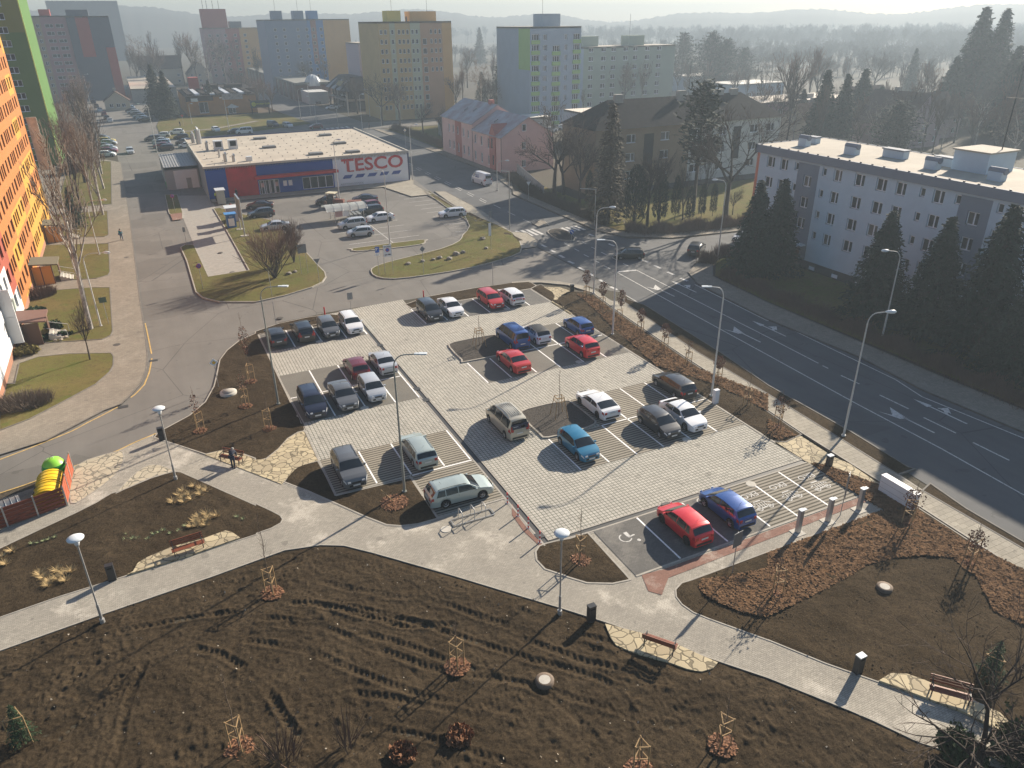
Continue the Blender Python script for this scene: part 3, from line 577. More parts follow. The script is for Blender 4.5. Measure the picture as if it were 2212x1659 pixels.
def scatter(name, P, n, size, mat, zf, label, cat, seed=1, flat=.5, stretch=2.2, pts_=None):
    r = np.random.default_rng(seed)
    if pts_ is None:
        A = np.array(P); lo = A.min(0); hi = A.max(0); X = r.uniform(lo[0], hi[0], n*3); Y = r.uniform(lo[1], hi[1], n*3); k = inside(P, X, Y); X = X[k][:n]; Y = Y[k][:n]
    else: X, Y = pts_
    n = len(X); Z = zf(X, Y); s = size*r.uniform(.5, 1.3, n); a = r.uniform(0, 6.28, n); t1 = r.normal(0, flat, n); t2 = r.normal(0, flat, n)
    ux = np.stack([np.cos(a), np.sin(a), t1], 1)*s[:, None]*stretch/2; uy = np.stack([-np.sin(a), np.cos(a), t2], 1)*s[:, None]/2; C = np.stack([X, Y, Z], 1)
    V = np.stack([C-ux-uy, C+ux-uy, C+ux+uy, C-ux+uy], 1).reshape(-1, 3); Fq = np.arange(4*n).reshape(-1, 4)
    return tag(npmesh(name, V, Fq, mat, smooth_=False), label, cat, kind='stuff')
mStone = M('pale stones', (.40, .35, .28), .9, .4, 1)
scatter('stones', FG, 350, .055, mStone, lambda x, y: .12+hfield(x, y)+.02, 'pale pebbles and rubble scattered over the churned foreground soil', 'stones', 3, .7, 1.2)
mClod = M('soil clods', (.075, .055, .034), .95, .6, 2.5, spec=.05)
scatter('clods', FG, 5000, .07, mClod, lambda x, y: .12+hfield(x, y), 'crumbly clods of earth lying over the churned foreground soil', 'soil clods', 8, .3, 1.3)
scatter('clods', RIGHT, 1500, .06, mClod, lambda x, y: .18+0*x, 'small crumbs of earth on the smooth soil at the lower right', 'soil clods', 9, .3, 1.3)
MUL = pts('22:2212,1590 1900,1659;23:1640,30 1620,110 1700,190 1950,300 2212,360;33:0,350 180,260 330,190 520,100 700,0;32:700,1659 850,1560 1100,1500 1350,1480 1600,1500 1700,1600 1800,1659;33:1950,300 2212,420;d:2420,1400;32:2212,1610 1700,1350 1290,1090 950,870 700,775 520,705 390,690 600,850 800,965 1005,1085 0,1460', .2)
patch('mulch', offset(MUL, .05)[1], .3, mMulch, .16, .10, fade=.5)
scatter('bark_chips', MUL, 30000, .085, mBark, lambda x, y: .24+vnoise(x, y, 2)*.08, 'reddish brown bark chips covering the bed beside the charging bays', 'bark mulch', 4, .25)
STR = pts('21:560,880 700,900 860,1020 1250,1290 1600,1520;22:2212,90;32:0,300 240,440 100,480 0,440;22:2212,230 1800,20;21:1250,1500 900,1200 700,1000', .2)
patch('mulch', STR, .3, mMulch, .165, .08, fade=.5)
scatter('bark_chips', STR, 7000, .09, mBark, lambda x, y: .25+vnoise(x, y, 2)*.08, 'strip of bark chips under the row of young trees along the car park', 'bark mulch', 5, .25)
# ------------------------------------------------------------------ cars
mGlass = M('car glass', (.012, .016, .02), .06, spec=.7); mTyre = M('tyre rubber', (.012, .012, .012), .85); mRim = M('wheel rim', (.42, .43, .45), .3, metal=.8)
mRimD = M('dark rim', (.03, .03, .03), .35, metal=.6)
mTrim = M('black trim', (.014, .014, .015), .55); mHead = M('headlamp glass', (.62, .64, .66), .12, spec=.8); mTail = M('tail lamp', (.35, .012, .012), .2, spec=.6)
mPlate = M('number plate', (.62, .62, .60), .5); mChrome = M('chrome', (.6, .6, .6), .18, metal=1); mUnder = M('car underside', (.008, .008, .008), .9)
PAINTS = dict(white=(.74, .75, .76), silver=(.48, .50, .52), grey=(.13, .135, .14), dark=(.035, .037, .042), black=(.010, .010, .012), red=(.52, .022, .018), darkred=(.17, .018, .025), blue=(.008, .065, .27),
              teal=(.008, .16, .29), navy=(.022, .028, .055), green=(.38, .44, .42), beige=(.42, .39, .31), bright=(.60, .012, .02), navyb=(.01, .03, .15), tan=(.33, .29, .20), lblue=(.30, .40, .50), yellow=(.55, .42, .08), maroon=(.12, .01, .02))
def paint(n):
    k = 'paint '+n
    if k in MATS: return MATS[k]
    solid = n in ('white', 'black')
    return M(k, PAINTS[n], .35, metal=0 if solid else .25, coat=.8, spec=.5)
# type: L, H, half width, wheelbase centre offsets, roof profile (s,z), rear glass (s0,s1), windscreen (s0,s1), side glass (s0,s1), pillars, belt height
CT = {
 'hatch': dict(L=4.05, H=1.48, w=.85, fx=.80, rx=.175, pr=[(0, .62), (.008, .93), (.03, 1.02), (.105, 1.37), (.17, 1.44), (.42, 1.48), (.58, 1.43), (.62, 1.38), (.79, .99), (.90, .87), (.97, .73), (1, .56)], rg=(.034, .115), ws=(.628, .785), sg=(.11, .76), pil=(.235, .45), belt=.93),
 'wagon': dict(L=4.58, H=1.47, w=.89, fx=.80, rx=.225, pr=[(0, .62), (.006, .92), (.025, 1.0), (.085, 1.37), (.13, 1.43), (.45, 1.47), (.58, 1.43), (.62, 1.38), (.77, .99), (.89, .88), (.97, .75), (1, .57)], rg=(.03, .09), ws=(.628, .765), sg=(.075, .745), pil=(.235, .43), belt=.93),
 'sedan': dict(L=4.6, H=1.44, w=.89, fx=.80, rx=.215, pr=[(0, .60), (.006, .93), (.04, 1.02), (.15, 1.06), (.29, 1.36), (.36, 1.42), (.48, 1.44), (.57, 1.41), (.61, 1.36), (.76, .98), (.89, .87), (.97, .74), (1, .56)], rg=(.16, .29), ws=(.618, .755), sg=(.215, .735), pil=(.44, .44), belt=.93),
 'lift': dict(L=4.55, H=1.43, w=.88, fx=.80, rx=.215, pr=[(0, .60), (.006, .93), (.04, 1.03), (.09, 1.06), (.27, 1.36), (.35, 1.41), (.48, 1.43), (.57, 1.40), (.61, 1.35), (.76, .97), (.89, .87), (.97, .74), (1, .56)], rg=(.105, .275), ws=(.618, .755), sg=(.19, .735), pil=(.43, .43), belt=.92),
 'coupe': dict(L=4.65, H=1.38, w=.93, fx=.80, rx=.205, pr=[(0, .58), (.006, .90), (.04, 1.0), (.07, 1.02), (.27, 1.30), (.36, 1.36), (.47, 1.38), (.56, 1.35), (.60, 1.30), (.74, .96), (.89, .85), (.97, .70), (1, .52)], rg=(.10, .27), ws=(.61, .735), sg=(.20, .715), pil=(.42, .42), belt=.92),
 'suv': dict(L=4.3, H=1.62, w=.90, fx=.805, rx=.18, pr=[(0, .68), (.008, 1.05), (.035, 1.12), (.11, 1.50), (.17, 1.57), (.42, 1.62), (.57, 1.57), (.61, 1.52), (.76, 1.12), (.90, 1.0), (.97, .85), (1, .62)], rg=(.045, .115), ws=(.618, .755), sg=(.10, .735), pil=(.235, .43), belt=1.05),
 'mpv': dict(L=4.45, H=1.62, w=.90, fx=.81, rx=.19, pr=[(0, .66), (.006, 1.0), (.02, 1.08), (.075, 1.50), (.13, 1.57), (.42, 1.62), (.60, 1.55), (.64, 1.50), (.82, 1.05), (.91, .93), (.97, .78), (1, .58)], rg=(.026, .08), ws=(.645, .81), sg=(.07, .79), pil=(.24, .46), belt=1.0),
 'van': dict(L=4.8, H=1.94, w=.95, fx=.81, rx=.19, pr=[(0, .66), (.004, 1.1), (.012, 1.2), (.035, 1.80), (.06, 1.88), (.4, 1.94), (.66, 1.88), (.70, 1.82), (.84, 1.18), (.93, 1.0), (.98, .85), (1, .6)], rg=(.014, .034), ws=(.705, .83), sg=(.05, .81), pil=(.33, .56), belt=1.13),
 'cargo': dict(L=5.5, H=2.45, w=1.0, fx=.83, rx=.2, pr=[(0, .7), (.003, 1.2), (.006, 1.4), (.02, 2.3), (.04, 2.4), (.4, 2.45), (.74, 2.40), (.78, 2.3), (.90, 1.35), (.96, 1.1), (.99, .95), (1, .6)], rg=(.0075, .0195), ws=(.785, .89), sg=(.70, .87), pil=(.70, .70), belt=1.3),
}
def interp(P, x):
    xs, ys = zip(*P); return float(np.interp(x, xs, ys))
class Shape:
    def __init__(s, c): s.c = c; s.L = c['L']; s.rw = .31 if c['L'] < 5 else .35
    def top(s, t): return interp(s.c['pr'], t)
    def wid(s, t): # plan outline
        e = min(t, 1-t)*s.L; k = 1-.20*max(0, 1-e/.55)**2.2*(1.25 if t > .5 else .8)
        return s.c['w']*k
    def pt(s, t, v):
        """v 0..7 from sill to centre line; returns x,y,z on the +y side"""
        c = s.c; zt = s.top(t); w_ = s.wid(t); x = (t-.5)*s.L; belt = min(c['belt'], zt-.05)
        zs = .21
        for f in (c['fx'], c['rx']):
            d = (t-f)*s.L; R = s.rw+.065
            if abs(d) < R: zs = max(zs, s.rw+math.sqrt(R*R-d*d))
        zs = min(zs, belt-.08)
        gh = zt-belt; wr = w_*.97-max(0, gh-.05)*.36; zr = zt-.055 if gh > .15 else zt-.03
        K = [(w_*.94, zs), (w_*.99, zs+(belt-zs)*.35), (w_, zs+(belt-zs)*.72), (w_*.975, belt), (w_*.975*.45+wr*.55+.012*(gh > .2), belt+(zr-belt)*.5), (wr, zr), (wr*.62, zt-.008), (0, zt+.008*(gh > .2))]
        i = min(int(v), 6); f = v-i; a, b = K[i], K[i+1]
        return Vector((x, a[0]+(b[0]-a[0])*f, a[1]+(b[1]-a[1])*f))
    def nrm(s, t, v):
        e = .004; a = s.pt(min(t+e, 1), v)-s.pt(max(t-e, 0), v); b = s.pt(t, min(v+.05, 7))-s.pt(t, max(v-.05, 0)); n = a.cross(b)
        if n.length < 1e-9: return Vector((0, 0, 1))
        n.normalize(); return n if (n.y > 0 or n.z > 0) and n.z > -.5 else -n
    def patch(s, b, t0, t1, v0, v1, nt_, nv, off=.006, tf=None, mi=None, sides=(1, -1)):
        for sd in sides:
            vs = []
            for j in range(nv+1):
                for i in range(nt_+1):
                    v = v0+(v1-v0)*j/nv; a, c = (t0, t1) if tf is None else tf(j/nv); t = a+(c-a)*i/nt_
                    p = s.pt(t, v)+s.nrm(t, v)*off; vs.append((p.x, p.y*sd, p.z))
            fs = [(j*(nt_+1)+i, j*(nt_+1)+i+1, (j+1)*(nt_+1)+i+1, (j+1)*(nt_+1)+i) for j in range(nv) for i in range(nt_)]
            if sd > 0: fs = [f[::-1] for f in fs]
            b.add(vs, fs, mi, True)
def wheel_mesh(r, w_, dark):
    b = MB(); b.M = Matrix.Rotation(math.pi/2, 4, 'X')
    b.lathe([(r*.62, -w_/2), (r*.93, -w_/2), (r, -w_*.32), (r, w_*.32), (r*.93, w_/2), (r*.62, w_/2)], n=20)
    tyre = b.build('tyre', mTyre)
    b = MB(); b.M = Matrix.Rotation(math.pi/2, 4, 'X'); rim = mRimD if dark else mRim
    for sg in (-1, 1):
        z = sg*w_*.36; b.lathe([(0, z+sg*.02), (r*.16, z+sg*.02), (r*.2, z)], n=10)
        b.lathe([(r*.52, z-sg*.03), (r*.60, z+sg*.02), (r*.66, z+sg*.01)], n=20); b.lathe([(0, z-sg*.06), (r*.6, z-sg*.06)], n=16, mi=1)
        for k in range(5 if not dark else 7):
            a = 2*math.pi*k/(5 if not dark else 7); ca, sa = math.cos(a), math.sin(a)
            b.add([(ca*r*.12-sa*.04, sa*r*.12+ca*.04, z), (ca*r*.12+sa*.04, sa*r*.12-ca*.04, z), (ca*r*.6+sa*.025, sa*r*.6-ca*.025, z+sg*.005), (ca*r*.6-sa*.025, sa*r*.6+ca*.025, z+sg*.005)], [(0, 1, 2, 3), (3, 2, 1, 0)])
    return tyre, b.build('rim', [rim, mUnder])
PROTO = {}
def car_proto(ty, rails=False, dark=False, blacktop=False, simple=False, two=False, slats=False):
    key = (ty, rails, dark, blacktop, simple, two)
    if key in PROTO: return PROTO[key]
    c = CT[ty]; s = Shape(c); L = s.L; root = bpy.data.objects.new('proto', None)
    # body shell
    ts = set([0, .004, .012, .025, .045, .07, .95, .97, .985, 1]); ts |= set(a for a, _ in c['pr']); ts |= set(np.linspace(.1, .93, 14))
    for f in (c['fx'], c['rx']):
        R = (s.rw+.065)/L; ts |= set(f+R*k for k in (-1.001, -.999, -.93, -.8, -.6, -.35, 0, .35, .6, .8, .93, .999, 1.001))
    ts = sorted(t for t in ts if 0 <= t <= 1); nv = 8; b = MB(); b.smooth = True; vs = []
    for t in ts:
        half = [s.pt(t, v) for v in range(nv)]
        vs += [(p.x, p.y, p.z) for p in half]+[(p.x, -p.y, p.z) for p in half[::-1][1:]]
    m_ = 2*nv-1
    fs = []; mi = []
    for i in range(len(ts)-1):
        for k in range(m_-1):
            fs.append((i*m_+k, i*m_+k+1, (i+1)*m_+k+1, (i+1)*m_+k)); gh = s.top((ts[i]+ts[i+1])/2)-c['belt']
            mi.append(1 if blacktop and gh > .3 and (5 <= k <= 8) else 0)
    o = len(b.v); b.v += vs; b.f += fs; b.mi += mi; b.sm += [True]*len(fs)
    for i, rev in ((0, True), (len(ts)-1, False)):
        r = list(range(i*m_, i*m_+m_)); b.f.append(r if rev else r[::-1]); b.mi.append(0); b.sm.append(False)
    body = b.build('body', [mTrim, mTrim], sharp=38)
    body.data.materials[0] = paint('white'); body.parent = root; body['slot'] = 1
    def part(bb, name, mats, par=root): o = bb.build(name, mats, par); return o
    W0 = c['w']
    b = MB(); b.box(-L*.47, -(W0-.24), .16, L*.47, W0-.24, .62); b.box(-L*.49, -W0*.8, .19, -L*.33, W0*.8, .3); b.box(L*.35, -W0*.8, .19, L*.475, W0*.8, .3)
    for sd in (-1, 1): b.box((c['rx']-.5)*L+s.rw+.07, sd*W0*.96-.02, .16, (c['fx']-.5)*L-s.rw-.07, sd*W0*.96+.0, .23)
    part(b, 'underbody', mUnder)
    b = MB(); s.patch(b, *c['ws'], 5.12, 7, 6, 4); part(b, 'windscreen', mGlass)
    b = MB(); s.patch(b, *c['rg'], 5.15, 7, 5, 4) if ty != 'cargo' else b.cbox(-L/2, 0, 1.75, .04, 1.2, .5); part(b, 'rear_window', mGlass)
    a0, a1 = c['sg']; pil = sorted(set(c['pil'])) if not two else [c['pil'][0]]
    cuts = [a0+.012]+[p for p in pil if a0+.05 < p < a1-.05]+[a1-.006]
    for i in range(len(cuts)-1):
        u0, u1 = cuts[i]+(.006 if i else 0), cuts[i+1]-(.006 if i < len(cuts)-2 else 0)
        rl = .0 if i or ty in ('van', 'cargo') else .045; fr = .0 if i < len(cuts)-2 else .125 if ty not in ('van', 'mpv', 'cargo') else .10
        for sd in (1, -1):
            b = MB(); s.patch(b, u0, u1, 3.12, 4.85, 5, 3, .006, (lambda q, u0=u0, u1=u1, rl=rl, fr=fr: (u0+rl*q, u1-fr*q)), None, (sd,))
            part(b, 'side_window', mGlass)
    if not simple:
        for i, p in enumerate([p for p in pil if a0 < p < a1]+[a1+.015]):   # door seams
            for sd in (1, -1): b = MB(); s.patch(b, p-.0018, p+.0018, .5, 3, 1, 6, .003, None, None, (sd,)); part(b, 'door_seam', mTrim)
        zb = c['belt']; nose = s.wid(1); tail = s.wid(0)
        for sd in (1, -1):
            b = MB(); s.patch(b, .935 if ty != 'coupe' else .93, .992, 1.9, 3.05, 4, 2, .008, None, None, (sd,)); b.cbox(L/2-.0, sd*nose*.74, min(.66, zb-.25), .03, nose*.3, .12); part(b, 'headlight', mHead)
            b = MB(); s.patch(b, .003, .05, 2.1, 3.25, 3, 2, .008, None, None, (sd,)); b.cbox(-L/2, sd*tail*.80, zb-.13, .03, tail*.26, .2); 
            if ty in ('van', 'cargo', 'mpv'): b.cbox(-L/2+.0, sd*tail*.9, zb+.05, .04, tail*.12, .4)
            part(b, 'tail_light', mTail)
            x = (a1-.075-.5)*L; q = s.pt(a1-.04, 3.2); b = MB(); b.cbox(q.x, sd*(q.y+.10), q.z+.05, .11, .17, .12); b.cbox(q.x, sd*(q.y+.02), q.z, .05, .1, .04)
            mr = part(b, 'wing_mirror', [paint('white')]); mr['slot'] = 1
            for f in (c['fx'], c['rx']): pass
        b = MB(); b.cbox(L/2+.012, 0, .60 if ty not in ('van', 'cargo') else .8, .02, nose*.95, .12); b.cbox(L/2+.008, 0, .38, .02, nose*1.5, .14); part(b, 'grille', mTrim)
        b = MB(); b.cbox(L/2+.03, 0, .40, .015, .5, .11); part(b, 'number_plate', mPlate)
        b = MB(); b.cbox(-L/2-.02, 0, .72 if ty not in ('coupe', 'lift', 'sedan') else .76, .015, .5, .11); part(b, 'number_plate', mPlate)
        b = MB(); b.cbox(-L/2-.005, 0, .36, .03, tail*1.6, .15); part(b, 'rear_bumper', mTrim)
        b = MB(); z = s.top(.22 if ty in ('hatch', 'wagon', 'suv', 'mpv', 'van') else .38); x = (.22 if ty in ('hatch', 'wagon', 'suv', 'mpv', 'van') else .4)*L-L/2; b.bar((x, 0, z-.01), (x-.12, 0, z+.2), .012); part(b, 'antenna', mTrim)
    if rails:
        for sd in (1, -1):
            b = MB(); P = [s.pt(t, 5.25)+Vector((0, 0, .045 if 0 < i < 4 else .0)) for i, t in enumerate((.13, .17, .35, .53, .57))]; b.tube([(p.x, p.y*sd, p.z) for p in P], .018, 5); part(b, 'roof_rail', mTrim)
    if ty == 'van' and not simple:
        b = MB()
        for k in range(-3, 4): z = s.top(.35); b = MB(); b.box(-L*.36, k*.16-.02, z-.02, L*.12, k*.16+.02, z+.012); o = part(b, 'roof_rib', [paint('white')]); o['slot'] = 1
    r = s.rw
    ty_, rim_ = wheel_mesh(r, .2, dark)
    for f in (c['fx'], c['rx']):
        for sd in (1, -1):
            e = bpy.data.objects.new('wheel', None); COL.objects.link(e); e.parent = root; e.location = ((f-.5)*L, sd*(W0-.12), r)
            for src in (ty_, rim_): q = src.copy(); COL.objects.link(q); q.parent = e
    for src in (ty_, rim_): COL.objects.unlink(src)
    if simple: pass
    kids = [ch for ch in COL.objects if ch.parent == root]
    tree = [(k, [g for g in COL.objects if g.parent == k]) for k in kids]
    for k, gs in tree:
        COL.objects.unlink(k)
        for g_ in gs: COL.objects.unlink(g_)
    PROTO[key] = tree; return tree
NAME = dict(hatch='hatchback_car', wagon='estate_car', sedan='saloon_car', lift='saloon_car', coupe='coupe_car', suv='suv_car', mpv='people_carrier', van='passenger_van', cargo='delivery_van')
def car(ty, col, x, y, heading, label, group=None, z=Zl+.01, **kw):
    """heading in degrees, 90 = towards +y"""
    tree = car_proto(ty, **kw)
    r = empty(NAME[ty], (x, y, z), math.radians(heading), label, 'van' if ty in ('van', 'cargo') else 'car', group)
    for k, gs in tree:
        c = k.copy(); COL.objects.link(c); c.parent = r
        if 'slot' in c:
            c.material_slots[0].link = 'OBJECT'; c.material_slots[0].material = paint(col); del c['slot']
        for g_ in gs: d = g_.copy(); COL.objects.link(d); d.parent = c
    return r
G1 = 'cars parked on the new car park'
LOT = [
 ('hatch', 'dark', -9.15, 41.0, 90, 'dark grey hatchback parked rear outwards in the far left corner bay'),
 ('mpv', 'black', -6.4, 41.2, 90, 'black compact people carrier showing its rear beside the far left lamp post row'),
 ('hatch', 'grey', -3.8, 41.1, -90, 'grey hatchback facing the camera between a black people carrier and a white estate'),
 ('wagon', 'white', -1.35, 41.2, -90, 'white estate with roof rails facing the camera next to the street gate', dict(rails=True)),
 ('mpv', 'dark', 7.4, 40.9, -90, 'dark grey people carrier facing the camera, first car right of the gate'),
 ('lift', 'white', 9.9, 40.9, -90, 'white saloon facing the camera beside a dark grey people carrier'),
 ('wagon', 'red', 15.0, 41.3, -90, 'red estate facing the camera beside a white estate with lettering'),
 ('wagon', 'white', 17.5, 41.2, 90, 'white estate with red lettering on its rear window'),
 ('hatch', 'darkred', -3.85, 29.9, 90, 'dark red hatchback showing its rear next to a silver saloon'),
 ('sedan', 'silver', -1.3, 30.0, 90, 'silver saloon showing its rear beside the drain channel'),
 ('mpv', 'navy', -9.1, 24.6, -90, 'dark blue people carrier facing the camera in the left edge bay', dict(rails=True)),
 ('sedan', 'grey', -6.4, 24.8, -90, 'grey saloon facing the camera between dark blue and silver cars'),
 ('hatch', 'silver', -3.8, 25.0, -90, 'silver hatchback facing the camera in front of a dark red hatchback', dict(two=True)),
 ('suv', 'grey', -9.0, 13.1, -90, 'grey crossover with roof rails facing the camera by the sandstone flags', dict(rails=True)),
 ('wagon', 'green', -3.7, 13.3, 90, 'pale green estate showing its rear behind the tall lamp post', dict(rails=True)),
 ('van', 'beige', 4.1, 14.2, 90, 'beige passenger van with dark advert on its rear window'),
 ('van', 'blue', 12.2, 29.8, 90, 'bright blue high-roofed van beside the planted island'),
 ('hatch', 'white', 14.75, 29.6, 90, 'white crossover with black roof next to a blue van', dict(blacktop=True)),
 ('hatch', 'blue', 19.7, 29.5, 90, 'blue hatchback at the right edge behind a red crossover'),
 ('sedan', 'red', 9.8, 24.7, 90, 'faded red saloon parked below the gravel island'),
 ('suv', 'bright', 17.3, 24.7, 90, 'glossy red crossover with dark windows in the upper right block'),
 ('coupe', 'white', 12.2, 13.6, 90, 'white coupe with black wheels beside the lower gravel island', dict(dark=True)),
 ('wagon', 'black', 20.0, 13.6, 90, 'black estate showing its rear at the right edge of the car park'),
 ('hatch', 'teal', 7.4, 8.6, -90, 'teal blue hatchback facing the camera below the gravel island', dict(two=True)),
 ('hatch', 'dark', 14.8, 8.6, -90, 'charcoal hatchback facing the camera next to a white saloon'),
 ('lift', 'white', 17.3, 8.8, -90, 'white saloon facing the camera beside a charcoal hatchback'),
 ('hatch', 'bright', 8.4, -2.9, 90, 'bright red hatchback with black wheels beside the painted wheelchair bay', dict(dark=True)),
 ('hatch', 'blue', 12.0, -2.7, 90, 'dark blue hatchback next to the painted charging bays'),
]
CARS = []
for q in LOT:
    kw = q[6] if len(q) > 6 else {}
    CARS.append(car(*q[:6], G1, **kw))
a = GW(*T('12', 1655, 1085)); b_ = GW(*T('12', 1965, 1003))
car('wagon', 'green', (a[0]+b_[0])/2-.1, (a[1]+b_[1])/2+.85, math.degrees(math.atan2(b_[1]-a[1], b_[0]-a[0])), 'pale green estate parked sideways behind the bicycle racks', G1, rails=True)
def wheels(k, x1, y1, x2, y2, ty, side):   # place from two ground contacts: rear wheel, front wheel; side +1 if we see its right side
    a = Vector(GW(*T(k, x1, y1))); b = Vector(GW(*T(k, x2, y2))); u = (b-a).normalized(); n = Vector((-u.y, u.x)); c = CT[ty]
    mid = (a+b)/2+n*side*(c['w']-.05)+u*((.5-(c['fx']+c['rx'])/2)*c['L'])
    return mid.x, mid.y, math.degrees(math.atan2(u.y, u.x))
G2 = 'cars on the shop car park'
def pc(ty, col, k, x1, y1, x2, y2, side, label, group=None, z=.03, **kw):
    x, y, h = wheels(k, x1, y1, x2, y2, ty, side); return car(ty, col, x, y, h, label, group, z, **kw)
pc('wagon', 'white', '11', 1780, 215, 1632, 230, -1, 'white estate parked alone in the roadside bays of the shop car park', G2)
pc('lift', 'white', '11', 1160, 250, 1010, 268, -1, 'white saloon at the near end of the row by the trolley shelter', G2)
pc('mpv', 'silver', '11', 925, 310, 770, 330, -1, 'silver people carrier beside the glazed trolley shelter', G2)
pc('hatch', 'silver', '11', 980, 385, 845, 398, -1, 'small silver hatchback nearest the street in the shop row', G2, two=True)
pc('suv', 'black', '11', 1085, 190, 935, 212, -1, 'black hatchback behind the trolley shelter', G2)
pc('hatch', 'darkred', '11', 1070, 140, 920, 165, -1, 'dark red hatchback half hidden behind the black one', G2)
pc('sedan', 'navy', '11', 1035, 90, 850, 100, -1, 'dark blue saloon at the far end of the shop row', G2)
pc('hatch', 'dark', '11', 690, 112, 545, 118, -1, 'grey hatchback mostly hidden by the tractor', G2)
pc('sedan', 'black', '11', 120, 150, -60, 158, -1, 'black saloon near the shop entrance behind the bare shrub', G2)
pc('suv', 'dark', '11', 150, 215, -30, 238, -1, 'dark grey crossover beside the bare rounded shrub', G2)
pc('sedan', 'silver', '11', 260, 330, 80, 345, -1, 'silver car seen through the twigs of the bare shrub', G2)
x, y, h = wheels('21', 1075, 600, 1000, 560, 'suv', 1)
car('hatch', 'black', *GW(*T('21', 1010, 575)), 152, 'black hatchback turning across the junction', z=.04)
car('suv', 'black', *GW(*T('21', 1590, 530)), 38, 'black estate leaving the junction by the side street', z=.04)
car('wagon', 'white', *GW(*T('21', 2000, 425)), 200, 'white car half hidden behind the tall spruces at the side street', z=.04)
gls = car('cargo', 'white', *GW(*T('10', 1950, 1590)), 96, 'white delivery van with blue lettering driving up the main road', z=.04)
mBlueT = M('blue lettering', (.02, .06, .28), .5)
for sd in (1,):
    t_ = txt('GLS', .85, (.1, 1.0, 1.55), math.pi, mBlueT, 'lettering', gls, math.pi/2, .012, bold=.02); t_.location = (.15, .985, 1.65)
txt('GLS', .34, (-2.76, .45, 2.1), -math.pi/2, mBlueT, 'lettering', gls, math.pi/2, .01)
# rear lettering on the white estate and advert on the beige van
mRedT = M('red lettering', (.45, .02, .03), .5); mAd = M('advert foil', (.012, .018, .05), .4); mWT = M('white lettering', (.8, .8, .8), .6)
e = CARS[7]; txt('HELENA MALER', .13, (-2.3, 0, .93), -math.pi/2, mRedT, 'lettering', e, math.pi/2, .012); txt('777 431 060', .16, (-2.31, 0, .80), -math.pi/2, mTrim, 'lettering', e, math.pi/2, .012)
e = CARS[15]; b = MB(); b.cbox(-2.40, 0, 1.32, .03, 1.5, .42); b.build('advert_panel', mAd, e); b = MB(); b.add([(-2.42, -.45, 1.28), (-2.42, -.25, 1.4), (-2.42, -.05, 1.28), (-2.42, -.1, 1.18), (-2.42, -.4, 1.18)], [(0, 1, 2, 3, 4), (4, 3, 2, 1, 0)]); b.build('advert_house', mWT, e); txt('REALITY', .11, (-2.42, .35, 1.32), -math.pi/2, mWT, 'lettering', e, math.pi/2, .01)
# ------------------------------------------------------------------ street furniture
ZP = .13
def AT(k, x, y, z=ZP): return GW(*T(k, x, y), z)
def proj_y(x, y, z):
    q = Vector((x, y, z))-CAM; return 829.5-F_*q.dot(UV)/q.dot(fw)
def hgt(k, x, y, k2, y2, z=ZP):
    X, Y = AT(k, x, y, z); ty = T(k2, 0, y2)[1]; lo, hi = z, 60
    for _ in range(40):
        m_ = (lo+hi)/2
        if proj_y(X, Y, m_) > ty: lo = m_
        else: hi = m_
    return lo-z
mPole = M('galvanised pole', (.46, .46, .45), .45, metal=.6); mPoleW = M('white lamp pole', (.52, .52, .50), .5, .2, 2); mPoleG = M('grey green pole', (.30, .31, .28), .5, .2, 3, metal=.3)
mLampW = M('lamp shell', (.62, .66, .68), .3); mLens = M('lamp lens', (.75, .78, .8), .15, spec=.7); mWood = M('stake wood', (.36, .235, .11), .8, .25, 5); mWoodR = M('red brown planks', (.26, .075, .035), .55, .35, 4)
mBlackB = M('anthracite steel', (.018, .02, .024), .45); mBark_ = M('young bark', (.14, .10, .07), .9, .3, 8); mSteel = M('steel', (.40, .41, .42), .4, metal=.7)
mSignW = M('sign white', (.75, .75, .74), .5); mSignB = M('sign blue', (.02, .10, .42), .5); mSignR = M('sign red', (.5, .015, .02), .5); mSignBack = M('sign back', (.22, .23, .24), .5, metal=.5)
mSignY = M('sign yellow', (.75, .42, .03), .5); mWhiteWall = M('white render', (.66, .67, .70), .8, .08, 1)
G_L = 'street lamps'
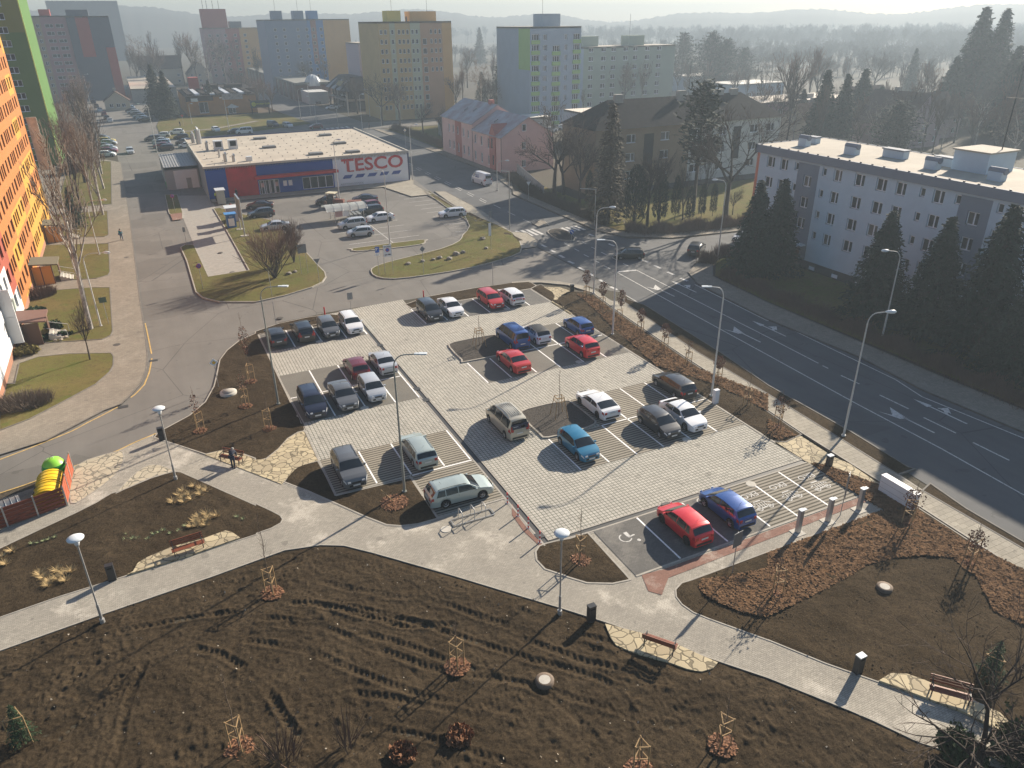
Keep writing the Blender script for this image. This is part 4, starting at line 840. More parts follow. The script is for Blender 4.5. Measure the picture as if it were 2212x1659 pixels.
def lamp(k, x, y, k2, x2, y2, style, label, armlen=1.9, z=.03, thick=.075, mat=None):
    """base pixel, head pixel; arm towards the head in world coordinates"""
    X, Y = AT(k, x, y, z); H = hgt(k, x, y, k2, y2, z); HX, HY = GW(*T(k2, x2, y2), z+H); d = Vector((HX-X, HY-Y, 0)); 
    if d.length > .01: a = min(d.length, armlen*1.3); d.normalize()
    else: d = Vector((1, 0, 0)); a = armlen
    a = max(a, .8); mat = mat or mPoleW
    r = empty('street_lamp', (X, Y, z), math.atan2(d.y, d.x), label, 'street lamp', G_L)
    b = MB(); b.tube([(0, 0, 0), (0, 0, H*.28)], thick*1.25, 8); b.tube([(0, 0, H*.28), (0, 0, H-.9)], [thick, thick*.75], 8); b.build('pole', mat, r)
    b = MB(); P = [(0, 0, H-.9)]+[(a*.42*(1-math.cos(t)), 0, H-.9+.82*math.sin(t)) for t in (.3, .6, .9, 1.2, 1.5)]+[(a*.8, 0, H-.02)]; b.tube(P, thick*.55, 7); b.build('arm', mat, r)
    b = MB(); b.tube([(0, 0, 0), (0, 0, .22)], thick*2.2, 10); b.build('base_collar', mat, r)
    b = MB()
    if style == 'old':
        b.smooth = True
        P = [(a*.78, .04), (a*.78+.15, .1), (a*.78+.4, .15), (a*.78+.65, .13), (a*.78+.8, .03)]; b.tube([(p, 0, H+.0) for p, _ in P], [q for _, q in P], 10)
    else: b.box(a*.75, -.09, H-.05, a*.75+.3, .09, H+.04); b.box(a*.75+.3, -.14, H-.04, a*.75+.8, .14, H+.05)
    b.build('lamp_head', mLampW, r); return r
lamp('32', 650, 458, '31', 1052, 1035, 'old', 'tall lamp with two small crossbars beside the shaded main road, nearest on the right', 2.2)
lamp('31', 985, 1265, '31', 1020, 507, 'old', 'lamp with a diamond sign on its pole in front of the dark spruces')
lamp('21', 705, 885, '21', 865, 132, 'old', 'tall lamp at the end of the car park strip, first of the young tree row', 2.2)
lamp('21', 868, 1240, '21', 770, 413, 'led', 'flat headed lamp among the young trees beside the upper right bays')
lamp('22', 1722, 112, '21', 1690, 817, 'led', 'flat headed lamp beside the white cabinet near the black estate')
lamp('21', 1775, 598, '20', 1760, 1553, 'old', 'lamp on the verge corner between junction and spruces')
lamp('12', 1285, 945, '11', 1430, 1397, 'led', 'flat headed lamp rising between the two pale green estates', mat=mPoleG, armlen=2.4)
lamp('12', 195, 183, '11', 245, 813, 'led', 'flat headed lamp in the soil by the left edge of the car park', mat=mPoleG)
lamp('01', 875, 1168, '01', 940, 523, 'old', 'curved lamp on the lawn with dark rockery near the birch', 2.2)
lamp('01', 860, 548, '01', 922, 68, 'old', 'curved lamp on the lawn above the birch, by the walker in teal', 2.2)
lamp('11', 1158, 458, '10', 1080, 1468, 'old', 'thin lamp on the small grass island of the shop car park', .9)
lamp('11', 722, 62, '10', 682, 1205, 'old', 'thin lamp behind the tractor in front of the shop', .9)
lamp('10', 1355, 1557, '10', 1377, 1077, 'old', 'lamp at the right corner of the shop by the main road')
lamp('10', 2085, 1648, '10', 2172, 1388, 'old', 'lamp beside the delivery van on the main road')
lamp('10', 920, 1120, '10', 900, 813, 'old', 'lamp behind the shop roof at the north junction', .9)
lamp('10', 388, 1028, '10', 398, 768, 'old', 'curved lamp by the club forecourt with a poster on its pole')
lamp('10', 525, 1080, '10', 445, 832, 'old', 'lamp at the zebra crossing behind the shop')
lamp('10', 475, 995, '10', 370, 622, 'old', 'tall lamp on the road to the round white domes')
lamp('10', 800, 1000, '10', 745, 822, 'old', 'lamp in front of the dark roofed pavilion')
lamp('10', 985, 1005, '10', 945, 770, 'old', 'lamp between the bare trees right of the dark roofed pavilion')
lamp('00', 1360, 1320, '00', 1190, 897, 'old', 'lamp leaning over the cars beside the shop loading bay', 2.2)
lamp('00', 1660, 1070, '00', 1630, 895, 'old', 'left lamp on the strip of lawn before the orange club', .9)
lamp('00', 1980, 1125, '00', 1927, 845, 'old', 'right lamp on the strip of lawn before the orange club', .9)
lamp('00', 740, 800, '00', 715, 588, 'old', 'lamp at the far end of the left street'); lamp('00', 778, 890, '00', 757, 640, 'old', 'nearer of the two lamps at the far left street')
def gantry(k, x, y, k2, x2, y2, label, z=.03):
    X, Y = AT(k, x, y, z); H = hgt(k, x, y, k2, y2, z); HX, HY = GW(*T(k2, x2, y2), z+H); r = empty('gantry_pole', (X, Y, z), math.atan2(HY-Y, HX-X), label, 'road gantry'); L_ = max(1.2, math.hypot(HX-X, HY-Y))
    b = MB(); b.tube([(0, 0, 0), (0, 0, H)], .08, 8); b.build('pole', mSteel, r); b = MB(); b.bar((0, 0, H-.06), (L_, 0, H+.05), .1); b.build('arm', mSteel, r); return r
gantry('21', 712, 302, '20', 590, 1632, 'slim steel pole with straight arm and blue board by the crossing'); gantry('11', 2192, 325, '11', 2160, -180, 'steel pole with straight arm beside the shop verge')
gantry('10', 710, 1100, '10', 750, 915, 'steel gantry pole at the far junction, left one'); gantry('10', 1085, 1090, '10', 1040, 918, 'steel gantry pole at the far junction, right one')
def mushroom(k, x, y, k2, x2, y2, label):
    X, Y = AT(k, x, y); H = hgt(k, x, y, k2, y2); r = empty('park_lamp', (X, Y, ZP), 0, label, 'park lamp', 'mushroom park lamps')
    b = MB(); b.tube([(0, 0, 0), (0, 0, .3)], .13, 10); b.build('base_collar', mPole, r); b = MB(); b.tube([(0, 0, .3), (0, 0, 1.3)], .075, 8); b.tube([(0, 0, 1.3), (0, 0, H-.55)], .045, 8); b.build('pole', mPole, r)
    b = MB(); b.lathe([(.05, H-.6), (.1, H-.5), (.1, H-.42), (.0, H-.42)], n=12); b.build('lamp_socket', mPole, r); b = MB(); b.lathe([(.11, H-.44), (.15, H-.32), (.14, H-.1), (0, H-.08)], n=14); b.build('diffuser', mLens, r)
    b = MB(); b.lathe([(0, H-.1), (.40, H-.1), (.42, H-.05), (.30, H+.03), (.12, H+.07), (0, H+.075)], n=24); b.build('lamp_shade', mLampW, r)
mushroom('02', 1520, 828, '02', 1370, 205, 'mushroom lamp at the corner of path and street near the bins')
mushroom('03', 890, 405, '02', 660, 1325, 'mushroom lamp at the lower left path edge'); mushroom('23', 412, 330, '22', 425, 1280, 'mushroom lamp on the lower path near the black litter bin in the middle')
# litter bins, cabinets, chargers
def binpost(k, x, y, k2, y2, label, top=None, wd=.42, name='litter_bin', cat='litter bin', mat=mBlackB, slot=True, rz=.0):
    X, Y = AT(k, x, y); H = hgt(k, x, y, k2, y2)*.93; r = empty(name, (X, Y, ZP), rz, label, cat)
    b = MB(); b.cbox(0, 0, H/2, wd, wd*.72, H); b.build('body', mat, r); b = MB(); b.cbox(0, 0, H+.03, wd+.02, wd*.72+.02, .06); b.build('lid', top or mat, r)
    if slot: b = MB(); b.cbox(0, -wd*.36-.003, H-.13, wd*.6, .012, .1); b.build('slot', mUnder, r)
    return r
binpost('02', 1402, 482, '02', 375, 'black litter bin at the corner of street and path'); binpost('23', 683, 385, '23', 250, 'black litter bin beside the sandstone bench place'); binpost('02', 975, 1690, '02', 1560, 'black litter bin on the soil by the lower left path')
binpost('33', 770, 830, '33', 680, 'black litter bin with pale top beside the lower right path', mLampW); binpost('21', 518, 860, '21', 800, 'black litter bin by the flags at the top corner of the car park'); binpost('32', 522, 715, '32', 612, 'black litter bin with pale top beside the yellow flags on the right', mLampW)
binpost('22', 1755, 165, '22', 45, 'white electrical cabinet behind the black estate', mWhiteWall, .45, 'electrical_cabinet', 'cabinet', mWhiteWall, False)
for i, (x, y, x2, y2, lb) in enumerate(((255, 1282, 285, 1090, 'left charging post beside the EKO bays'), (515, 1187, 550, 995, 'middle charging post beside the EKO bays'), (783, 1087, 820, 905, 'right charging post beside the EKO bays'))):
    X, Y = AT('32', x, y); H = hgt('32', x, y, '32', y2); r = empty('charging_post', (X, Y, ZP), 0, lb, 'charging post', 'charging posts')
    b = MB(); b.cbox(0, 0, .01, .75, .75, .02); b.build('base_plate', mConcL, r); b = MB(); b.cbox(0, 0, H/2, .3, .22, H); b.build('body', mSteel, r); b = MB(); b.cbox(0, 0, H+.02, .33, .3, .04); b.cbox(.22, .0, H+.0, .3, .22, .03); b.build('cover', mLampW, r)
# white monument wall by the main road
P = [AT('32', 948, 925), AT('32', 1240, 1105)]; a = math.atan2(P[1][1]-P[0][1], P[1][0]-P[0][0]); Lw = math.dist(*P); r = empty('monument_wall', (*P[0], ZP), a, 'long low white wall block between bark mulch and slab pavement', 'wall')
b = MB(); b.box(0, 0, 0, Lw, .45, 1.28); b.build('body', mWhiteWall, r); b = MB(); b.box(-.02, -.02, 1.28, Lw+.02, .47, 1.33); b.build('coping', M('coping', (.75, .76, .78), .6), r)
for z in (.43, .86): b = MB(); b.box(0, -.004, z, Lw, 0, z+.012); b.build('joint', mTrim, r)
# sign posts with flat panels
def sign(k, x, y, k2, y2, shape, label, size=.6, front=None, rz=0., z=ZP, back=False, posts=1, zc=None, txt_=None):
    X, Y = AT(k, x, y, z); H = hgt(k, x, y, k2, y2, z); r = empty('road_sign', (X, Y, z), rz, label, 'sign'); front = front or (mSignBack if back else mSignB)
    for q in range(posts):
        px = 0 if posts == 1 else (-.3+.6*q/(posts-1))*size*1.2; b = MB(); b.tube([(px, .03, 0), (px, .03, H)], .03, 6); b.build('post', mSteel, r)
    c = H-size/2 if zc is None else zc; b = MB(); s = size/2
    if shape == 'disc': b.M = Matrix.Rotation(math.pi/2, 4, 'X') @ Matrix.Translation((0, c, 0)); b.lathe([(0, 0), (s, 0), (s, .03), (0, .03)], n=20)
    elif shape == 'tri': b.add([(-s, -.02, c+s*.8), (s, -.02, c+s*.8), (0, -.02, c-s*.8), (-s, 0, c+s*.8), (s, 0, c+s*.8), (0, 0, c-s*.8)], [(0, 2, 1), (3, 4, 5), (0, 1, 4, 3), (1, 2, 5, 4), (2, 0, 3, 5)])
    elif shape == 'diamond': b.add([(-s, -.02, c), (0, -.02, c-s), (s, -.02, c), (0, -.02, c+s), (-s, 0, c), (0, 0, c-s), (s, 0, c), (0, 0, c+s)], [(0, 1, 2, 3), (7, 6, 5, 4), (0, 4, 5, 1), (1, 5, 6, 2), (2, 6, 7, 3), (3, 7, 4, 0)])
    else: b.box(-s*shape, -.02, c-s, s*shape, 0, c+s)
    b.build('panel', front, r); return r, c
def face(r, c, kind, s):
    b = MB(); b.M = Matrix.Rotation(math.pi/2, 4, 'X') @ Matrix.Translation((0, c, 0))
    if kind == 'nopark':
        ring(b, 0, 0, s*.78, s*.2, .035); b.build('red_ring', mSignR, r); b = MB(); 
        for q in (-1, 1): b.add([(-s*.6*q-.03, -.04, c-s*.6), (-s*.6*q+.04, -.04, c-s*.6), (s*.6*q+.03, -.04, c+s*.6), (s*.6*q-.04, -.04, c+s*.6)], [(0, 1, 2, 3)]); 
        b.build('red_cross', mSignR, r)
    if kind == 'prio':
        for q, m_ in ((.72, mSignW), (.5, mSignY)):
            b = MB(); y = -.022-(.8-q)*.01; b.add([(-s*q, y, c), (0, y, c-s*q), (s*q, y, c), (0, y, c+s*q)], [(0, 1, 2, 3)]); b.build('symbol', m_, r)
r, c = sign('01', 1755, 838, '01', 618, 'disc', 'round blue no-stopping sign on the grass island', .62, z=.15); face(r, c, 'nopark', .31)
r, c = sign('01', 1513, 168, '01', 20, 'disc', 'round no-stopping sign on the narrow island by the delivery ramp', .62, z=.15); face(r, c, 'nopark', .31)
r, c = sign('01', 1890, 1690, '01', 1440, 'diamond', 'yellow and white diamond priority sign by the street kerb', .75, mSignW, z=.15); face(r, c, 'prio', .37)
sign('11', 548, 780, '11', 572, 'tri', 'give way sign seen from behind at the island corner', .85, back=True, z=.15)
sign('11', 423, 705, '11', 452, 1.0, 'large sign on two posts seen from behind beside the bare shrub', 1.15, back=True, posts=2, z=.15)
r, c = sign('11', 1152, 712, '11', 458, .68, 'tall white zone sign with two posts at the shop entrance', 1.5, mSignW, posts=2, z=.15)
txt('ZONA', .3, (0, -.03, c+.53), 0, mTrim, 'lettering', r, math.pi/2, .004); b = MB(); b.M = Matrix.Rotation(math.pi/2, 4, 'X') @ Matrix.Translation((0, c+.12, .025)); b.lathe([(0, .005), (.26, .005)], n=18); b.build('blue_disc', mSignB, r); b = MB(); b.M = Matrix.Rotation(math.pi/2, 4, 'X') @ Matrix.Translation((0, c+.12, 0)); ring(b, 0, 0, .2, .06, .036); b.build('red_ring', mSignR, r)
b = MB(); b.box(-.4, -.035, c-.55, -.05, -.022, c-.45); b.box(.05, -.035, c-.55, .4, -.022, c-.42); b.build('vehicle_symbol', mTrim, r)
r, c = sign('11', 1065, 712, '11', 474, .72, 'blue parking sign with white plate below it near the zone sign', .75, mSignB, z=.15); txt('P', .5, (-.08, -.03, c+.05), 0, mWT, 'lettering', r, math.pi/2, .004, bold=.01); b = MB(); b.box(-.27, -.02, c-.78, .27, 0, c-.42); b.build('lower_plate', mSignW, r)
sign('11', 1450, 708, '11', 468, 'diamond', 'sign with two dark panels seen from behind on the boulder lawn', .75, back=True, z=.15)
sign('11', 825, 1035, '11', 870, .75, 'small pale sign seen from behind near the white estate', .8, back=True); sign('12', 2030-2212+2212, -1000, '11', 0, 1, 'x', .1) if 0 else None
sign('22', 1905, 1645, '22', 1282, .75, 'grey steel sign seen from behind beside the dark blue hatchback', 1.0, back=True, rz=.15, posts=1)
sign('32', 628, 1135, '32', 775, .38, 'tall narrow grey sign panel between the charging posts', 1.75, back=True, rz=.7)
r, c = sign('21', 515, 412, '21', 328, 'disc', 'round blue keep right sign on the traffic island', .65, z=.16); b = MB(); b.add([(-.2, -.05, c+.2), (-.12, -.05, c+.24), (.15, -.05, c-.06), (.2, -.05, c-.02), (.2, -.05, c-.2), (.02, -.05, c-.2), (.07, -.05, c-.14)], [(0, 6, 5, 4, 3, 2, 1)]); b.build('white_arrow', mSignW, r)
r, c = sign('11', 2032, 500, '11', 165, .5, 'tall thin sign with a white banner on the lawn by the crossing', .9, back=True, z=.15); b = MB(); b.box(-.35, -.02, c-3.0, .05, 0, c-1.2); b.build('banner', mSignW, r)
r, c = sign('20', 143, 1720, '20', 1565, 'tri', 'warning triangle sign by the pink house fence', .9, mSignW); sign('21', 2008, 400, '21', 268, .55, 'white rectangular sign on a white post by the spruces', 1.1, mSignW)
r, c = sign('00', 1590, 1090, '00', 990, 'tri', 'give way sign on the lawn before the orange club', .9, mSignR)
r, c = sign('01', 940, 1140, '01', 910, 1.2, 'dark green sign plate on a thin post beside the curved lamp', .6, M('green sign', (.05, .09, .06), .6)); r, c = sign('10', 1297, 1290, '10', 1110, 'diamond', 'diamond priority sign on the verge across from the shop', .8, mSignW); face(r, c, 'prio', .4)
r, c = sign('01', 1615, 462, '01', 305, .5, 'narrow sign leaning at the tip of the grass island', .7, back=True, z=.15)
for k, x, y, y2 in (('11', 2048, 815, 610), ('11', 175, 1150, 945), ('11', 140, 905, 685), ('00', 1518, 1330, 1190)):
    X, Y = AT(k, x, y); H = hgt(k, x, y, k, y2); b = MB(); b.tube([(0, 0, 0), (0, 0, H)], .035, 6); o = b.build('marker_pole', mSteel); o.location = (X, Y, ZP)
    tag(o, {2048: 'thin bare pole at the edge of the bed above the red estate', 175: 'thin bare pole by the dark grey hatchback', 140: 'thin bare pole on the grass island near its lower rim', 1518: 'thin pole between cars at the loading yard'}[x], 'pole')
for i, (k, x, y, y2, lb) in enumerate((('12', 2172, 1030, 940, 'red and white bollard by the pale green estate bonnet'), ('22', 52, 1140, 1045, 'second red and white bollard along the drain'), ('22', 141, 1246, 1150, 'third red and white bollard along the drain'), ('22', 240, 1370, 1272, 'last red and white bollard beside the round soil bed'))):
    X, Y = AT(k, x, y); H = hgt(k, x, y, k, y2); r = empty('bollard', (X, Y, ZP), 0, lb, 'bollard', 'red and white bollards'); b = MB(); b.tube([(0, 0, 0), (0, 0, H)], .05, 8); b.build('post', mSignR, r)
    for q in (.25, .6): b = MB(); b.tube([(0, 0, H*q), (0, 0, H*(q+.15))], .053, 8); b.build('white_band', mSignW, r)
    b = MB(); b.cbox(0, 0, .01, .2, .2, .02); b.build('foot_plate', mSteel, r)
for k, x, y, y2, lb in (('11', 1450, 930, 875, 'short red post behind the dark grey people carrier'), ('11', 597, 1075, 1022, 'short red post behind the grey hatchback')):
    X, Y = AT(k, x, y); b = MB(); b.tube([(0, 0, 0), (0, 0, 1.1)], .075, 8); o = b.build('marker_post', mSignR); o.location = (X, Y, ZP); tag(o, lb, 'post')
# bicycle rack
P = [AT('12', *q) for q in ((1680, 1182), (2025, 1082), (2065, 1132), (1715, 1232))]; r = empty('bicycle_rack', (*P[0], ZP), math.atan2(P[1][1]-P[0][1], P[1][0]-P[0][0]), 'galvanised bicycle rack with three hoops on the pavers', 'bicycle rack'); Lr = math.dist(P[0], P[1]); Wr = -math.dist(P[0], P[3])
b = MB(); [b.bar(a, c, .05) for a, c in (((0, 0, .05), (Lr, 0, .05)), ((Lr, 0, .05), (Lr, Wr, .05)), ((Lr, Wr, .05), (0, Wr, .05)), ((0, Wr, .05), (0, 0, .05)))]; b.build('frame', mPole, r)
for q in (.2, .5, .78): b = MB(); b.tube([(Lr*q, 0, .05), (Lr*q, 0, .8), (Lr*q, Wr*.15, .88), (Lr*q, Wr*.85, .88), (Lr*q, Wr, .8), (Lr*q, Wr, .05)], .028, 6); b.build('hoop', mPole, r)
# benches
def bench(p0, p1, facing, label, arms=True):
    a = Vector(p0); c = Vector(p1); u = (c-a).normalized(); L_ = (c-a).length; r = empty('park_bench', ((a.x+c.x)/2, (a.y+c.y)/2, ZP+.02), math.atan2(u.y, u.x), label, 'bench', 'park benches'); f = facing   # f=+1 backrest on +y side
    for k in range(4): b = MB(); b.box(-L_/2, f*(-.36+k*.115)-.045, .42, L_/2, f*(-.36+k*.115)+.045, .455); b.build('seat_slat', mWoodR, r)
    for k in range(3): b = MB(); z = .56+k*.125; y = f*(.13+.045*k); b.box(-L_/2, y-.015, z, L_/2, y+.02, z+.1); b.build('back_slat', mWoodR, r)
    for s in (-1, 1):
        x = s*(L_/2-.12); b = MB(); b.bar((x, -f*.36, 0), (x, -f*.33, .42), .05); b.bar((x, f*.1, 0), (x, f*.06, .42), .05); b.bar((x, f*.06, .42), (x, f*.25, .92), .045); b.bar((x, -f*.38, .41), (x, f*.08, .41), .045)
        if arms: b.bar((x, -f*.34, .42), (x, -f*.34, .64), .035); b.bar((x, -f*.36, .65), (x, f*.16, .65), .04)
        b.build('side_frame', mBlackB, r)
    return r
bench(AT('02', 1492, 1480), AT('02', 1770, 1392), 1, 'red brown bench by the dry grasses along the lower left path')
bench(AT('02', 1925, 650), AT('02', 2105, 685), 1, 'red brown bench with a person leaning over it')
bench(AT('23', 1125, 590), AT('23', 1410, 690), -1, 'red brown bench seen from behind on the sandstone bay in the middle foreground')
bench(AT('33', 1375, 990), AT('33', 1740, 1090), 1, 'red brown bench behind bare branches at the lower right')
# sandstone edge boulders, manholes
def manhole(k, x, y, R, label, z=.2, hgt_=.12):
    X, Y = AT(k, x, y, z); r = empty('manhole', (X, Y, 0), 0, label, 'manhole'); b = MB(); b.lathe([(R, z-.2), (R, z+hgt_), (R*.62, z+hgt_+.01)], n=28); b.build('iron_ring', M('rusty iron', (.16, .115, .08), .8, .4, 20), r)
    b = MB(); b.lathe([(R*.62, z+hgt_+.012), (0, z+hgt_+.02)], n=24); b.build('concrete_lid', mConcL, r)
    for q in range(12): pass
manhole('23', 282, 910, .47, 'round manhole with pale lid in the churned foreground soil'); manhole('33', 1006, 104, .44, 'round manhole with pale lid in the smooth soil on the right')
X, Y = AT('02', 1975, 85); r = empty('well_cover', (X, Y, ZP), 0, 'raised concrete well ring with stone lid on the soil beside the street', 'well cover'); b = MB(); b.lathe([(.72, 0), (.72, .22), (.5, .24)], n=24); b.build('ring', mConcL, r); b = MB(); b.lathe([(.5, .24), (.48, .33), (0, .35)], n=20); b.build('lid', mConc, r)
b = MB()
for k, x, y, R in (('01', 1008, 1318, .33), ('01', 1092, 563, .3), ('01', 1905, 522, .3), ('01', 2005, 692, .3), ('11', 207, 1087, .33)): q = AT(k, x, y, .14); b.lathe([(0, .145), (R, .145), (R+.04, .13)], q[0], q[1], 18, 0, False)
struct(b.build('manhole_cover', [M('manhole iron', (.07, .062, .055), .8, .3, 20)]))
b = MB(); q = AT('01', 1325, 1448); b.cbox(q[0], q[1], .033, .75, .45, .02); q = AT('02', 1062, 188); b.cbox(q[0], q[1], .033, .8, .5, .02); q = AT('11', 468, 1083); b.cbox(q[0], q[1], .033, .7, .4, .02); struct(b.build('drain_grate', [mDrain]))
def boulder(X, Y, s, label, mat=None, seed=0, z=.15):
    bm = bmesh.new(); bmesh.ops.create_icosphere(bm, subdivisions=2, radius=s); rr = random.Random(seed)
    for v in bm.verts: v.co *= rr.uniform(.78, 1.15); v.co.z *= .62
    me = bpy.data.meshes.new('boulder'); bm.to_mesh(me); bm.free(); me.materials.append(mat or M('boulder stone', (.26, .235, .20), .9, .45, 3)); o = bpy.data.objects.new('boulder', me); COL.objects.link(o); o.location = (X, Y, z+s*.35); o.rotation_euler.z = seed
    return tag(o, label, 'boulder', 'boulders on the lawns')
for i, (k, x, y, s, lb) in enumerate((('11', 1315, 628, .38, 'grey boulder nearest the zone sign'), ('11', 1440, 605, .36, 'pale boulder at the foot of the dark sign'), ('11', 1532, 590, .3, 'small boulder right of the dark sign'), ('11', 1585, 575, .4, 'brown boulder in the middle of the row'), ('11', 1672, 585, .42, 'pale flat boulder in front of the row'), ('11', 1730, 545, .5, 'largest double boulder of the row'), ('11', 1788, 528, .38, 'boulder on the right of the largest one'), ('11', 1990, 492, .35, 'lone boulder near the banner sign'), ('11', 1958, 412, .45, 'boulder at the edge of the parking by the banner'), ('11', 285, 712, .38, 'grey boulder under the bare shrub'), ('11', 340, 695, .3, 'small dark boulder by the two posts'), ('01', 2150, 440, .3, 'boulder beside the advertising frame'))):
    boulder(*AT(k, x, y), s, lb, seed=i)
# ------------------------------------------------------------------ young staked trees
mBarkF = M('fresh bark', (.30, .135, .06), .85, rgb2=(.12, .055, .026), vs_=5); mLeafBr = M('withered leaves', (.20, .085, .05), .85, .45, 6); mMound = mMulch
def stakes(r, n, rad, H, legs=3, tilt=0):
    for i in range(legs):
        a = 2*math.pi*i/legs+.5; b = MB(); b.tube([(rad*math.cos(a)*(1+tilt), rad*math.sin(a)*(1+tilt), 0), (rad*math.cos(a), rad*math.sin(a), H)], .032, 6); b.build('stake', mWood, r)
    for z in ((H*.97, H*.55) if not tilt else (H*.97, H*.8)):
        k_ = 1+tilt*(1-z/H)
        for i in range(legs):
            a = 2*math.pi*i/legs+.5; c = 2*math.pi*(i+1)/legs+.5; b = MB(); b.bar((rad*k_*math.cos(a), rad*k_*math.sin(a), z), (rad*k_*math.cos(c), rad*k_*math.sin(c), z), .04); b.build('cross_batten', mWood, r)
def leafquads(C, s, r_):
    n = len(C); a = r_.uniform(0, 6.28, n); t = r_.normal(0, .6, n); t2 = r_.normal(0, .6, n); ss = s*r_.uniform(.6, 1.3, n)
    ux = np.stack([np.cos(a), np.sin(a), t], 1)*ss[:, None]/2; uy = np.stack([-np.sin(a)*t2, np.cos(a)*t2, np.ones(n)], 1)*ss[:, None]/2; C = np.asarray(C)
    return np.stack([C-ux-uy, C+ux-uy, C+ux+uy, C-ux+uy], 1).reshape(-1, 3)
def chips(C, s, r_):
    V = leafquads(C, s, r_); c = np.repeat(np.asarray(C)[:, 2], 4); d = V[:, 2]-c; V = V.copy(); k = len(C); a = r_.uniform(0, 6.28, k); ss = s*r_.uniform(.6, 1.4, k)
    ux = np.stack([np.cos(a), np.sin(a), r_.normal(0, .3, k)], 1)*ss[:, None]*.8; uy = np.stack([-np.sin(a), np.cos(a), r_.normal(0, .3, k)], 1)*ss[:, None]*.35; C = np.asarray(C)
    return np.stack([C-ux-uy, C+ux-uy, C+ux+uy, C-ux+uy], 1).reshape(-1, 3)
def young(k, x, y, k2, y2, label, leaves=0, H=1.9, legs=3, tilt=0, mound=.55, seed=1, group='young staked trees', bushy=.22, rad=.36, lz=(.4, .8)):
    X, Y = AT(k, x, y); TH_ = max(hgt(k, x, y, k2, y2), H+.5); r = empty('young_tree', (X, Y, ZP), seed*1.7, label, 'young tree', group); q = random.Random(seed); rr = np.random.default_rng(seed)
    stakes(r, 3, rad, H, legs, tilt)
    b = MB(); P = [(0, 0, 0)]+[(q.uniform(-.04, .04), q.uniform(-.04, .04), TH_*i/6) for i in range(1, 7)]; b.tube(P, [.035*(1-i/8) for i in range(7)], 5)
    for i in range(16):
        z = q.uniform(.42, .95)*TH_; a = q.uniform(0, 6.28); l = q.uniform(.25, .7)*(1.15-z/TH_)*TH_*.3; b.tube([(0, 0, z), (l*.5*math.cos(a), l*.5*math.sin(a), z+l*.5), (l*.8*math.cos(a), l*.8*math.sin(a), z+l*1.1)], [.012, .008, .004], 3, cap=False)
    b.build('trunk', mBark_, r)
    if leaves:
        z = rr.uniform(TH_*lz[0], TH_*lz[1], leaves); a = rr.uniform(0, 6.28, leaves); w_ = bushy*np.sin(np.clip((z/TH_-lz[0])/(lz[1]-lz[0]), .08, 1)*math.pi*.92)**.7*rr.uniform(.1, 1, leaves)**.6*1.6
        V = leafquads(np.stack([np.cos(a)*w_, np.sin(a)*w_, z], 1), .075, rr); npmesh('withered_leaves', V, np.arange(len(V)).reshape(-1, 4), mLeafBr, r, False)
    if mound:
        n = 400; a = rr.uniform(0, 6.28, n); d = mound*rr.uniform(0, 1, n)**.6; C = np.stack([np.cos(a)*d, np.sin(a)*d, .06+.16*(1-d/mound)], 1); C[:, 2] = .05+.09*(1-d/mound); V = chips(C, .10, rr); b = MB(); b.lathe([(mound, -.02), (mound*.6, .07), (0, .12)], n=14)
        m2 = b.build('mulch_mound', mMound, r); npmesh('bark_chips', V, np.arange(len(V)).reshape(-1, 4), mBarkF, m2, False)
    return r
YT = [('02', 1730, 408, '02', 20, 'staked sapling with a few withered leaves nearest the street bin', 110), ('01', 2170, 1640, '01', 1040, 'staked sapling with brown leaves furthest up the left soil bed', 260), ('02', 2125, 195, '01', 1500, 'staked sapling beside the concrete well cover', 90),
      ('12', 118, 388, '12', 70, 'staked sapling in the soil beside the flat headed lamp', 0), ('13', 140, 150, '12', 1110, 'bare branching sapling between path edge and churned soil', 0), ('13', 1738, 785, '13', 330, 'staked sapling alone in the churned soil, centre foreground', 0),
      ('22', 588, 1525, '22', 1060, 'staked sapling on the rounded bed next to the mushroom lamp', 0), ('23', 1815, 1465, '23', 1020, 'staked sapling with a big bark mound, right of the pale manhole', 0), ('23', 1100, 1680, '23', 1310, 'thin sapling cut by the lower picture edge', 0), ('03', 2070, 1490, '03', 810, 'staked sapling at the lower left with reddish mound', 0),
      ('32', 85, 375, '32', 45, 'staked sapling next to the yellow flags by the main road', 160), ('32', 1205, 1225, '32', 840, 'staked sapling beside the white monument wall', 260), ('32', 1735, 1560, '32', 1200, 'staked sapling at the far right on bark mulch', 240), ('33', 65, 160, '32', 1440, 'staked sapling on the bark bed edge', 60)]
for i, (k, x, y, k2, y2, lb, lv) in enumerate(YT): young(k, x, y, k2, y2, lb, lv, 1.75 if i < 10 else 1.9, legs=4 if i in (5,) else 3, seed=i+1, bushy=.3 if i < 10 else .42, mound=.62 if k[1] == '3' or i in (4, 6) else .5)
for i, (x, y, y2, lv, nm) in enumerate(((640, 925, 660, 420, 'first'), (780, 1025, 760, 420, 'second'), (935, 1135, 830, 420, 'third'), (1108, 1245, 990, 380, 'fourth'), (1312, 1382, 1120, 300, 'fifth'), (1512, 1512, 1270, 60, 'sixth'), (1772, 1645, 1400, 380, 'seventh'), (2030, 1847, 1540, 0, 'eighth'))):
    young('21', x, y, '21', y2, nm+' staked tree of the row beside the right edge of the car park', lv, 1.6, seed=30+i, bushy=.34, mound=0, lz=(.5, .93))
for k, x, y, k2, y2, y3, lb in (('11', 1930, 1335, '11', 1060, 1180, 'sapling inside four leaning stakes on the upper gravel island'), ('22', 405, 285, '21', 1535, 1764, 'sapling inside four leaning stakes on the lower gravel island')):
    young(k, x, y, k2, y2, lb, 0, hgt(k, x, y, '11' if k == '11' else '21', y3), 4, .9, 0, seed=50, rad=.42)
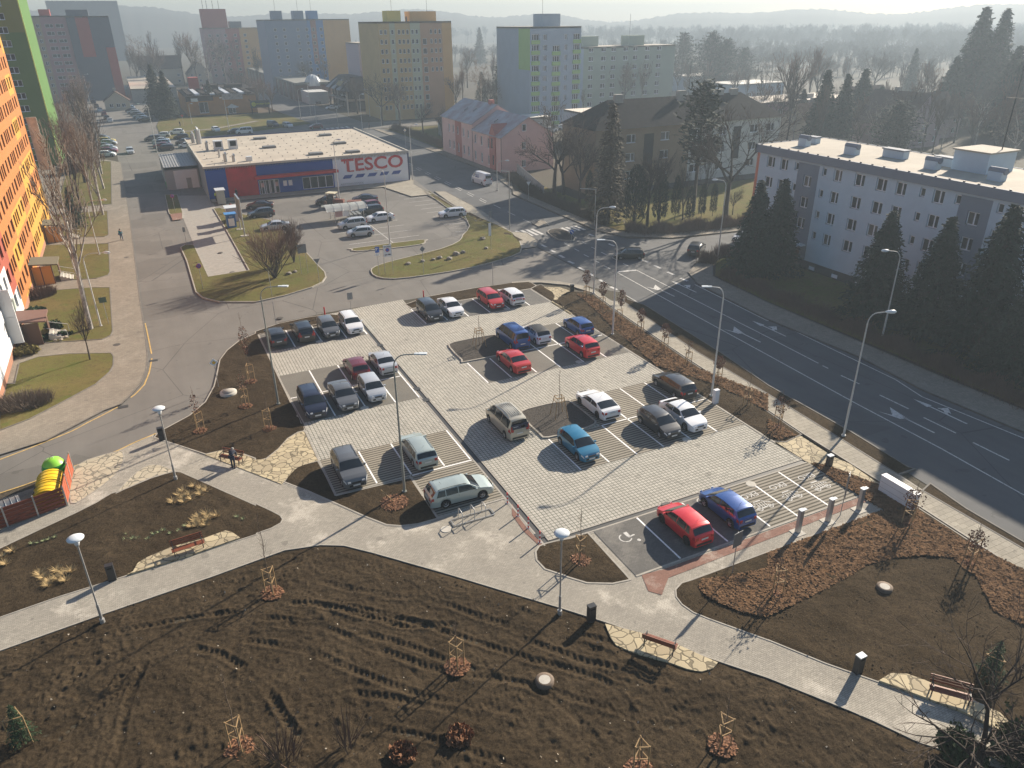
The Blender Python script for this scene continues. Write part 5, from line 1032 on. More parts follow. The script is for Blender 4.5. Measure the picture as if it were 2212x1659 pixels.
X, Y = AT('12', 1195, 1030); r = empty('broken_sapling', (X, Y, ZP), 0, 'leaning broken stake over a mound of bark chips near the tall lamp', 'young tree'); b = MB(); b.tube([(0, 0, .1), (-.75, .35, 1.1)], .035, 6); b.build('stake', mWood, r); rr = np.random.default_rng(8); a = rr.uniform(0, 6.28, 500); d = .95*rr.uniform(0, 1, 500)**.6
V = chips(np.stack([np.cos(a)*d, np.sin(a)*d, .08+.12*(1-d)], 1), .1, rr); npmesh('bark_chips', V, np.arange(len(V)).reshape(-1, 4), mBarkF, r, False)
# ------------------------------------------------------------------ recycling corner
mRedP = M('red fence boards', (.42, .095, .04), .6, .3, 3); mFenceD = M('dark stained boards', (.20, .042, .016), .6, .35, 3); mYel = M('yellow plastic', (.72, .46, .008), .4); mGrn = M('green plastic', (.02, .30, .035), .35); mGrnL = M('light green plastic', (.25, .60, .05), .4); mZinc = M('zinc', (.26, .275, .29), .4, .2, 4, metal=.5); mZincD = M('dark container', (.06, .065, .07), .5)
c0 = AT('02', 585, 1048); c1 = AT('02', 12, 1255); c2 = AT('02', 637, 748)
def fence(p, q, H, n, mat, label, boards=5, gap=.06):
    a = math.atan2(q[1]-p[1], q[0]-p[0]); L_ = math.dist(p, q); r = empty('board_fence', (*p, ZP), a, label, 'fence')
    for i in range(n+1): b = MB(); b.cbox(L_*i/n, 0, H/2+.06, .09, .09, H+.12); b.build('post', mPole, r)
    for i in range(n):
        b = MB()
        for k in range(boards): h = H/boards; b.box(L_*i/n+.05, -.02, .08+k*h, L_*(i+1)/n-.05, .02, .08+(k+1)*h-gap)
        b.build('board_panel', mat, r)
    return a
H1 = hgt('02', 585, 1048, '02', 893)
e = ((c1[0]-c0[0])*1.35+c0[0], (c1[1]-c0[1])*1.35+c0[1])
fa = fence(c0, e, H1, 3, mFenceD, 'long dark red brown board fence in front of the waste containers'); fence(c0, c2, H1, 3, mRedP, 'bright red brown board fence at the right end of the waste containers')
u = Vector((c0[0]-c1[0], c0[1]-c1[1])).normalized(); v = Vector((c2[0]-c0[0], c2[1]-c0[1])).normalized(); O = Vector(c0)
sheet('pavement', [tuple(O+v*0), tuple(O+v*4.2), tuple(O+v*4.2-u*14), tuple(O-u*14)], .135, mSideOld, .1)
def halfcyl(name, c, L_, R, hh, mat, label, cat, ribs=5, ang=0):
    r = empty(name, (c.x, c.y, .135), ang, label, cat)
    b = MB(); b.smooth = True; V = []; N = 10
    pr = [(-R, 0), (-R, hh)]+[(-R*math.cos(math.pi*k/N), hh+R*.75*math.sin(math.pi*k/N)) for k in range(1, N)]+[(R, hh), (R, 0)]
    for x in (-L_/2, L_/2): V += [(x, y, z) for y, z in pr]
    n = len(pr); b.add(V, [(i, i+1, n+i+1, n+i) for i in range(n-1)]); b.add(V[:n], [tuple(range(n))[::-1]], sm=False); b.add(V[n:], [tuple(range(n))], sm=False); b.build('body', mat, r, sharp=50)
    for k in range(ribs):
        x = -L_/2+(k+.5)*L_/ribs; b = MB(); b.tube([(x, y*1.01, z*1.01) for y, z in pr[1:-1]], .022, 5); b.build('rib', mat, r)
    return r
va = math.atan2(v.y, v.x); p = O-u*1.15+v*1.2; r = halfcyl('yellow_container', p, 1.4, .85, .75, mYel, 'yellow plastic recycling container nearer the camera', 'waste container', 3, va)
for dx in (-.4, .3): b = MB(); b.M = Matrix.Translation((dx, .62, 1.15)) @ Matrix.Rotation(-.8, 4, 'X'); b.lathe([(0, .1), (.13, .1), (.13, .08)], n=12); b.build('opening', mUnder, r)
p = O-u*1.15+v*2.75; r = halfcyl('yellow_container', p, 1.4, .85, .75, mYel, 'yellow plastic recycling container farther back beside the green bell', 'waste container', 3, va)
p = O-u*1.0+v*4.35; r = empty('green_container', (p.x, p.y, .135), 0, 'green bell shaped glass container behind the yellow ones', 'waste container')
b = MB(); b.lathe([(.7, 0), (.8, .5), (.8, 1.0), (.7, 1.3)], n=20); b.build('body', mGrn, r); b = MB(); b.lathe([(.7, 1.3), (.5, 1.58), (.18, 1.7), (0, 1.72)], n=20); b.build('dome', mGrnL, r); b = MB(); b.tube([(-.12, 0, 1.58), (-.1, 0, 1.8), (.1, 0, 1.8), (.12, 0, 1.58)], .025, 5); b.build('lifting_hook', mSteel, r)
for k, (d_, m_, lb) in enumerate(((3.6, mZinc, 'zinc ribbed waste container with rounded lid behind the dark fence'), (5.6, mZincD, 'dark ribbed waste container behind the dark fence, at the picture edge'))):
    p = O-u*d_+v*1.2; halfcyl('waste_container', p, 1.7, .58, .85, m_, lb, 'waste container', 5, fa)
# ------------------------------------------------------------------ people
mSkin = M('skin', (.45, .27, .19), .6); mHair = M('hair', (.05, .035, .02), .8); mHairG = M('grey hair', (.25, .24, .22), .8)
def person(X, Y, rz, label, top, legs, hair=None, pose='walk', H=1.7, z=ZP, bag=False):
    r = empty('person', (X, Y, z), rz, label, 'person'); s = H/1.7
    J = dict(pel=(0, 0, .92), ab=(0, 0, 1.08), ch=(.02, 0, 1.28), nk=(.02, 0, 1.46), hd=(.03, 0, 1.60), hl=(0, .09, .88), kl=(.16, .1, .5), al=(.12, .1, .08), tl=(.26, .11, .04), hr=(0, -.09, .88), kr=(-.02, -.1, .48), ar=(-.28, -.1, .13), tr=(-.16, -.11, .04), sl=(.01, .17, 1.4), el=(-.1, .22, 1.14), wl=(-.02, .23, .92), sr=(.01, -.17, 1.4), er=(.06, -.22, 1.13), wr=(.22, -.2, .95))
    if pose == 'bend': J.update(ab=(.08, 0, 1.02), ch=(.28, 0, 1.14), nk=(.43, 0, 1.2), hd=(.56, 0, 1.22), sl=(.36, .17, 1.18), sr=(.36, -.17, 1.18), el=(.42, .22, .9), wl=(.52, .2, .66), er=(.42, -.22, .9), wr=(.5, -.18, .64), kl=(.08, .1, .5), al=(0, .1, .08), tl=(.14, .11, .04), kr=(.02, -.1, .48), ar=(-.1, -.1, .1), tr=(.04, -.11, .04))
    if pose == 'stand': J.update(kl=(.02, .1, .5), al=(0, .1, .08), tl=(.14, .11, .04), kr=(.02, -.1, .5), ar=(0, -.1, .08), tr=(.14, -.11, .04), wr=(.05, -.24, .9), er=(0, -.22, 1.14))
    R = dict(pel=.14, ab=.13, ch=.155, nk=.06, hd=.1, hl=.1, kl=.065, al=.045, tl=.04, hr=.1, kr=.065, ar=.045, tr=.04, sl=.07, el=.05, wl=.035, sr=.07, er=.05, wr=.035)
    def skin(keys, edges, nm, mat, grow=0, par=r):
        me = bpy.data.meshes.new(nm); me.from_pydata([Vector(J[k])*s for k in keys], [(keys.index(a), keys.index(b)) for a, b in edges], []); o = bpy.data.objects.new(nm, me); COL.objects.link(o)
        o.modifiers.new('s', 'SKIN'); sv = me.skin_vertices[0].data
        for i, k in enumerate(keys): q = (R[k]+grow)*s; sv[i].radius = (q, q*(1.15 if k in ('pel', 'ab', 'ch') else 1))
        sv[0].use_root = True; m_ = o.modifiers.new('u', 'SUBSURF'); m_.levels = m_.render_levels = 1
        dg = bpy.context.evaluated_depsgraph_get(); dg.update(); m2 = bpy.data.meshes.new_from_object(o.evaluated_get(dg)); COL.objects.unlink(o); bpy.data.objects.remove(o)
        m2.materials.clear(); m2.materials.append(mat)
        for p_ in m2.polygons: p_.use_smooth = True
        o = bpy.data.objects.new(nm, m2); COL.objects.link(o); o.parent = par; return o
    K = list(J); E = [('pel', 'ab'), ('ab', 'ch'), ('ch', 'nk'), ('nk', 'hd'), ('pel', 'hl'), ('hl', 'kl'), ('kl', 'al'), ('al', 'tl'), ('pel', 'hr'), ('hr', 'kr'), ('kr', 'ar'), ('ar', 'tr'), ('ch', 'sl'), ('sl', 'el'), ('el', 'wl'), ('ch', 'sr'), ('sr', 'er'), ('er', 'wr')]
    skin(K, E, 'body', mSkin)
    skin(['pel', 'hl', 'kl', 'al', 'hr', 'kr', 'ar'], E[4:7]+E[8:11], 'trousers', legs, .014); skin(['pel', 'ab', 'ch', 'sl', 'el', 'wl', 'sr', 'er', 'wr'], E[:2]+E[12:], 'jacket', top, .022)
    hd = Vector(J['hd'])*s; b = MB(); b.M = Matrix.Translation(hd+Vector((-.02, 0, .03))); b.lathe([(.105, -.06), (.118, 0), (.1, .07), (.05, .11), (0, .12)], n=12); b.build('hair', hair or mHair, r)
    for k in ('tl', 'tr'): q = Vector(J[k])*s; b = MB(); b.cbox(q.x-.05, q.y, q.z, .28, .1, .08); b.build('shoe', mTrim, r)
    if bag: b = MB(); b.cbox(.0, -.27, .95, .3, .12, .26); b.build('shoulder_bag', M('bag', (.05, .03, .1), .7), r)
mNavyC = M('navy cloth', (.018, .022, .04), .85); mTealC = M('teal cloth', (.01, .16, .22), .8); mJean = M('jeans', (.05, .08, .14), .85); mRedC = M('red cloth', (.35, .02, .02), .8); mHiVis = M('high visibility cloth', (.45, .75, .03), .6); mDarkC = M('dark cloth', (.02, .02, .025), .85); mBrownC = M('brown cloth', (.14, .07, .05), .85)
person(*AT('02', 2020, 722), math.radians(72), 'person in a navy coat bending over the bench by the path', mNavyC, mNavyC, mHairG, 'bend', 1.72)
person(*AT('01', 1055, 415), math.radians(-80), 'person in a teal jacket with a bag walking on the left pavement', mTealC, mJean, bag=True)
person(*AT('01', 2000, 178), math.radians(-90), 'person in a red jacket by the white kiosk', mRedC, mDarkC, pose='stand'); person(*AT('01', 1912, 92), math.radians(200), 'person in dark clothes at the shop corner', mDarkC, mDarkC, pose='stand'); person(*AT('01', 1872, 80), math.radians(20), 'person in a yellow green vest at the shop corner', mHiVis, mDarkC, pose='stand')
person(*AT('11', 605, 150), math.radians(80), 'person in brown standing beside the tractor', mBrownC, mDarkC, pose='stand', z=.03); person(*AT('00', 1558, 1092), math.radians(10), 'person in dark clothes walking across the lawn before the club', mDarkC, mDarkC)
person(*AT('10', 980, 1112), math.radians(170), 'person in a reddish coat at the far zebra crossing', mBrownC, mDarkC); person(*AT('01', 2050, 50), math.radians(30), 'person in dark clothes at the shop entrance', mDarkC, mJean, pose='stand')
# ------------------------------------------------------------------ dry grasses and small plants
mDry = M('dry grass', (.50, .36, .17), .9, .3, 3); mGreenP = M('green leaves', (.22, .26, .12), .8, .3, 5)
def tufts(name, L_, n, s, mat, label, cat, seed=2, spread=.25):
    rr = np.random.default_rng(seed); V = []
    for (X, Y) in L_:
        a = rr.uniform(0, 6.28, n); l = s*rr.uniform(.5, 1.1, n); o = rr.uniform(0, spread, n)[:, None]*np.stack([np.cos(a), np.sin(a)], 1)*.3
        bx = X+o[:, 0]; by = Y+o[:, 1]; tx = bx+np.cos(a)*l; ty = by+np.sin(a)*l; z1 = .17+l*rr.uniform(.3, .9, n); wx = -np.sin(a)*.02; wy = np.cos(a)*.02
        z0 = np.full(n, .17); V.append(np.stack([np.stack([bx-wx, by-wy, z0], 1), np.stack([bx+wx, by+wy, z0], 1), np.stack([tx, ty, z1], 1)], 1).reshape(-1, 3))
    V = np.concatenate(V); return tag(npmesh(name, V, np.arange(len(V)).reshape(-1, 3), mat, smooth_=False), label, cat, kind='stuff')
rr_ = random.Random(4)
TF = [('02', x, y) for x, y in ((1680, 890), (1740, 905), (1790, 925), (1590, 930), (1640, 960), (1550, 965), (1590, 985), (1740, 960), (1660, 1000), (1500, 1025), (1590, 1025), (1720, 1155), (1790, 1130), (1830, 1160), (1880, 1140), (1690, 1190), (1740, 1195), (1800, 1180), (1700, 1230), (1780, 1220), (1660, 1235), (30, 1500), (110, 1450), (50, 1560), (500, 1620), (560, 1640), (620, 1620), (350, 1650))]+[('03', x, y) for x, y in ((380, 20), (440, 50), (500, 30), (570, 40), (420, 85))]
tufts('dry_grass', [AT(*q) for q in TF], 90, .42, mDry, 'tufts of straw coloured dry grass on the soil between the two left paths', 'dry grass')
GP = [('02', 1100+i*55+rr_.uniform(-20, 20), 1370-i*14+rr_.uniform(-25, 25)) for i in range(10)]+[('02', 280+i*50, 1390-i*20+rr_.uniform(-20, 20)) for i in range(5)]+[('02', 1110, 1300), ('02', 1160, 1340), ('02', 2050, 1150), ('02', 2100, 1170)]
tufts('ground_plants', [AT(*q) for q in GP], 26, .2, mGreenP, 'small green plants in a line on the soil by the lower left bench', 'plants', 6)
# ------------------------------------------------------------------ buildings
mFrame = M('window frame white', (.72, .74, .78), .5); mPane = M('window pane', (.02, .024, .03), .15, spec=.2); mRoofB = M('flat roof membrane', (.40, .355, .29), .9, .22, .25, bump=.1)
mFrameB = M('window frame brown', (.10, .05, .03), .6); mSill = M('sill', (.55, .55, .55), .5); mCurt = M('curtained pane', (.12, .115, .11), .3, .5, 1)
WIN = {}
def winmesh(w_, h, style='w2', fr=None, pane=None):
    fr = fr or mFrame; pane = pane or mPane; key = (round(w_, 2), round(h, 2), style, fr.name, pane.name)
    if key in WIN: return WIN[key]
    b = MB(); f = .10; b.box(-w_/2, -.02, 0, w_/2, 0.02, h, 1)
    for q in ((-w_/2, 0, -w_/2+f, h), (w_/2-f, 0, w_/2, h), (-w_/2, 0, w_/2, f), (-w_/2, h-f, w_/2, h)): b.box(q[0], -.05, q[1], q[2], -.01, q[3], 0)
    n = int(style[1]) if style[0] == 'w' else 1
    for i in range(1, n): x = -w_/2+w_*i/n*(1.0 if n > 2 else 1.16); b.box(x-.07, -.055, 0, x+.07, -.012, h, 0)
    if style[-1] == 's': b.box(-w_/2-.06, -.2, -.05, w_/2+.06, -.0, 0.0, 0)
    o = b.build('window', [fr, pane]); COL.objects.unlink(o); WIN[key] = o; return o
SIDE = dict(f=0., r=math.pi/2, l=-math.pi/2, b=math.pi)
def facade(b, P0, side, W, H, rects, zone, breaks=((), ()), rev=.18, z0=0., revm=None):
    """P0: lower left corner seen from outside; rects (x0,z0,x1,z1)"""
    a = SIDE[side]; u = Vector((math.cos(a), math.sin(a), 0)); n = Vector((math.sin(a), -math.cos(a), 0)); P0 = Vector(P0)
    xs = sorted(set([0, W]+[r[0] for r in rects]+[r[2] for r in rects]+[x for x in breaks[0] if 0 < x < W])); zs = sorted(set([z0, H]+[r[1] for r in rects]+[r[3] for r in rects]+[z for z in breaks[1] if z0 < z < H]))
    hole = set()
    for r in rects:
        i0, i1 = xs.index(r[0]), xs.index(r[2]); j0, j1 = zs.index(r[1]), zs.index(r[3])
        for i in range(i0, i1):
            for j in range(j0, j1): hole.add((i, j))
    pt = lambda x, z, d=0: P0+u*x+Vector((0, 0, z))-n*d
    for j in range(len(zs)-1):
        i = 0
        while i < len(xs)-1:
            if (i, j) in hole: i += 1; continue
            m_ = zone((xs[i]+xs[i+1])/2, (zs[j]+zs[j+1])/2); k = i+1
            while k < len(xs)-1 and (k, j) not in hole and zone((xs[k]+xs[k+1])/2, (zs[j]+zs[j+1])/2) == m_: k += 1
            b.add([pt(xs[i], zs[j]), pt(xs[k], zs[j]), pt(xs[k], zs[j+1]), pt(xs[i], zs[j+1])], [(0, 1, 2, 3)], m_, False); i = k
    for (x0, za, x1, zb) in rects:
        m_ = zone((x0+x1)/2, (za+zb)/2) if revm is None else revm; q = [pt(x0, za), pt(x1, za), pt(x1, zb), pt(x0, zb)]; p = [pt(x0, za, rev), pt(x1, za, rev), pt(x1, zb, rev), pt(x0, zb, rev)]
        b.add(q+p, [(i, 4+i, 4+(i+1) % 4, (i+1) % 4) for i in range(4)], m_, False)
def windows(root, P0, side, rects, style='w2', rev=.18, fr=None, pane=None, cap=100, name='window'):
    a = SIDE[side]; u = Vector((math.cos(a), math.sin(a), 0)); n = Vector((math.sin(a), -math.cos(a), 0)); P0 = Vector(P0)
    used = root.get('nw', 0); extra = []
    for (x0, za, x1, zb) in rects:
        st = style if x1-x0 > .75 else 'w1'+style[2:]
        pr = winmesh(x1-x0, zb-za, st, fr, pane if not (pane is None and (int(x0*7+za*3) % 9 == 0)) else mCurt); loc = P0+u*((x0+x1)/2)+Vector((0, 0, za))-n*rev
        if used < cap: c = pr.copy(); c.name = name; COL.objects.link(c); c.parent = root; c.location = loc; c.rotation_euler.z = a; used += 1
        else: extra.append((pr, Matrix.Translation(loc) @ Matrix.Rotation(a, 4, 'Z')))
    root['nw'] = used
    if extra:
        b = MB()
        for pr, mt in extra:
            b.M = mt; me = pr.data; b.add([v.co for v in me.vertices], [list(p.vertices) for p in me.polygons], 0, False)
            for i, p in enumerate(me.polygons): b.mi[len(b.mi)-len(me.polygons)+i] = p.material_index
        o = b.build(name+'s', [fr or mFrame, pane or mPane], root); o['kind'] = 'stuff'
def grid(xs, zs, w_, h): return [(round(x, 3), round(z, 3), round(x+w_, 3), round(z+h, 3)) for z in zs for x in xs]
def bld(name, label, cat='building', group=None, loc=(0, 0, 0)): return empty(name, loc, 0, label, cat, group)
def fin(r):
    if 'nw' in r: del r['nw']
def shell(r, x0, y0, x1, y1, H, mats, front=None, left=None, right=None, back=None, zones=None, z0=0., rev=.18, style='w2s', roof=True, parapet=.0, fr=None, pane=None, breaks=None, name='wall', roofm=None, cap=100):
    b = MB(); Z = zones or {}; BR = breaks or {}
    for side, P0, W_, rc in (('f', (x0, y0, 0), x1-x0, front), ('r', (x1, y0, 0), y1-y0, right), ('b', (x1, y1, 0), x1-x0, back), ('l', (x0, y1, 0), y1-y0, left)):
        facade(b, P0, side, W_, H, rc or [], Z.get(side, lambda a, c: 0), BR.get(side, ((), ())), rev, z0)
    b.build(name, mats, r)
    for side, P0, rc in (('f', (x0, y0, 0), front), ('r', (x1, y0, 0), right), ('l', (x0, y1, 0), left)):
        if rc: windows(r, P0, side, rc, style, rev, fr, pane, cap)
    if roof:
        b = MB(); b.box(x0+.25 if parapet else x0, y0+.25 if parapet else y0, H-.5, x1-(.25 if parapet else 0), y1-(.25 if parapet else 0), H-parapet+.01)
        if parapet:
            for q in ((x0-.05, y0-.05, x1+.05, y0+.25), (x0-.05, y1-.25, x1+.05, y1+.05), (x0-.05, y0+.25, x0+.25, y1-.25), (x1-.25, y0+.25, x1+.05, y1-.25)): b.box(q[0], q[1], H-.4, q[2], q[3], H+.04, 1)
        b.build('roof', [roofm or mRoofB, M('parapet cap', (.30, .29, .27), .7)], r)
def rbox(r, name, q, mat): b = MB(); b.box(*q); return b.build(name, mat, r)
# ---- grey four storey block on the right
mGreyL = M('light blue grey render', (.45, .54, .62), .85, .08, .6); mGreyD = M('slate grey render', (.17, .20, .25), .85, .08, .6); mOrS = M('salmon stripe', (.52, .17, .10), .85); mPlinth = M('dark plinth', (.07, .065, .065), .9); mFasc = M('fascia', (.17, .19, .23), .8)
r = bld('apartment_block', 'long light blue grey four storey block with slate stair bays and a flat pale roof', 'apartment block'); X, YA_, YB, Hb = 56.5, -17., 45.5, 14.3
rects = []
off = lambda y: round(YB-y, 3)
for z in (11.75, 9.15, 6.55, 3.95):
    for base in (0, 22.1, 44.2):
        cols = [(43.6-base, 42.2-base), (41.2-base, 39.9-base), (34.3-base-1.9, 34.3-base-3.1), (29.3-base, 27.9-base), (26.3-base, 24.9-base), (23.7-base, 22.4-base)]
        for a, c in cols:
            if c > YA_+.5 and a < YB: rects.append((off(a), z-.05, off(c), round(z+1.35, 3)))
        for a in (38.7-base, 34.2-base, 20.7-base):
            if a-.7 > YA_+.5 and a < YB: rects.append((off(a), z+.3, off(a-.65), round(z+1.25, 3)))
for z in (10.3, 7.7, 5.1):
    for base in (0, 22.1, 44.2):
        a = 37.0-base
        if a-1.4 > YA_: rects.append((off(a), z, off(a-1.3), round(z+1.35, 3)))
rects = [(a, z, c, d) for a, z, c, d in rects]
# remove overlaps
R2 = []
for q in rects:
    if all(q[2] < p[0]-.05 or q[0] > p[2]+.05 or q[3] < p[1]-.05 or q[1] > p[3]+.05 for p in R2): R2.append(q)
def zg(x, z):
    y = YB-x
    if z > 13.3: return 3
    if z < 1.3: return 2
    for base in (0, 22.1, 44.2):
        if 34.7-base < y < 38.1-base and z < 13.1: return 1
    if x < .5 : return 4
    return 0
br = ([.5]+[off(q-b_) for b_ in (0, 22.1, 44.2) for q in (34.7, 38.1)], [1.3, 13.1, 13.3])
shell(r, X, YA_, X+12, YB, Hb, [mGreyL, mGreyD, mPlinth, mFasc, mOrS], left=R2, zones={'l': zg, 'b': lambda a, z: 0, 'r': lambda a, z: 0}, breaks={'l': br}, rev=.22, roofm=mRoofB, parapet=0)
b = MB()
for q in ((X-.3, YA_, X-.02, YB+.25), (X+12, YA_, X+12.25, YB+.25), (X-.3, YB, X+12.25, YB+.25)): b.box(q[0], q[1], 13.35, q[2], q[3], 14.36)
b.build('eave_fascia', mFasc, r)
for i, (x, y, w_, l_, h, rd) in enumerate(((60.5, 41.5, 1.2, 1.6, 1.2, 1), (63.5, 42.8, 1.1, 1.8, .9, 0), (60.5, 33.8, 1.2, 2, 1.1, 1), (63, 29.6, 1.2, 3.6, 1.1, 0), (60.3, 22.6, 1.2, 1.8, 1.1, 1), (63.2, 23.2, 1.1, 2.6, 1.1, 0), (60.2, 15.2, 1.2, 1.8, 1.1, 1), (60.3, 4.5, 1.2, 1.8, 1.1, 1))):
    w_ *= .8; l_ *= .8; h *= .8; c = rbox(r, 'chimney', (x-w_/2, y-l_/2, Hb, x+w_/2, y+l_/2, Hb+h), mGreyL)
    b = MB()
    if rd: b.M = Matrix.Translation((x, y, Hb+h+.1)); b.tube([(0, -l_/2-.15, 0), (0, l_/2+.15, 0)], .34, 10)
    else: b.box(x-w_/2-.12, y-l_/2-.12, Hb+h, x+w_/2+.12, y+l_/2+.12, Hb+h+.15)
    b.build('cap', mFasc, c)
rbox(r, 'stair_head', (62, 17.6, Hb, 66.5, 21.6, Hb+2.1), mGreyL); rbox(r, 'roof_hatch', (61.8, 17.4, Hb+2.1, 66.7, 21.8, Hb+2.25), mRoofB)
b = MB(); b.tube([(65, 18.4, Hb+2.2), (65, 18.4, Hb+7.5)], .06, 6); b.tube([(65, 18.4, Hb+7.3), (65, 18.4, Hb+12.5)], .025, 5); b.bar((65, 17.4, Hb+7.4), (65, 19.4, Hb+7.4), .05); b.build('antenna_mast', mTrim, r)
b = MB()
for y in np.arange(YA_+1, YB, 1.6): b.cbox(X-.1, y, Hb+.1, .12, .2, .14); b.cbox(X+12.1, y, Hb+.1, .12, .2, .14)
for q in np.arange(.8, 12, 1.6): b.cbox(X+q, YB+.1, Hb+.1, .2, .12, .14)
o = b.build('lightning_clips', mTrim, r); o['kind'] = 'stuff'
for base in (0, 22.1): rbox(r, 'entrance_canopy', (X-1.3, 34.9-base, 3.1, X, 37.9-base, 3.25), mLampW); rbox(r, 'door', (X-.04, 35.8-base, .3, X-.003, 37.1-base, 2.7), mFrameB)
for y in (33.3, 29.6, 26, 11.4, 7.5): rbox(r, 'cellar_window', (X-.03, y-.45, .35, X-.002, y+.45, .8), mFrame)
fin(r)
# ---- supermarket
mCorrB = M('blue cladding', (.010, .06, .34), .7, spec=.15); mCorrR = M('red cladding', (.50, .022, .03), .7, .3, .6, spec=.15); mCorrW = M('white cladding', (.84, .86, .88), .5, .05, .5); mGreyC = M('grey cladding', (.30, .30, .30), .6); mNavyT = M('navy band', (.02, .035, .12), .5); mRoofT = M('beige roofing', (.46, .40, .32), .9, .18, .2, bump=.15)
r = bld('supermarket', 'low supermarket with blue and red front, white sign wall and beige flat roof', 'supermarket'); Y0 = 116.5
FR = [(9.1, .1, 12.8, 2.7), (17.2, .3, 23.2, 2.55)]
def zt(x, z):
    x -= 7.8
    return 0 if x < -4.3 else 1 if x < 1 else 0 if x < 15.6 else 2
shell(r, -7.8, Y0, 30.9, 157.5, 5.75, [mCorrB, mCorrR, mCorrW, mGreyC], front=FR, zones={'f': zt, 'l': lambda a, c: 3, 'r': lambda a, c: 3, 'b': lambda a, c: 3}, breaks={'f': ([3.5, 8.8, 23.4], [])}, style='w4', rev=.1, roofm=mRoofT, pane=mPane)
b = MB()
for x in np.arange(-7.7, 30.8, .3):
    if any(a-7.8-.1 < x < c-7.8+.1 for a, _, c, _ in FR): b.box(x, Y0-.035, 2.75, x+.14, Y0, 5.7, zt(x+7.8, 3)); continue
    b.box(x, Y0-.035, .05, x+.14, Y0, 5.7, zt(x+7.8, 3))
o = b.build('cladding_ribs', [mCorrB, mCorrR, mCorrW], r)
b = MB()
for q in ((-8., Y0-.15, 31.1, Y0-.0), (30.9, Y0, 31.15, 157.7), (-8, Y0, -7.8, 157.7), (-8, 157.5, 31.1, 157.7)): b.box(q[0], q[1], 5.6, q[2], q[3], 6.0, 0 if q[1] > Y0 else 1)
b.build('parapet', [mNavyT, mConcL], r)
rbox(r, 'entrance_canopy', (.6, Y0-1.7, 3.2, 16.2, Y0-.04, 3.65), mCorrR); rbox(r, 'corner_post', (30.8, Y0-.06, 0, 31.1, Y0-.0, 5.6), mNavyT)
tx = txt('TESCO', 3.35, (23.6, Y0-.08, 3.97), 0, M('sign red', (.42, .02, .03), .4), 'lettering', r, math.pi/2, .05, sx=1.22, bold=.055)
mSR = MATS['sign red']
b = MB()   # slab serifs on T, E
z0_, z1_ = 2.86, 5.04
for q in ((17.8, 4.5, 18.05, z1_+.02), (20.1, 4.5, 20.33, z1_+.02), (18.5, z0_-.02, 19.65, z0_+.2), (20.55, z1_-.22, 20.95, z1_+.02), (20.55, z0_, 20.95, z0_+.22), (22.2, 4.45, 22.42, z1_), (22.25, z0_, 22.47, 3.4)): b.box(q[0], Y0-.13, q[1], q[2], Y0-.035, q[3])
b.build('serifs', mSR, r)
for i in range(5): b = MB(); x = 17.2+i*2.5; b.add([(x, Y0-.07, 1.6), (x+1.6, Y0-.07, 1.6), (x+2.15, Y0-.07, 2.25), (x+.5, Y0-.07, 2.25)], [(0, 1, 2, 3)]); b.build('blue_stripe', M('stripe blue', (.015, .06, .30), .4), r)
for x in (19, 21.5, 24, 26.5, 29): b = MB(); b.bar((x, Y0+.1, 6), (x, Y0-.9, 6.1), .04); b.cbox(x, Y0-1.0, 6.0, .4, .25, .15); b.build('spotlight', mSteel, r)
for (x, y) in ((7.4, 150.1), (21.8, 148.3), (21.5, 134), (7, 135.7), (13.7, 122), (20.9, 121)): rbox(r, 'skylight', (x-1.3, y-.9, 5.75, x+1.3, y+.9, 6.15), M('skylight grey', (.12, .12, .12), .6))
b = MB(); rr = random.Random(2)
for x in np.arange(-6, 30, 2.2):
    for y in np.arange(119, 156, 4.2): b.cbox(x+rr.uniform(-.3, .3), y, 5.8, .16, .16, .12)
o = b.build('roof_vents', mTrim, r); o['kind'] = 'stuff'
rbox(r, 'air_conditioner', (-3.7, 137.5, 5.75, -1.9, 138.8, 7.6), mLampW); rbox(r, 'air_conditioner', (-.8, 137.5, 5.75, 1.0, 138.8, 7.6), mLampW); rbox(r, 'fan_grille', (-3.4, 137.46, 6.4, -2.2, 137.5, 7.4), mUnder); rbox(r, 'fan_grille', (-.5, 137.46, 6.4, .7, 137.5, 7.4), mUnder); rbox(r, 'air_conditioner', (.2, 120.3, 5.75, 1.3, 121.1, 6.6), mLampW)
for x, y, R_, h in ((-5.6, 149, .6, 3.0), (-6.6, 151, .45, 2.0), (-3.4, 121.6, .35, 1.5), (-2, 121, .3, 1.2), (-5, 138.5, .3, 1.6), (-3.8, 128, .2, 1.5)): b = MB(); b.tube([(x, y, 5.7), (x, y, 5.75+h)], R_, 12); b.tube([(x, y, 5.75+h), (x+.3, y, 5.85+h)], [R_*1.2, R_*.8], 12); b.build('vent_pipe', mSteel, r)
for x in (1.7, 2.55, 3.4, 4.25): rbox(r, 'door_frame', (x-.05, Y0-.02, .1, x+.05, Y0+.04, 2.7), mFrame)
for x in (6.1, 7.1): rbox(r, 'poster', (x-.35, Y0-.06, 1.3, x+.35, Y0-.035, 2.3), mWT)
for x in (1.9, 4.5): rbox(r, 'poster', (x-.3, Y0-.0, 1.4, x+.3, Y0+.03, 2.2), M('poster', (.5, .3, .28), .6))
fin(r)
r = bld('loading_bay', 'grey loading bay with corrugated roof and big white roller door left of the supermarket', 'loading bay')
shell(r, -14.2, 129.8, -8.05, 148, 4.3, [mGreyC, mLampW], zones={'f': lambda x, z: 0}, roofm=mGreyC)
b = MB()
for x in np.arange(-14.2, -8.1, .5): b.box(x, 129.6, 4.31, x+.25, 148, 4.4)
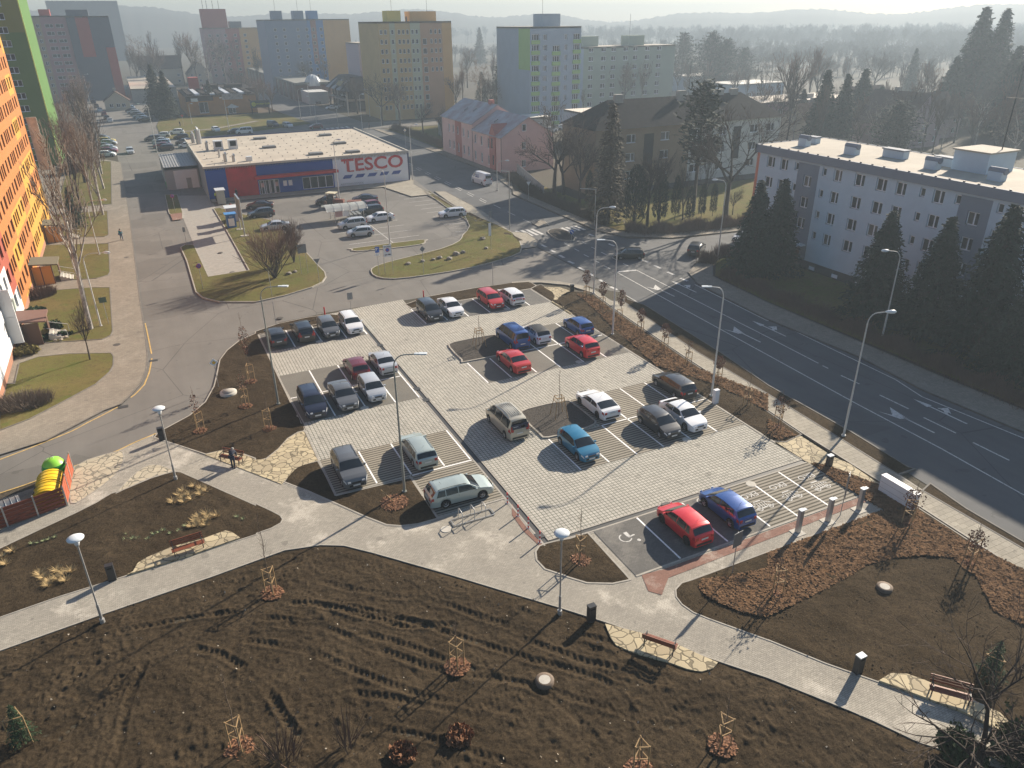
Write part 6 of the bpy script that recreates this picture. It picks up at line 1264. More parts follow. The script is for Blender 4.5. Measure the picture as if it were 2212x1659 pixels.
b.build('corrugated_roof', M('corrugated grey', (.34, .34, .33), .6, .3, .8), r); rbox(r, 'roller_door', (-12.6, 129.72, .1, -8.3, 129.79, 3.6), M('pale door', (.66, .66, .66), .6, .05, 1)); rbox(r, 'side_door', (-10.5, 129.69, .1, -9.6, 129.72, 2.1), mConc)
b = MB(); b.lathe([(0, 0), (.55, 0), (.6, .9), (.5, 1.25), (0, 1.35)], n=14); o = b.build('bell_container', mGrn); o.location = (*GW(*T('00', 1465, 1620)), .03); tag(o, 'dark green bell container in front of the roller door', 'waste container')
# trolley shelter, kiosks, frame, tractor
r = empty('trolley_shelter', (8.6, 88.2, .03), 0, 'glazed trolley shelter with curved pale roof on the shop car park', 'trolley shelter')
for x, y in ((0, 0), (4.8, 0), (0, 3.2), (4.8, 3.2), (2.4, 0)): b = MB(); b.tube([(x, y, 0), (x, y, 2.1)], .05, 6); b.build('post', mSteel, r)
b = MB(); V = []; N = 8
for k in range(N+1): t = math.pi*(.1+.8*k/N); V += [(-1.3, 1.6-2.2*math.cos(t), 1.6+math.sin(t)*1.0), (5.4, 1.6-2.2*math.cos(t), 1.6+math.sin(t)*1.0)]
b.add(V, [(2*k, 2*k+1, 2*k+3, 2*k+2) for k in range(N)], sm=True); b.add(V, [(2*k, 2*k+2, 2*k+3, 2*k+1) for k in range(N)], sm=True); b.build('roof', M('frosted roof', (.62, .64, .62), .5), r)
for q in range(6): b = MB(); x = -1.3+q*1.34; b.tube([(x, 1.6-2.22*math.cos(math.pi*(.1+.8*k/6)), 1.62+1.0*math.sin(math.pi*(.1+.8*k/6))) for k in range(7)], .03, 4); b.build('roof_rib', mSteel, r)
for x0, x1, m_ in ((.1, 1.3, MATS['poster']), (1.4, 2.3, mWT)): rbox(r, 'poster', (x0, -.03, .9, x1, 0, 1.8), m_)
for x in (2.9, 3.6, 4.3): 
    b = MB(); b.box(x-.25, .3, .2, x+.25, 2.9, .9); m_ = b.build('trolley_row', M('trolley wire', (.25, .26, .27), .5, metal=.5), r)
b = MB()
for i in range(12):
    x = 16.5+i*.38; b.bar((x, 115.0, .1), (x, 115.0, .95), .03); b.bar((x, 115.0, .95), (x, 114.2, .85), .03); b.bar((x, 114.2, .85), (x, 114.2, .15), .03)
b.bar((16.4, 114.2, .5), (21, 114.2, .5), .03); b.bar((16.4, 115, .9), (21, 115, .9), .03); o = b.build('trolley_row', MATS['trolley wire']); tag(o, 'row of shopping trolleys under the shop windows', 'trolleys')
def kiosk(x, y, w_, d, h, ms, lb, tm):
    r = empty('vending_kiosk', (x, y, ZP), 0, lb, 'kiosk'); b = MB(); b.box(-w_/2, -d/2, 0, w_/2, d/2, h); b.build('body', ms, r); b = MB(); b.box(-w_/2-.2, -d/2-.2, h, w_/2+.2, d/2+.2, h+.12); b.build('roof', tm, r); return r
kiosk(-6.1, 97.4, 1.9, 2.0, 2.2, M('kiosk grey', (.45, .40, .40), .6), 'white roofed kiosk box next to the person in red', mLampW); k = kiosk(-6.9, 92.9, 1.4, 1.3, 2.1, M('kiosk blue', (.03, .12, .35), .5), 'blue and white vending box at the ramp edge', M('kiosk top', (.06, .22, .5), .5))
b = MB(); b.box(-.45, -.68, .3, .45, -.66, 1.5); b.build('poster', mWT, k); txt('GLS', .3, (0, -.7, 1.78), 0, mWT, 'lettering', k, math.pi/2, .005)
k = kiosk(-6.2, 112.2, 1.3, 2.2, 2.4, M('kiosk frame', (.35, .38, .34), .5), 'small shelter with pale roof at the blue corner of the shop', mLampW)
r = empty('advertising_frame', (-5.9, 85.9, .15), 0, 'tall grey steel advertising frame on the grass seen edge on', 'billboard')
for y in (0, 4.5): b = MB(); b.tube([(0, y, 0), (0, y, 5.6)], .12, 6); b.build('post', mSteel, r); rbox(r, 'footing', (-.6, y-.35, 0, .6, y+.35, .12), mConcL)
rbox(r, 'panel', (-.08, .1, 2.2, .08, 4.4, 5.5), M('panel back', (.12, .13, .14), .6)); rbox(r, 'lattice', (-.12, -.1, 5.5, .12, 4.6, 5.62), mSteel)
r = empty('tractor', (11.3, 99.6, .03), math.radians(-38), 'old tractor with pale cab roof and rusty red bonnet', 'tractor'); mRust = M('rusty red', (.20, .07, .045), .7, .4, 4)
for x, R_ in ((-.7, .75), (1.25, .45)):
    for s in (-.75, .75): b = MB(); b.M = Matrix.Translation((x, s, R_)) @ Matrix.Rotation(math.pi/2, 4, 'X'); b.lathe([(0, -.16), (R_*.9, -.16), (R_, -.1), (R_, .1), (R_*.9, .16), (0, .16)], n=18); b.build('wheel', mTyre, r)
b = MB(); b.cbox(1.0, 0, 1.15, 1.7, .7, .6); b.build('bonnet', mRust, r); b = MB(); b.cbox(-.4, 0, 1.0, 1.5, 1.1, .5); b.build('chassis', mRust, r)
for x in (-1, .25):
    for s in (-.65, .65): b = MB(); b.bar((x, s, 1.1), (x, s, 2.45), .06); b.build('cab_pillar', mRust, r)
b = MB(); b.cbox(-.38, 0, 1.75, 1.2, 1.2, .8); b.build('cab_glass', mGlass, r); b = MB(); b.cbox(-.38, 0, 2.5, 1.7, 1.6, .12); b.build('cab_roof', M('cream roof', (.5, .46, .33), .7), r)
r2 = empty('trailer', (14.6, 98.6, .03), math.radians(-20), 'rusty red flat trailer hitched behind the tractor', 'trailer'); b = MB(); b.cbox(0, 0, .75, 2.4, 1.5, .5); b.build('bed', mRust, r2)
for s in (-.7, .7): b = MB(); b.M = Matrix.Translation((0, s, .4)) @ Matrix.Rotation(math.pi/2, 4, 'X'); b.lathe([(0, -.12), (.4, -.1), (.4, .1), (0, .12)], n=14); b.build('wheel', mTyre, r2)
# ---- pink house
mPink = M('pink render', (.62, .41, .38), .85, .1, .5); mPinkD = M('dark pink render', (.38, .13, .11), .85, .1, .5); mTileP = M('frosted roof sheet', (.36, .37, .40), .6, rgb2=(.25, .17, .165), vs_=.35)
r = bld('pink_house', 'long pink two part house with frosty roof beside the main road', 'house')
def gable(b, x0, x1, y0, y1, ze, zr, xr, mi=0):   # gable triangle walls on y faces
    for y, s in ((y0, 1), (y1, -1)): b.add([(x0, y, ze), (x1, y, ze), (xr, y, zr)], [(0, 1, 2) if s > 0 else (2, 1, 0)], mi, False)
def roofpl(b, x0, x1, y0, y1, ze, zr, xr, ov=.4, th=.15):
    sl = (zr-ze)/(xr-x0); b.add([(x0-ov, y0-ov*.6, ze-ov*sl), (x0-ov, y1+ov*.6, ze-ov*sl), (xr, y1+ov*.6, zr), (xr, y0-ov*.6, zr), (x0-ov, y0-ov*.6, ze-ov*sl+th), (x0-ov, y1+ov*.6, ze-ov*sl+th), (xr, y1+ov*.6, zr+th), (xr, y0-ov*.6, zr+th)], [(4, 7, 6, 5), (0, 1, 2, 3), (0, 4, 5, 1), (0, 3, 7, 4), (1, 5, 6, 2)], 0, False)
    sl = (zr-ze)/(x1-xr); b.add([(x1+ov, y0-ov*.6, ze-ov*sl), (x1+ov, y1+ov*.6, ze-ov*sl), (xr, y1+ov*.6, zr), (xr, y0-ov*.6, zr), (x1+ov, y0-ov*.6, ze-ov*sl+th), (x1+ov, y1+ov*.6, ze-ov*sl+th), (xr, y1+ov*.6, zr+th), (xr, y0-ov*.6, zr+th)], [(7, 4, 5, 6), (3, 2, 1, 0), (4, 0, 1, 5), (7, 3, 0, 4), (6, 2, 1, 5)][:2]+[(0, 1, 5, 4), (0, 4, 7, 3), (1, 2, 6, 5)], 0, False)
o1 = lambda L_, y1: [(round(y1-a, 3), z0, round(y1-c, 3), z1) for a, z0, c, z1 in L_]
LA = o1([(145.3, 5.2, 144.3, 7.0), (142.6, 5.2, 141.6, 7), (139.8, 5.2, 138.9, 7), (136.2, 5.1, 135.2, 6.9), (133.5, 5.1, 132.5, 6.8), (145.3, 1.4, 144.3, 3.3), (142.6, 1.4, 141.6, 3.3), (139.6, 1.2, 138.7, 3.2), (136.1, 1.2, 135.2, 3.2), (133.4, 1.2, 132.5, 3.2)], 149.5)
LB = o1([(129.3, 4.5, 128.2, 6.4), (125.9, 4.4, 124.8, 6.4), (122.1, 4.3, 121, 6.4), (129.4, .9, 128.3, 2.8), (125.9, .8, 124.8, 2.8), (122.1, .8, 121.1, 2.8)], 130.3)
zp = lambda x, z: 1 if 8.5 < x < 12.5 else 0
shell(r, 51.2, 130.3, 63.6, 149.5, 8.45, [mPink, mPinkD], left=LA, zones={'l': zp}, breaks={'l': ([8.5, 12.5], [])}, roof=False)
shell(r, 51.15, 114.8, 63.6, 130.28, 7.3, [mPink, mPinkD], left=LB, front=[(4.75, .9, 5.75, 2.35), (4.75, 4.6, 5.75, 6.05)], zones={'l': lambda x, z: 1 if 9.7 < x < 12.6 else 0}, breaks={'l': ([9.7, 12.6], [])}, roof=False)
b = MB(); gable(b, 51.2, 63.6, 130.3, 149.5, 8.45, 12.1, 57.4); gable(b, 51.15, 63.6, 114.8, 130.2, 7.3, 11.0, 57.4); b.build('gable', mPink, r)
b = MB(); roofpl(b, 51.2, 63.6, 130.4, 149.5, 8.45, 12.1, 57.4); b.build('roof', mTileP, r); b = MB(); roofpl(b, 51.15, 63.6, 114.8, 130.0, 7.3, 11.0, 57.4); b.build('roof', mTileP, r)
windows(r, (51.15, 114.8, 0), 'f', [(4.75, 8.25, 5.75, 9.7)], 'w1', -.06)
b = MB(); b.box(50.9, 117.7, .2, 51.15, 120.6, 7.5); b.add([(50.9, 117.7, 7.5), (50.9, 120.6, 7.5), (50.9, 119.2, 9.6), (54.5, 119.2, 9.6), (54, 117.7, 8.6), (54, 120.6, 8.6)], [(2, 1, 0), (0, 4, 3, 2), (1, 2, 3, 5)], 0, False); b.build('stair_gable', mPinkD, r)
for (z, y) in ((4.6, 119.2), (1.2, 118.6)): rbox(r, 'stair_window', (50.86, y-.3, z, 50.9, y+.3, z+2), mPane)
rbox(r, 'chimney', (57, 133, 11.7, 58, 134.2, 13), mPinkD)
for y, z in ((114.9, 7.3), (130.25, 7.6), (149.4, 8.4)): b = MB(); b.tube([(51.05, y, 0), (51.05, y, z)], .06, 5); b.build('downpipe', mTrim, r)
for y, x in ((140.5, 54), (136, 54.3), (124, 54.2)):
    b = MB(); z = 7.3+(x-51.15)*.592 if y < 130 else 8.45+(x-51.2)*.589; b.add([(x-.5, y-.3, z-.12), (x+.5, y-.3, z+.48), (x+.5, y+.3, z+.48), (x-.5, y+.3, z-.12)], [(0, 3, 2, 1), (0, 1, 2, 3)]); b.M = None; o = b.build('roof_window', mPane, r); o.location.z = .3
fin(r)
# ---- brown/white hip roofed house
mBrn = M('brown render', (.26, .19, .125), .9, .15, .5); mWhR = M('pale render', (.50, .50, .48), .9, .1, .5); mTileD = M('dark roof tiles', (.032, .03, .031), .95, .35, 1.2, bump=.3, bs=6, spec=.05)
r = bld('hip_roof_house', 'long three storey house, brown left half and pale right half, under a dark hip roof', 'house'); x0, x1, y0, y1, ze, zr = 56, 99.5, 85.5, 97.5, 11.6, 16
WF = []
for z in (9.0, 5.7, 2.5):
    for x in (62.6, 70.2, 77.6, 83.8, 91.7, 96): WF.append((round(x-56, 2), z, round(x-56+2.0, 2), z+1.5))
WF2 = [(10.5, 4.3, 12.6, 10.4), (31.5, 4.3, 33.4, 10.4)]
shell(r, x0, y0, x1, y1, ze, [mBrn, mWhR, mPlinth], front=WF, zones={'f': lambda x, z: 2 if z < .9 else (0 if x < 21 else 1), 'r': lambda x, z: 1}, breaks={'f': ([21], [.9])}, roof=False)
for a, z, c, d in WF2: rbox(r, 'stair_window', (56+a, 85.45, z, 56+c, 85.5, d), mPane)
b = MB(); o_ = .6; b.add([(x0-o_, y0-o_, ze), (x1+o_, y0-o_, ze), (x1+o_, y1+o_, ze), (x0-o_, y1+o_, ze), (x0+6, 91.5, zr), (x1-6, 91.5, zr)], [(0, 1, 5, 4), (1, 2, 5), (2, 3, 4, 5), (3, 0, 4), (3, 2, 1, 0)], 0, False); b.build('roof', mTileD, r)
for x, y, h in ((64, 91, 1.3), (78, 90.6, 1.4), (88, 91.4, 1.2), (91.5, 91.3, 1.2)): rbox(r, 'chimney', (x-.9, y-.4, zr-.8, x+.9, y+.4, zr+h-.4), mConc)
b = MB(); b.bar((84.2, 89, 14), (84.6, 86.3, 12.2), .12); b.build('firewall_cap', mConcL, r); b = MB(); b.tube([(80.5, 91.5, 15), (80.5, 91.5, 21.5)], .05, 5); b.build('antenna_mast', mTrim, r)
fin(r)
# ---- orange panel block at the left
mOr1 = M('orange render', (.40, .145, .030), .85, .1, .4); mOr2 = M('yellow orange render', (.50, .255, .032), .85, .1, .4); mRed1 = M('brick red render', (.30, .065, .035), .85, .1, .4); mWh1 = M('white render panel', (.62, .63, .64), .85, .08, .5); mPl1 = M('terracotta plinth', (.33, .16, .10), .9, .2, 1)
r = bld('orange_tower_block', 'tall orange panel block with yellow patches and a white lower corner at the far left', 'apartment block'); X = -33.0; ya, yb = 30., 110.; Hb = 37.
RC = []
for f in range(0, 11):
    z = 2.0+2.72*f
    for s in range(3, 14):
        y = (s*6.0+.3) 
        for a, w_ in (((.6, 1.25), (2.45, 1.0), (4.0, 1.25)) if s % 2 else ((.9, 1.25), (3.6, 1.6))):
            if y+a+w_ < 79.6: RC.append((round(y+a, 2), round(z, 2), round(y+a+w_, 2), round(z+1.55, 2)))
def zo(y, z):
    if z < .9: return 4
    if y < 28 and z < 6.9: return 3
    if y < 32 and z < 3.6: return 3
    if y < 32 and z < 10: return 2
    k = int(y//6); f = int((z-1.2)//2.72)
    return 1 if ((k*7+f*5) % 11 in (0, 3, 4) and f < 4) or (k > 8 and f < 2) or ((k*3+f*7) % 17 == 0) else 0
shell(r, X-14, ya, X, yb, Hb, [mOr1, mOr2, mRed1, mWh1, mPl1], right=RC, zones={'r': zo, 'b': lambda a, z: 0}, breaks={'r': ([28, 32]+[6*k for k in range(1, 14)], [.9, 3.6, 6.9, 10]+[1.2+2.72*f for f in range(13)])}, rev=.38, style='w1', fr=mFrame, cap=99)
mCan = M('brown sheet roof', (.16, .09, .07), .6); mOrG = M('orange glazing', (.55, .25, .04), .5)
for i, yc in enumerate((53, 75, 97.5)):
    b = MB(); b.add([(X, yc-1.9, 2.75), (X+3.1, yc-1.9, 2.45), (X+3.1, yc+1.9, 2.45), (X, yc+1.9, 2.75), (X, yc-1.9, 2.9), (X+3.1, yc-1.9, 2.6), (X+3.1, yc+1.9, 2.6), (X, yc+1.9, 2.9)], [(3, 2, 1, 0), (4, 5, 6, 7), (0, 1, 5, 4), (1, 2, 6, 5), (2, 3, 7, 6)]); b.build('entrance_canopy', mCan if i == 0 else M('moss roof', (.13, .12, .08), .9), r)
    rbox(r, 'porch_screen', (X, yc-1.75, .13, X+2.3, yc-1.68, 2.45), mOrG if i else mFrameB); rbox(r, 'porch_side', (X+2.8, yc+.4, .13, X+2.9, yc+1.75, 2.4), mFrameB)
    for xx in (.1, 1.1, 2.3): rbox(r, 'porch_post', (X+xx, yc-1.8, .13, X+xx+.1, yc-1.65, 2.5), mFrameB)
    for k in range(4): rbox(r, 'step', (X+2.9+k*.35, yc-1.0, .13, X+3.25+k*.35, yc+1.0, .73-k*.15), mConcL)
    for s in (-1.05, 1.05): b = MB(); b.bar((X+2.9, yc+s, 1.5), (X+4.6, yc+s, .95), .05); b.bar((X+4.6, yc+s, .13), (X+4.6, yc+s, .95), .05); b.build('handrail', mPoleW, r)
for z in (1.2, 3.95): 
    b = MB(); b.box(X, 50.2, z, X+.9, 52.2, z+1.1); b.build('balcony_panel', M('balcony glass', (.42, .47, .42), .3), r); b = MB(); b.box(X, 49.9, z-.12, X+1.0, 50.1, z+2.6); b.build('balcony_wall', mWh1, r)
fin(r)
r = empty('billboard', (X+.4, 110.1, 0), 0, 'large weathered advertising banner on the end of the orange block', 'billboard'); b = MB(); b.box(-.1, .05, 8.5, 1.3, .25, 16.5); b.build('panel', M('faded banner', (.62, .58, .52), .8, .55, .5), r)
# ---- green tower
mG1 = M('moss green render', (.13, .19, .05), .85, .1, .3); mG2 = M('olive yellow render', (.24, .21, .05), .85, .1, .3); mG3 = M('leaf green render', (.06, .15, .02), .85, .1, .3); mG4 = M('yellow edge', (.75, .70, .15), .7)
r = bld('green_tower_block', 'tall green and olive panel block behind the orange one', 'apartment block'); 
RC = grid([20.1+0*i for i in range(1)], [1.6+2.62*k for k in range(14)], 2.7, 1.3)+grid([11], [1.6+2.62*k for k in range(14)], 2.7, 1.3)
shell(r, -60.5, 172, -34.5, 196, 41, [mG1, mG2, mG3], front=RC, zones={'f': lambda x, z: 1 if (z > 28 or (z > 23 and x < 22)) else 0, 'r': lambda x, z: 2}, breaks={'f': ([22], [23, 28])}, style='w3s', rev=.15)
rbox(r, 'corner_trim', (-34.62, 171.9, 0, -34.42, 172.0, 41), mG4); fin(r)
# ---- grey, red and pink blocks farther back
mSl = M('dark slate render', (.085, .10, .13), .85, .1, .3); mRd = M('brick red panel', (.36, .06, .05), .85, .1, .3); mPk = M('dull pink render', (.36, .19, .20), .85, .1, .3); mSand = M('sandy render', (.36, .27, .17), .85, .1, .3)
r = bld('slate_tower_block', 'slate grey panel block with tall red panels far down the left street', 'apartment block')
shell(r, -33.5, 352, -17.7, 375, 32.4, [mSl, mRd], zones={'f': lambda x, z: 1 if (3.2 < x < 8 and z > 17) or (x > 12.3 and z < 20.5) else 0, 'r': lambda x, z: 1 if z < 20.5 else 0}, breaks={'f': ([3.2, 8, 12.3], [17, 20.5]), 'r': ([], [20.5])}); rbox(r, 'roof_house', (-33.2, 354, 32.4, -25, 360, 34.8), mSl); fin(r)
r = bld('pink_tower_block', 'dull pink and sandy panel block left of the slate grey one', 'apartment block')
RC = grid([1.2, 3.6], [3+2.8*k for k in range(10)], 1.3, 1.4)+grid([6.8, 10.6], [3+2.8*k for k in range(10)], 2.9, 1.4)
shell(r, -48.5, 353, -33.6, 372, 32.6, [mPk, mSand], front=RC, zones={'f': lambda x, z: 1 if x < 5.5 else 0}, breaks={'f': ([5.5], [])}, style='w2', rev=.15); rbox(r, 'roof_house', (-43, 356, 32.6, -39, 360, 35), mRd); fin(r)
r = bld('hazy_tower', 'pale tower barely visible in the haze above the slate block', 'apartment block'); shell(r, -62, 760, -8, 790, 47, [mSl]); fin(r)
# ---- beige, blue, teal blocks
mBe = M('apricot render', (.50, .33, .13), .85, .1, .3); mBe2 = M('greenish cream render', (.42, .42, .28), .85, .1, .3); mBe3 = M('terracotta render', (.44, .23, .12), .85, .1, .3); mBl = M('steel blue render', (.14, .19, .28), .85, .1, .3); mBl2 = M('bright blue render', (.05, .17, .38), .85, .1, .3); mOrB = M('orange ochre render', (.58, .30, .08), .85, .1, .3); mMar = M('maroon render', (.20, .05, .07), .85, .1, .3)
r = bld('apricot_tower_block', 'apricot and cream nine storey block with two roof houses', 'apartment block'); 
RC = []
for k in range(9):
    z = 3.2+2.8*k
    for x, w_ in ((.6, .9), (2.0, .9), (4.3, .9), (6.5, .9), (7.9, .9), (9.3, .9), (11.0, .9), (12.4, .9)): RC.append((x, z, round(x+w_, 2), z+1.4))
    if k % 1 == 0: RC += [(14.7, z-.3, 16.1, z+1.5)] if k < 8 else []
RC += [(round(17.3+1.5*i, 2), 3.2+2.8*k, round(18.1+1.5*i, 2), 4.6+2.8*k) for k in range(9) for i in range(3) if k > 3]
shell(r, 57.2, 218, 82, 240, 29.3, [mBe, mBe2, mBe3, mOrB], front=RC, zones={'f': lambda x, z: 1 if 3.8 < x < 5.6 or 10.6 < x < 14 else 2 if 14 < x < 21.5 else 0 if x < 14 else 3, 'l': lambda x, z: 0}, breaks={'f': ([3.8, 5.6, 10.6, 14, 21.5], [])}, style='w1', rev=.15, cap=99)
rbox(r, 'roof_house', (61.5, 221, 29.3, 66, 226, 32.4), M('yellow render', (.60, .45, .08), .8)); rbox(r, 'roof_house', (69, 221, 29.3, 78, 226, 32.2), mOrB)
for x in (64, 76): b = MB(); b.tube([(x, 224, 32), (x, 224, 37)], .05, 5); b.build('antenna_mast', mTrim, r)
b = MB(); b.cbox(67.3, 219.5, 30, .4, .3, 1.4); b.build('vent_pipe', mTrim, r); fin(r)
r = bld('blue_tower_block', 'steel blue block with a bright blue stripe and an orange right end', 'apartment block')
RC = grid([3.5, 7.5, 13.5, 17.5, 20.5, 24], [3.2+2.8*k for k in range(9)], 1.3, 1.4)
shell(r, 44, 345, 82, 368, 30.5, [mBl, mBl2, mOrB, M('rust render', (.25, .09, .06), .85)], front=RC, zones={'f': lambda x, z: 0 if x < 18.5 else 3 if 20 < x < 22.5 and z > 12 else 1 if x < 25.8 else 2}, breaks={'f': ([18.5, 20, 22.5, 25.8], [12])}, style='w1', rev=.15, cap=99)
for x0, x1, m_ in ((48, 52.5, mBl), (57.5, 62, mBl), (64, 68.5, mBl2)): rbox(r, 'roof_house', (x0, 348, 30.5, x1, 353, 34), m_)
for x in (50, 60, 66): b = MB(); b.tube([(x, 350, 33.5), (x, 350, 38.5)], .06, 5); b.build('antenna_mast', mTrim, r)
fin(r)
r = bld('cream_maroon_block', 'lower block with cream and maroon render between the blue and apricot ones', 'apartment block'); RC = grid([2, 5, 9, 12.5], [3+2.8*k for k in range(6)], 1.3, 1.4)
shell(r, 62.6, 262, 80, 280, 22.3, [M('pale lilac render', (.40, .34, .38), .85), mMar, mBe2], front=RC, zones={'f': lambda x, z: 1 if x > 10.8 else 2 if z > 15 and 3.5 < x < 7 else 0}, breaks={'f': ([3.5, 7, 10.8], [15])}, style='w1', rev=.15); rbox(r, 'roof_house', (70.5, 264, 22.3, 76.5, 270, 24.7), M('mint render', (.35, .48, .38), .85)); fin(r)
r = bld('red_orange_block', 'hazy block with red and orange ends left of the blue one', 'apartment block'); RC = grid([2, 6, 10, 15, 20], [3+2.8*k for k in range(8)], 1.5, 1.4)
shell(r, 26, 430, 54, 450, 27, [mPk, mRd, mOrB], front=RC, zones={'f': lambda x, z: 1 if 11 < x < 18 else 2 if x > 18 else 0}, breaks={'f': ([11, 18], [])}, style='w1', rev=.15); rbox(r, 'roof_house', (26.5, 432, 27, 39, 440, 36), mRd); rbox(r, 'roof_house', (40, 432, 27, 46, 438, 30), mSl)
for x in (28, 30, 33, 36): b = MB(); b.tube([(x, 434, 36), (x, 434, 40)], .12, 5); b.build('antenna_mast', mTrim, r)
fin(r)
mTe = M('blue grey render', (.30, .37, .45), .85, .1, .3); mLg = M('light green render', (.28, .46, .14), .85, .1, .3); mLg2 = M('grey green render', (.30, .35, .28), .85, .1, .3)
r = bld('green_striped_block', 'blue grey nine storey block with light green balconies and stripe', 'apartment block')
ZS = [1.6+2.8*k for k in range(9)]; RC = grid([.7], ZS, 2.3, 1.6)+grid([4.3], ZS, 1.3, 1.5)+grid([7.6], [z-.3 for z in ZS[:-1]], 2.3, 1.6)+grid([11.4], ZS, 1.1, 1.5)+grid([14.6], ZS, 2.2, 1.6)
shell(r, 90.8, 179, 108, 202, 27.6, [mTe, mLg], front=RC, zones={'f': lambda x, z: 0, 'l': lambda x, z: 1 if x > 15.5 and (z > 13.5 or x < 19 and z > 19) and z > 16 else 0}, breaks={'l': ([15.5, 19], [13.5, 16, 19])}, style='w3', rev=.5, cap=99)
rbox(r, 'roof_house', (97, 183, 27.6, 103, 189, 31), mTe)
for z in ZS:
    for x0, x1 in ((.4, 3.2), (7.3, 10.1), (14.4, 17.1)):
        if x0 == 7.3 and z > 22: continue
        rbox(r, 'balcony', (90.8+x0, 178.75, z-1.0-(.3 if x0 == 7.3 else 0), 90.8+x1, 179, z+.05-(.3 if x0 == 7.3 else 0)), mLg)
b = MB(); b.tube([(97.5, 184, 31), (97.5, 184, 36)], .05, 5); b.build('antenna_mast', mTrim, r); fin(r)
r = bld('long_green_block', 'long low grey green block behind the light green balconies', 'apartment block'); RC = grid([3, 8, 13, 17, 22, 26, 31, 36], [2+2.9*k for k in range(7)], 1.9, 1.5)
shell(r, 118, 204, 162, 216, 21, [mLg2, mTe], front=RC, zones={'f': lambda x, z: 1 if x < 6 else 0}, breaks={'f': ([6], [])}, rev=.15)
for x in (125, 144): rbox(r, 'roof_house', (x, 207, 21, x+6.5, 212, 24.2), mLg2)
b = MB(); b.tube([(145.5, 209, 24), (145.5, 209, 31)], .06, 5); b.build('antenna_mast', mTrim, r); fin(r)
# ---- low commercial buildings
r = bld('blue_low_building', 'flat roofed blue grey building behind the hip roofed house', 'building'); RC = grid([3, 9, 15, 21], [1.4, 4.6], 1.8, 1.5); shell(r, 86, 136, 114, 150, 8, [mTe, mPk], front=RC, rev=.12, roofm=M('pale roofing', (.62, .55, .46), .9)); fin(r)  # roof is one even pale tone, reused on the pink building
r = bld('pink_low_building', 'long flat pink building with bright roof right of the blue grey one', 'building'); RC = grid([2, 8, 12, 24, 30, 40, 46, 54], [1.4, 4.6], 1.8, 1.6); shell(r, 116, 134, 178, 150, 8.2, [mPk, mLg2], front=RC, zones={'f': lambda x, z: 1 if 8 < x < 20 else 0}, breaks={'f': ([8, 20], [])}, rev=.12, roofm=MATS['pale roofing']); rbox(r, 'roof_box', (158, 138, 8.2, 163, 142, 9.4), mConc); rbox(r, 'roof_box', (124, 138, 8.2, 127, 141, 9.4), mConc); fin(r)
for i, (x0, y0, x1, y1, h, m_, lb) in enumerate(((60, 168, 92, 176, 4.2, mConc, 'flat pale school building between the bare trees'), (196, 210, 222, 226, 6, mTe, 'white roofed hall beyond the trees, nearer one'), (205, 250, 236, 266, 6.5, mTe, 'white roofed hall beyond the trees, farther one'), (150, 300, 190, 312, 5, mConc, 'long pale shed far out in the haze'))):
    r = bld('flat_roof_hall', lb, 'building'); shell(r, x0, y0, x1, y1, h, [m_], front=grid(list(np.arange(2, x1-x0-3, 5.)), [1.2], 2.4, 1.5), rev=.1, roofm=M('hall roof', (.60, .57, .52), .8)); fin(r)
def cottage(name, x0, y0, x1, y1, ze, zr, wm, rm, lb, axis='x', wins=True):
    r = bld(name, lb, 'house'); b = MB()
    F = grid([1.5, (x1-x0)*.45, (x1-x0)-2.8], [1.2] if ze < 5 else [1.2, 4.0], 1.3, 1.3) if wins else []
    shell(r, x0, y0, x1, y1, ze, [wm], front=F, roof=False, rev=.12)
    if axis == 'y': b = MB(); xr = (x0+x1)/2; gable(b, x0, x1, y0, y1, ze, zr, xr); b.build('gable', wm, r); b = MB(); roofpl(b, x0, x1, y0, y1, ze, zr, xr); b.build('roof', rm, r)
    else:
        yr = (y0+y1)/2; b = MB(); b.add([(x0, y0, ze), (x0, y1, ze), (x0, yr, zr)], [(2, 1, 0)]); b.add([(x1, y0, ze), (x1, y1, ze), (x1, yr, zr)], [(0, 1, 2)]); b.build('gable', wm, r)
        b = MB(); o_ = .5; b.add([(x0-o_, y0-o_, ze-.2), (x1+o_, y0-o_, ze-.2), (x1+o_, yr, zr+.1), (x0-o_, yr, zr+.1), (x0-o_, y1+o_, ze-.2), (x1+o_, y1+o_, ze-.2)], [(0, 1, 2, 3), (3, 2, 5, 4)]); b.build('roof', rm, r)
    rbox(r, 'chimney', ((x0+x1)/2-.5, (y0+y1)/2+1, zr-1, (x0+x1)/2+.5, (y0+y1)/2+2, zr+1), mConc); fin(r)
mCream = M('cream render', (.48, .42, .32), .85); mTileR = M('brown tiles', (.09, .06, .05), .95, .3, 1, spec=.1)
cottage('white_house', -8.5, 430, 12, 444, 8, 14, mCream, mTileR, 'cream house with brown hip roof and dormers beyond the left car park'); cottage('white_house', 14, 425, 26, 440, 5, 11, mCream, mTileR, 'cream gabled house right of the larger cream one', 'y'); cottage('small_house', -25.5, 300, -17, 308, 3.4, 6.6, mCream, mTileR, 'small white cottage at the foot of the slate block', 'y')
mPkH = M('mauve render', (.33, .24, .25), .85)
cottage('gabled_house', 150, 96, 164, 112, 5.5, 12.5, mPkH, mTileR, 'mauve gabled house behind the pines on the right', 'y'); cottage('gabled_house', 166, 104, 182, 116, 5, 11, mPkH, mTileR, 'long roofed house joined behind the mauve gable'); cottage('gabled_house', 128, 104, 142, 116, 5, 10.5, mCream, mTileR, 'house with brown roof between the narrow spruces'); cottage('gabled_house', 172, 128, 186, 140, 5, 11, mCream, mTileR, 'distant gabled house with two chimneys')
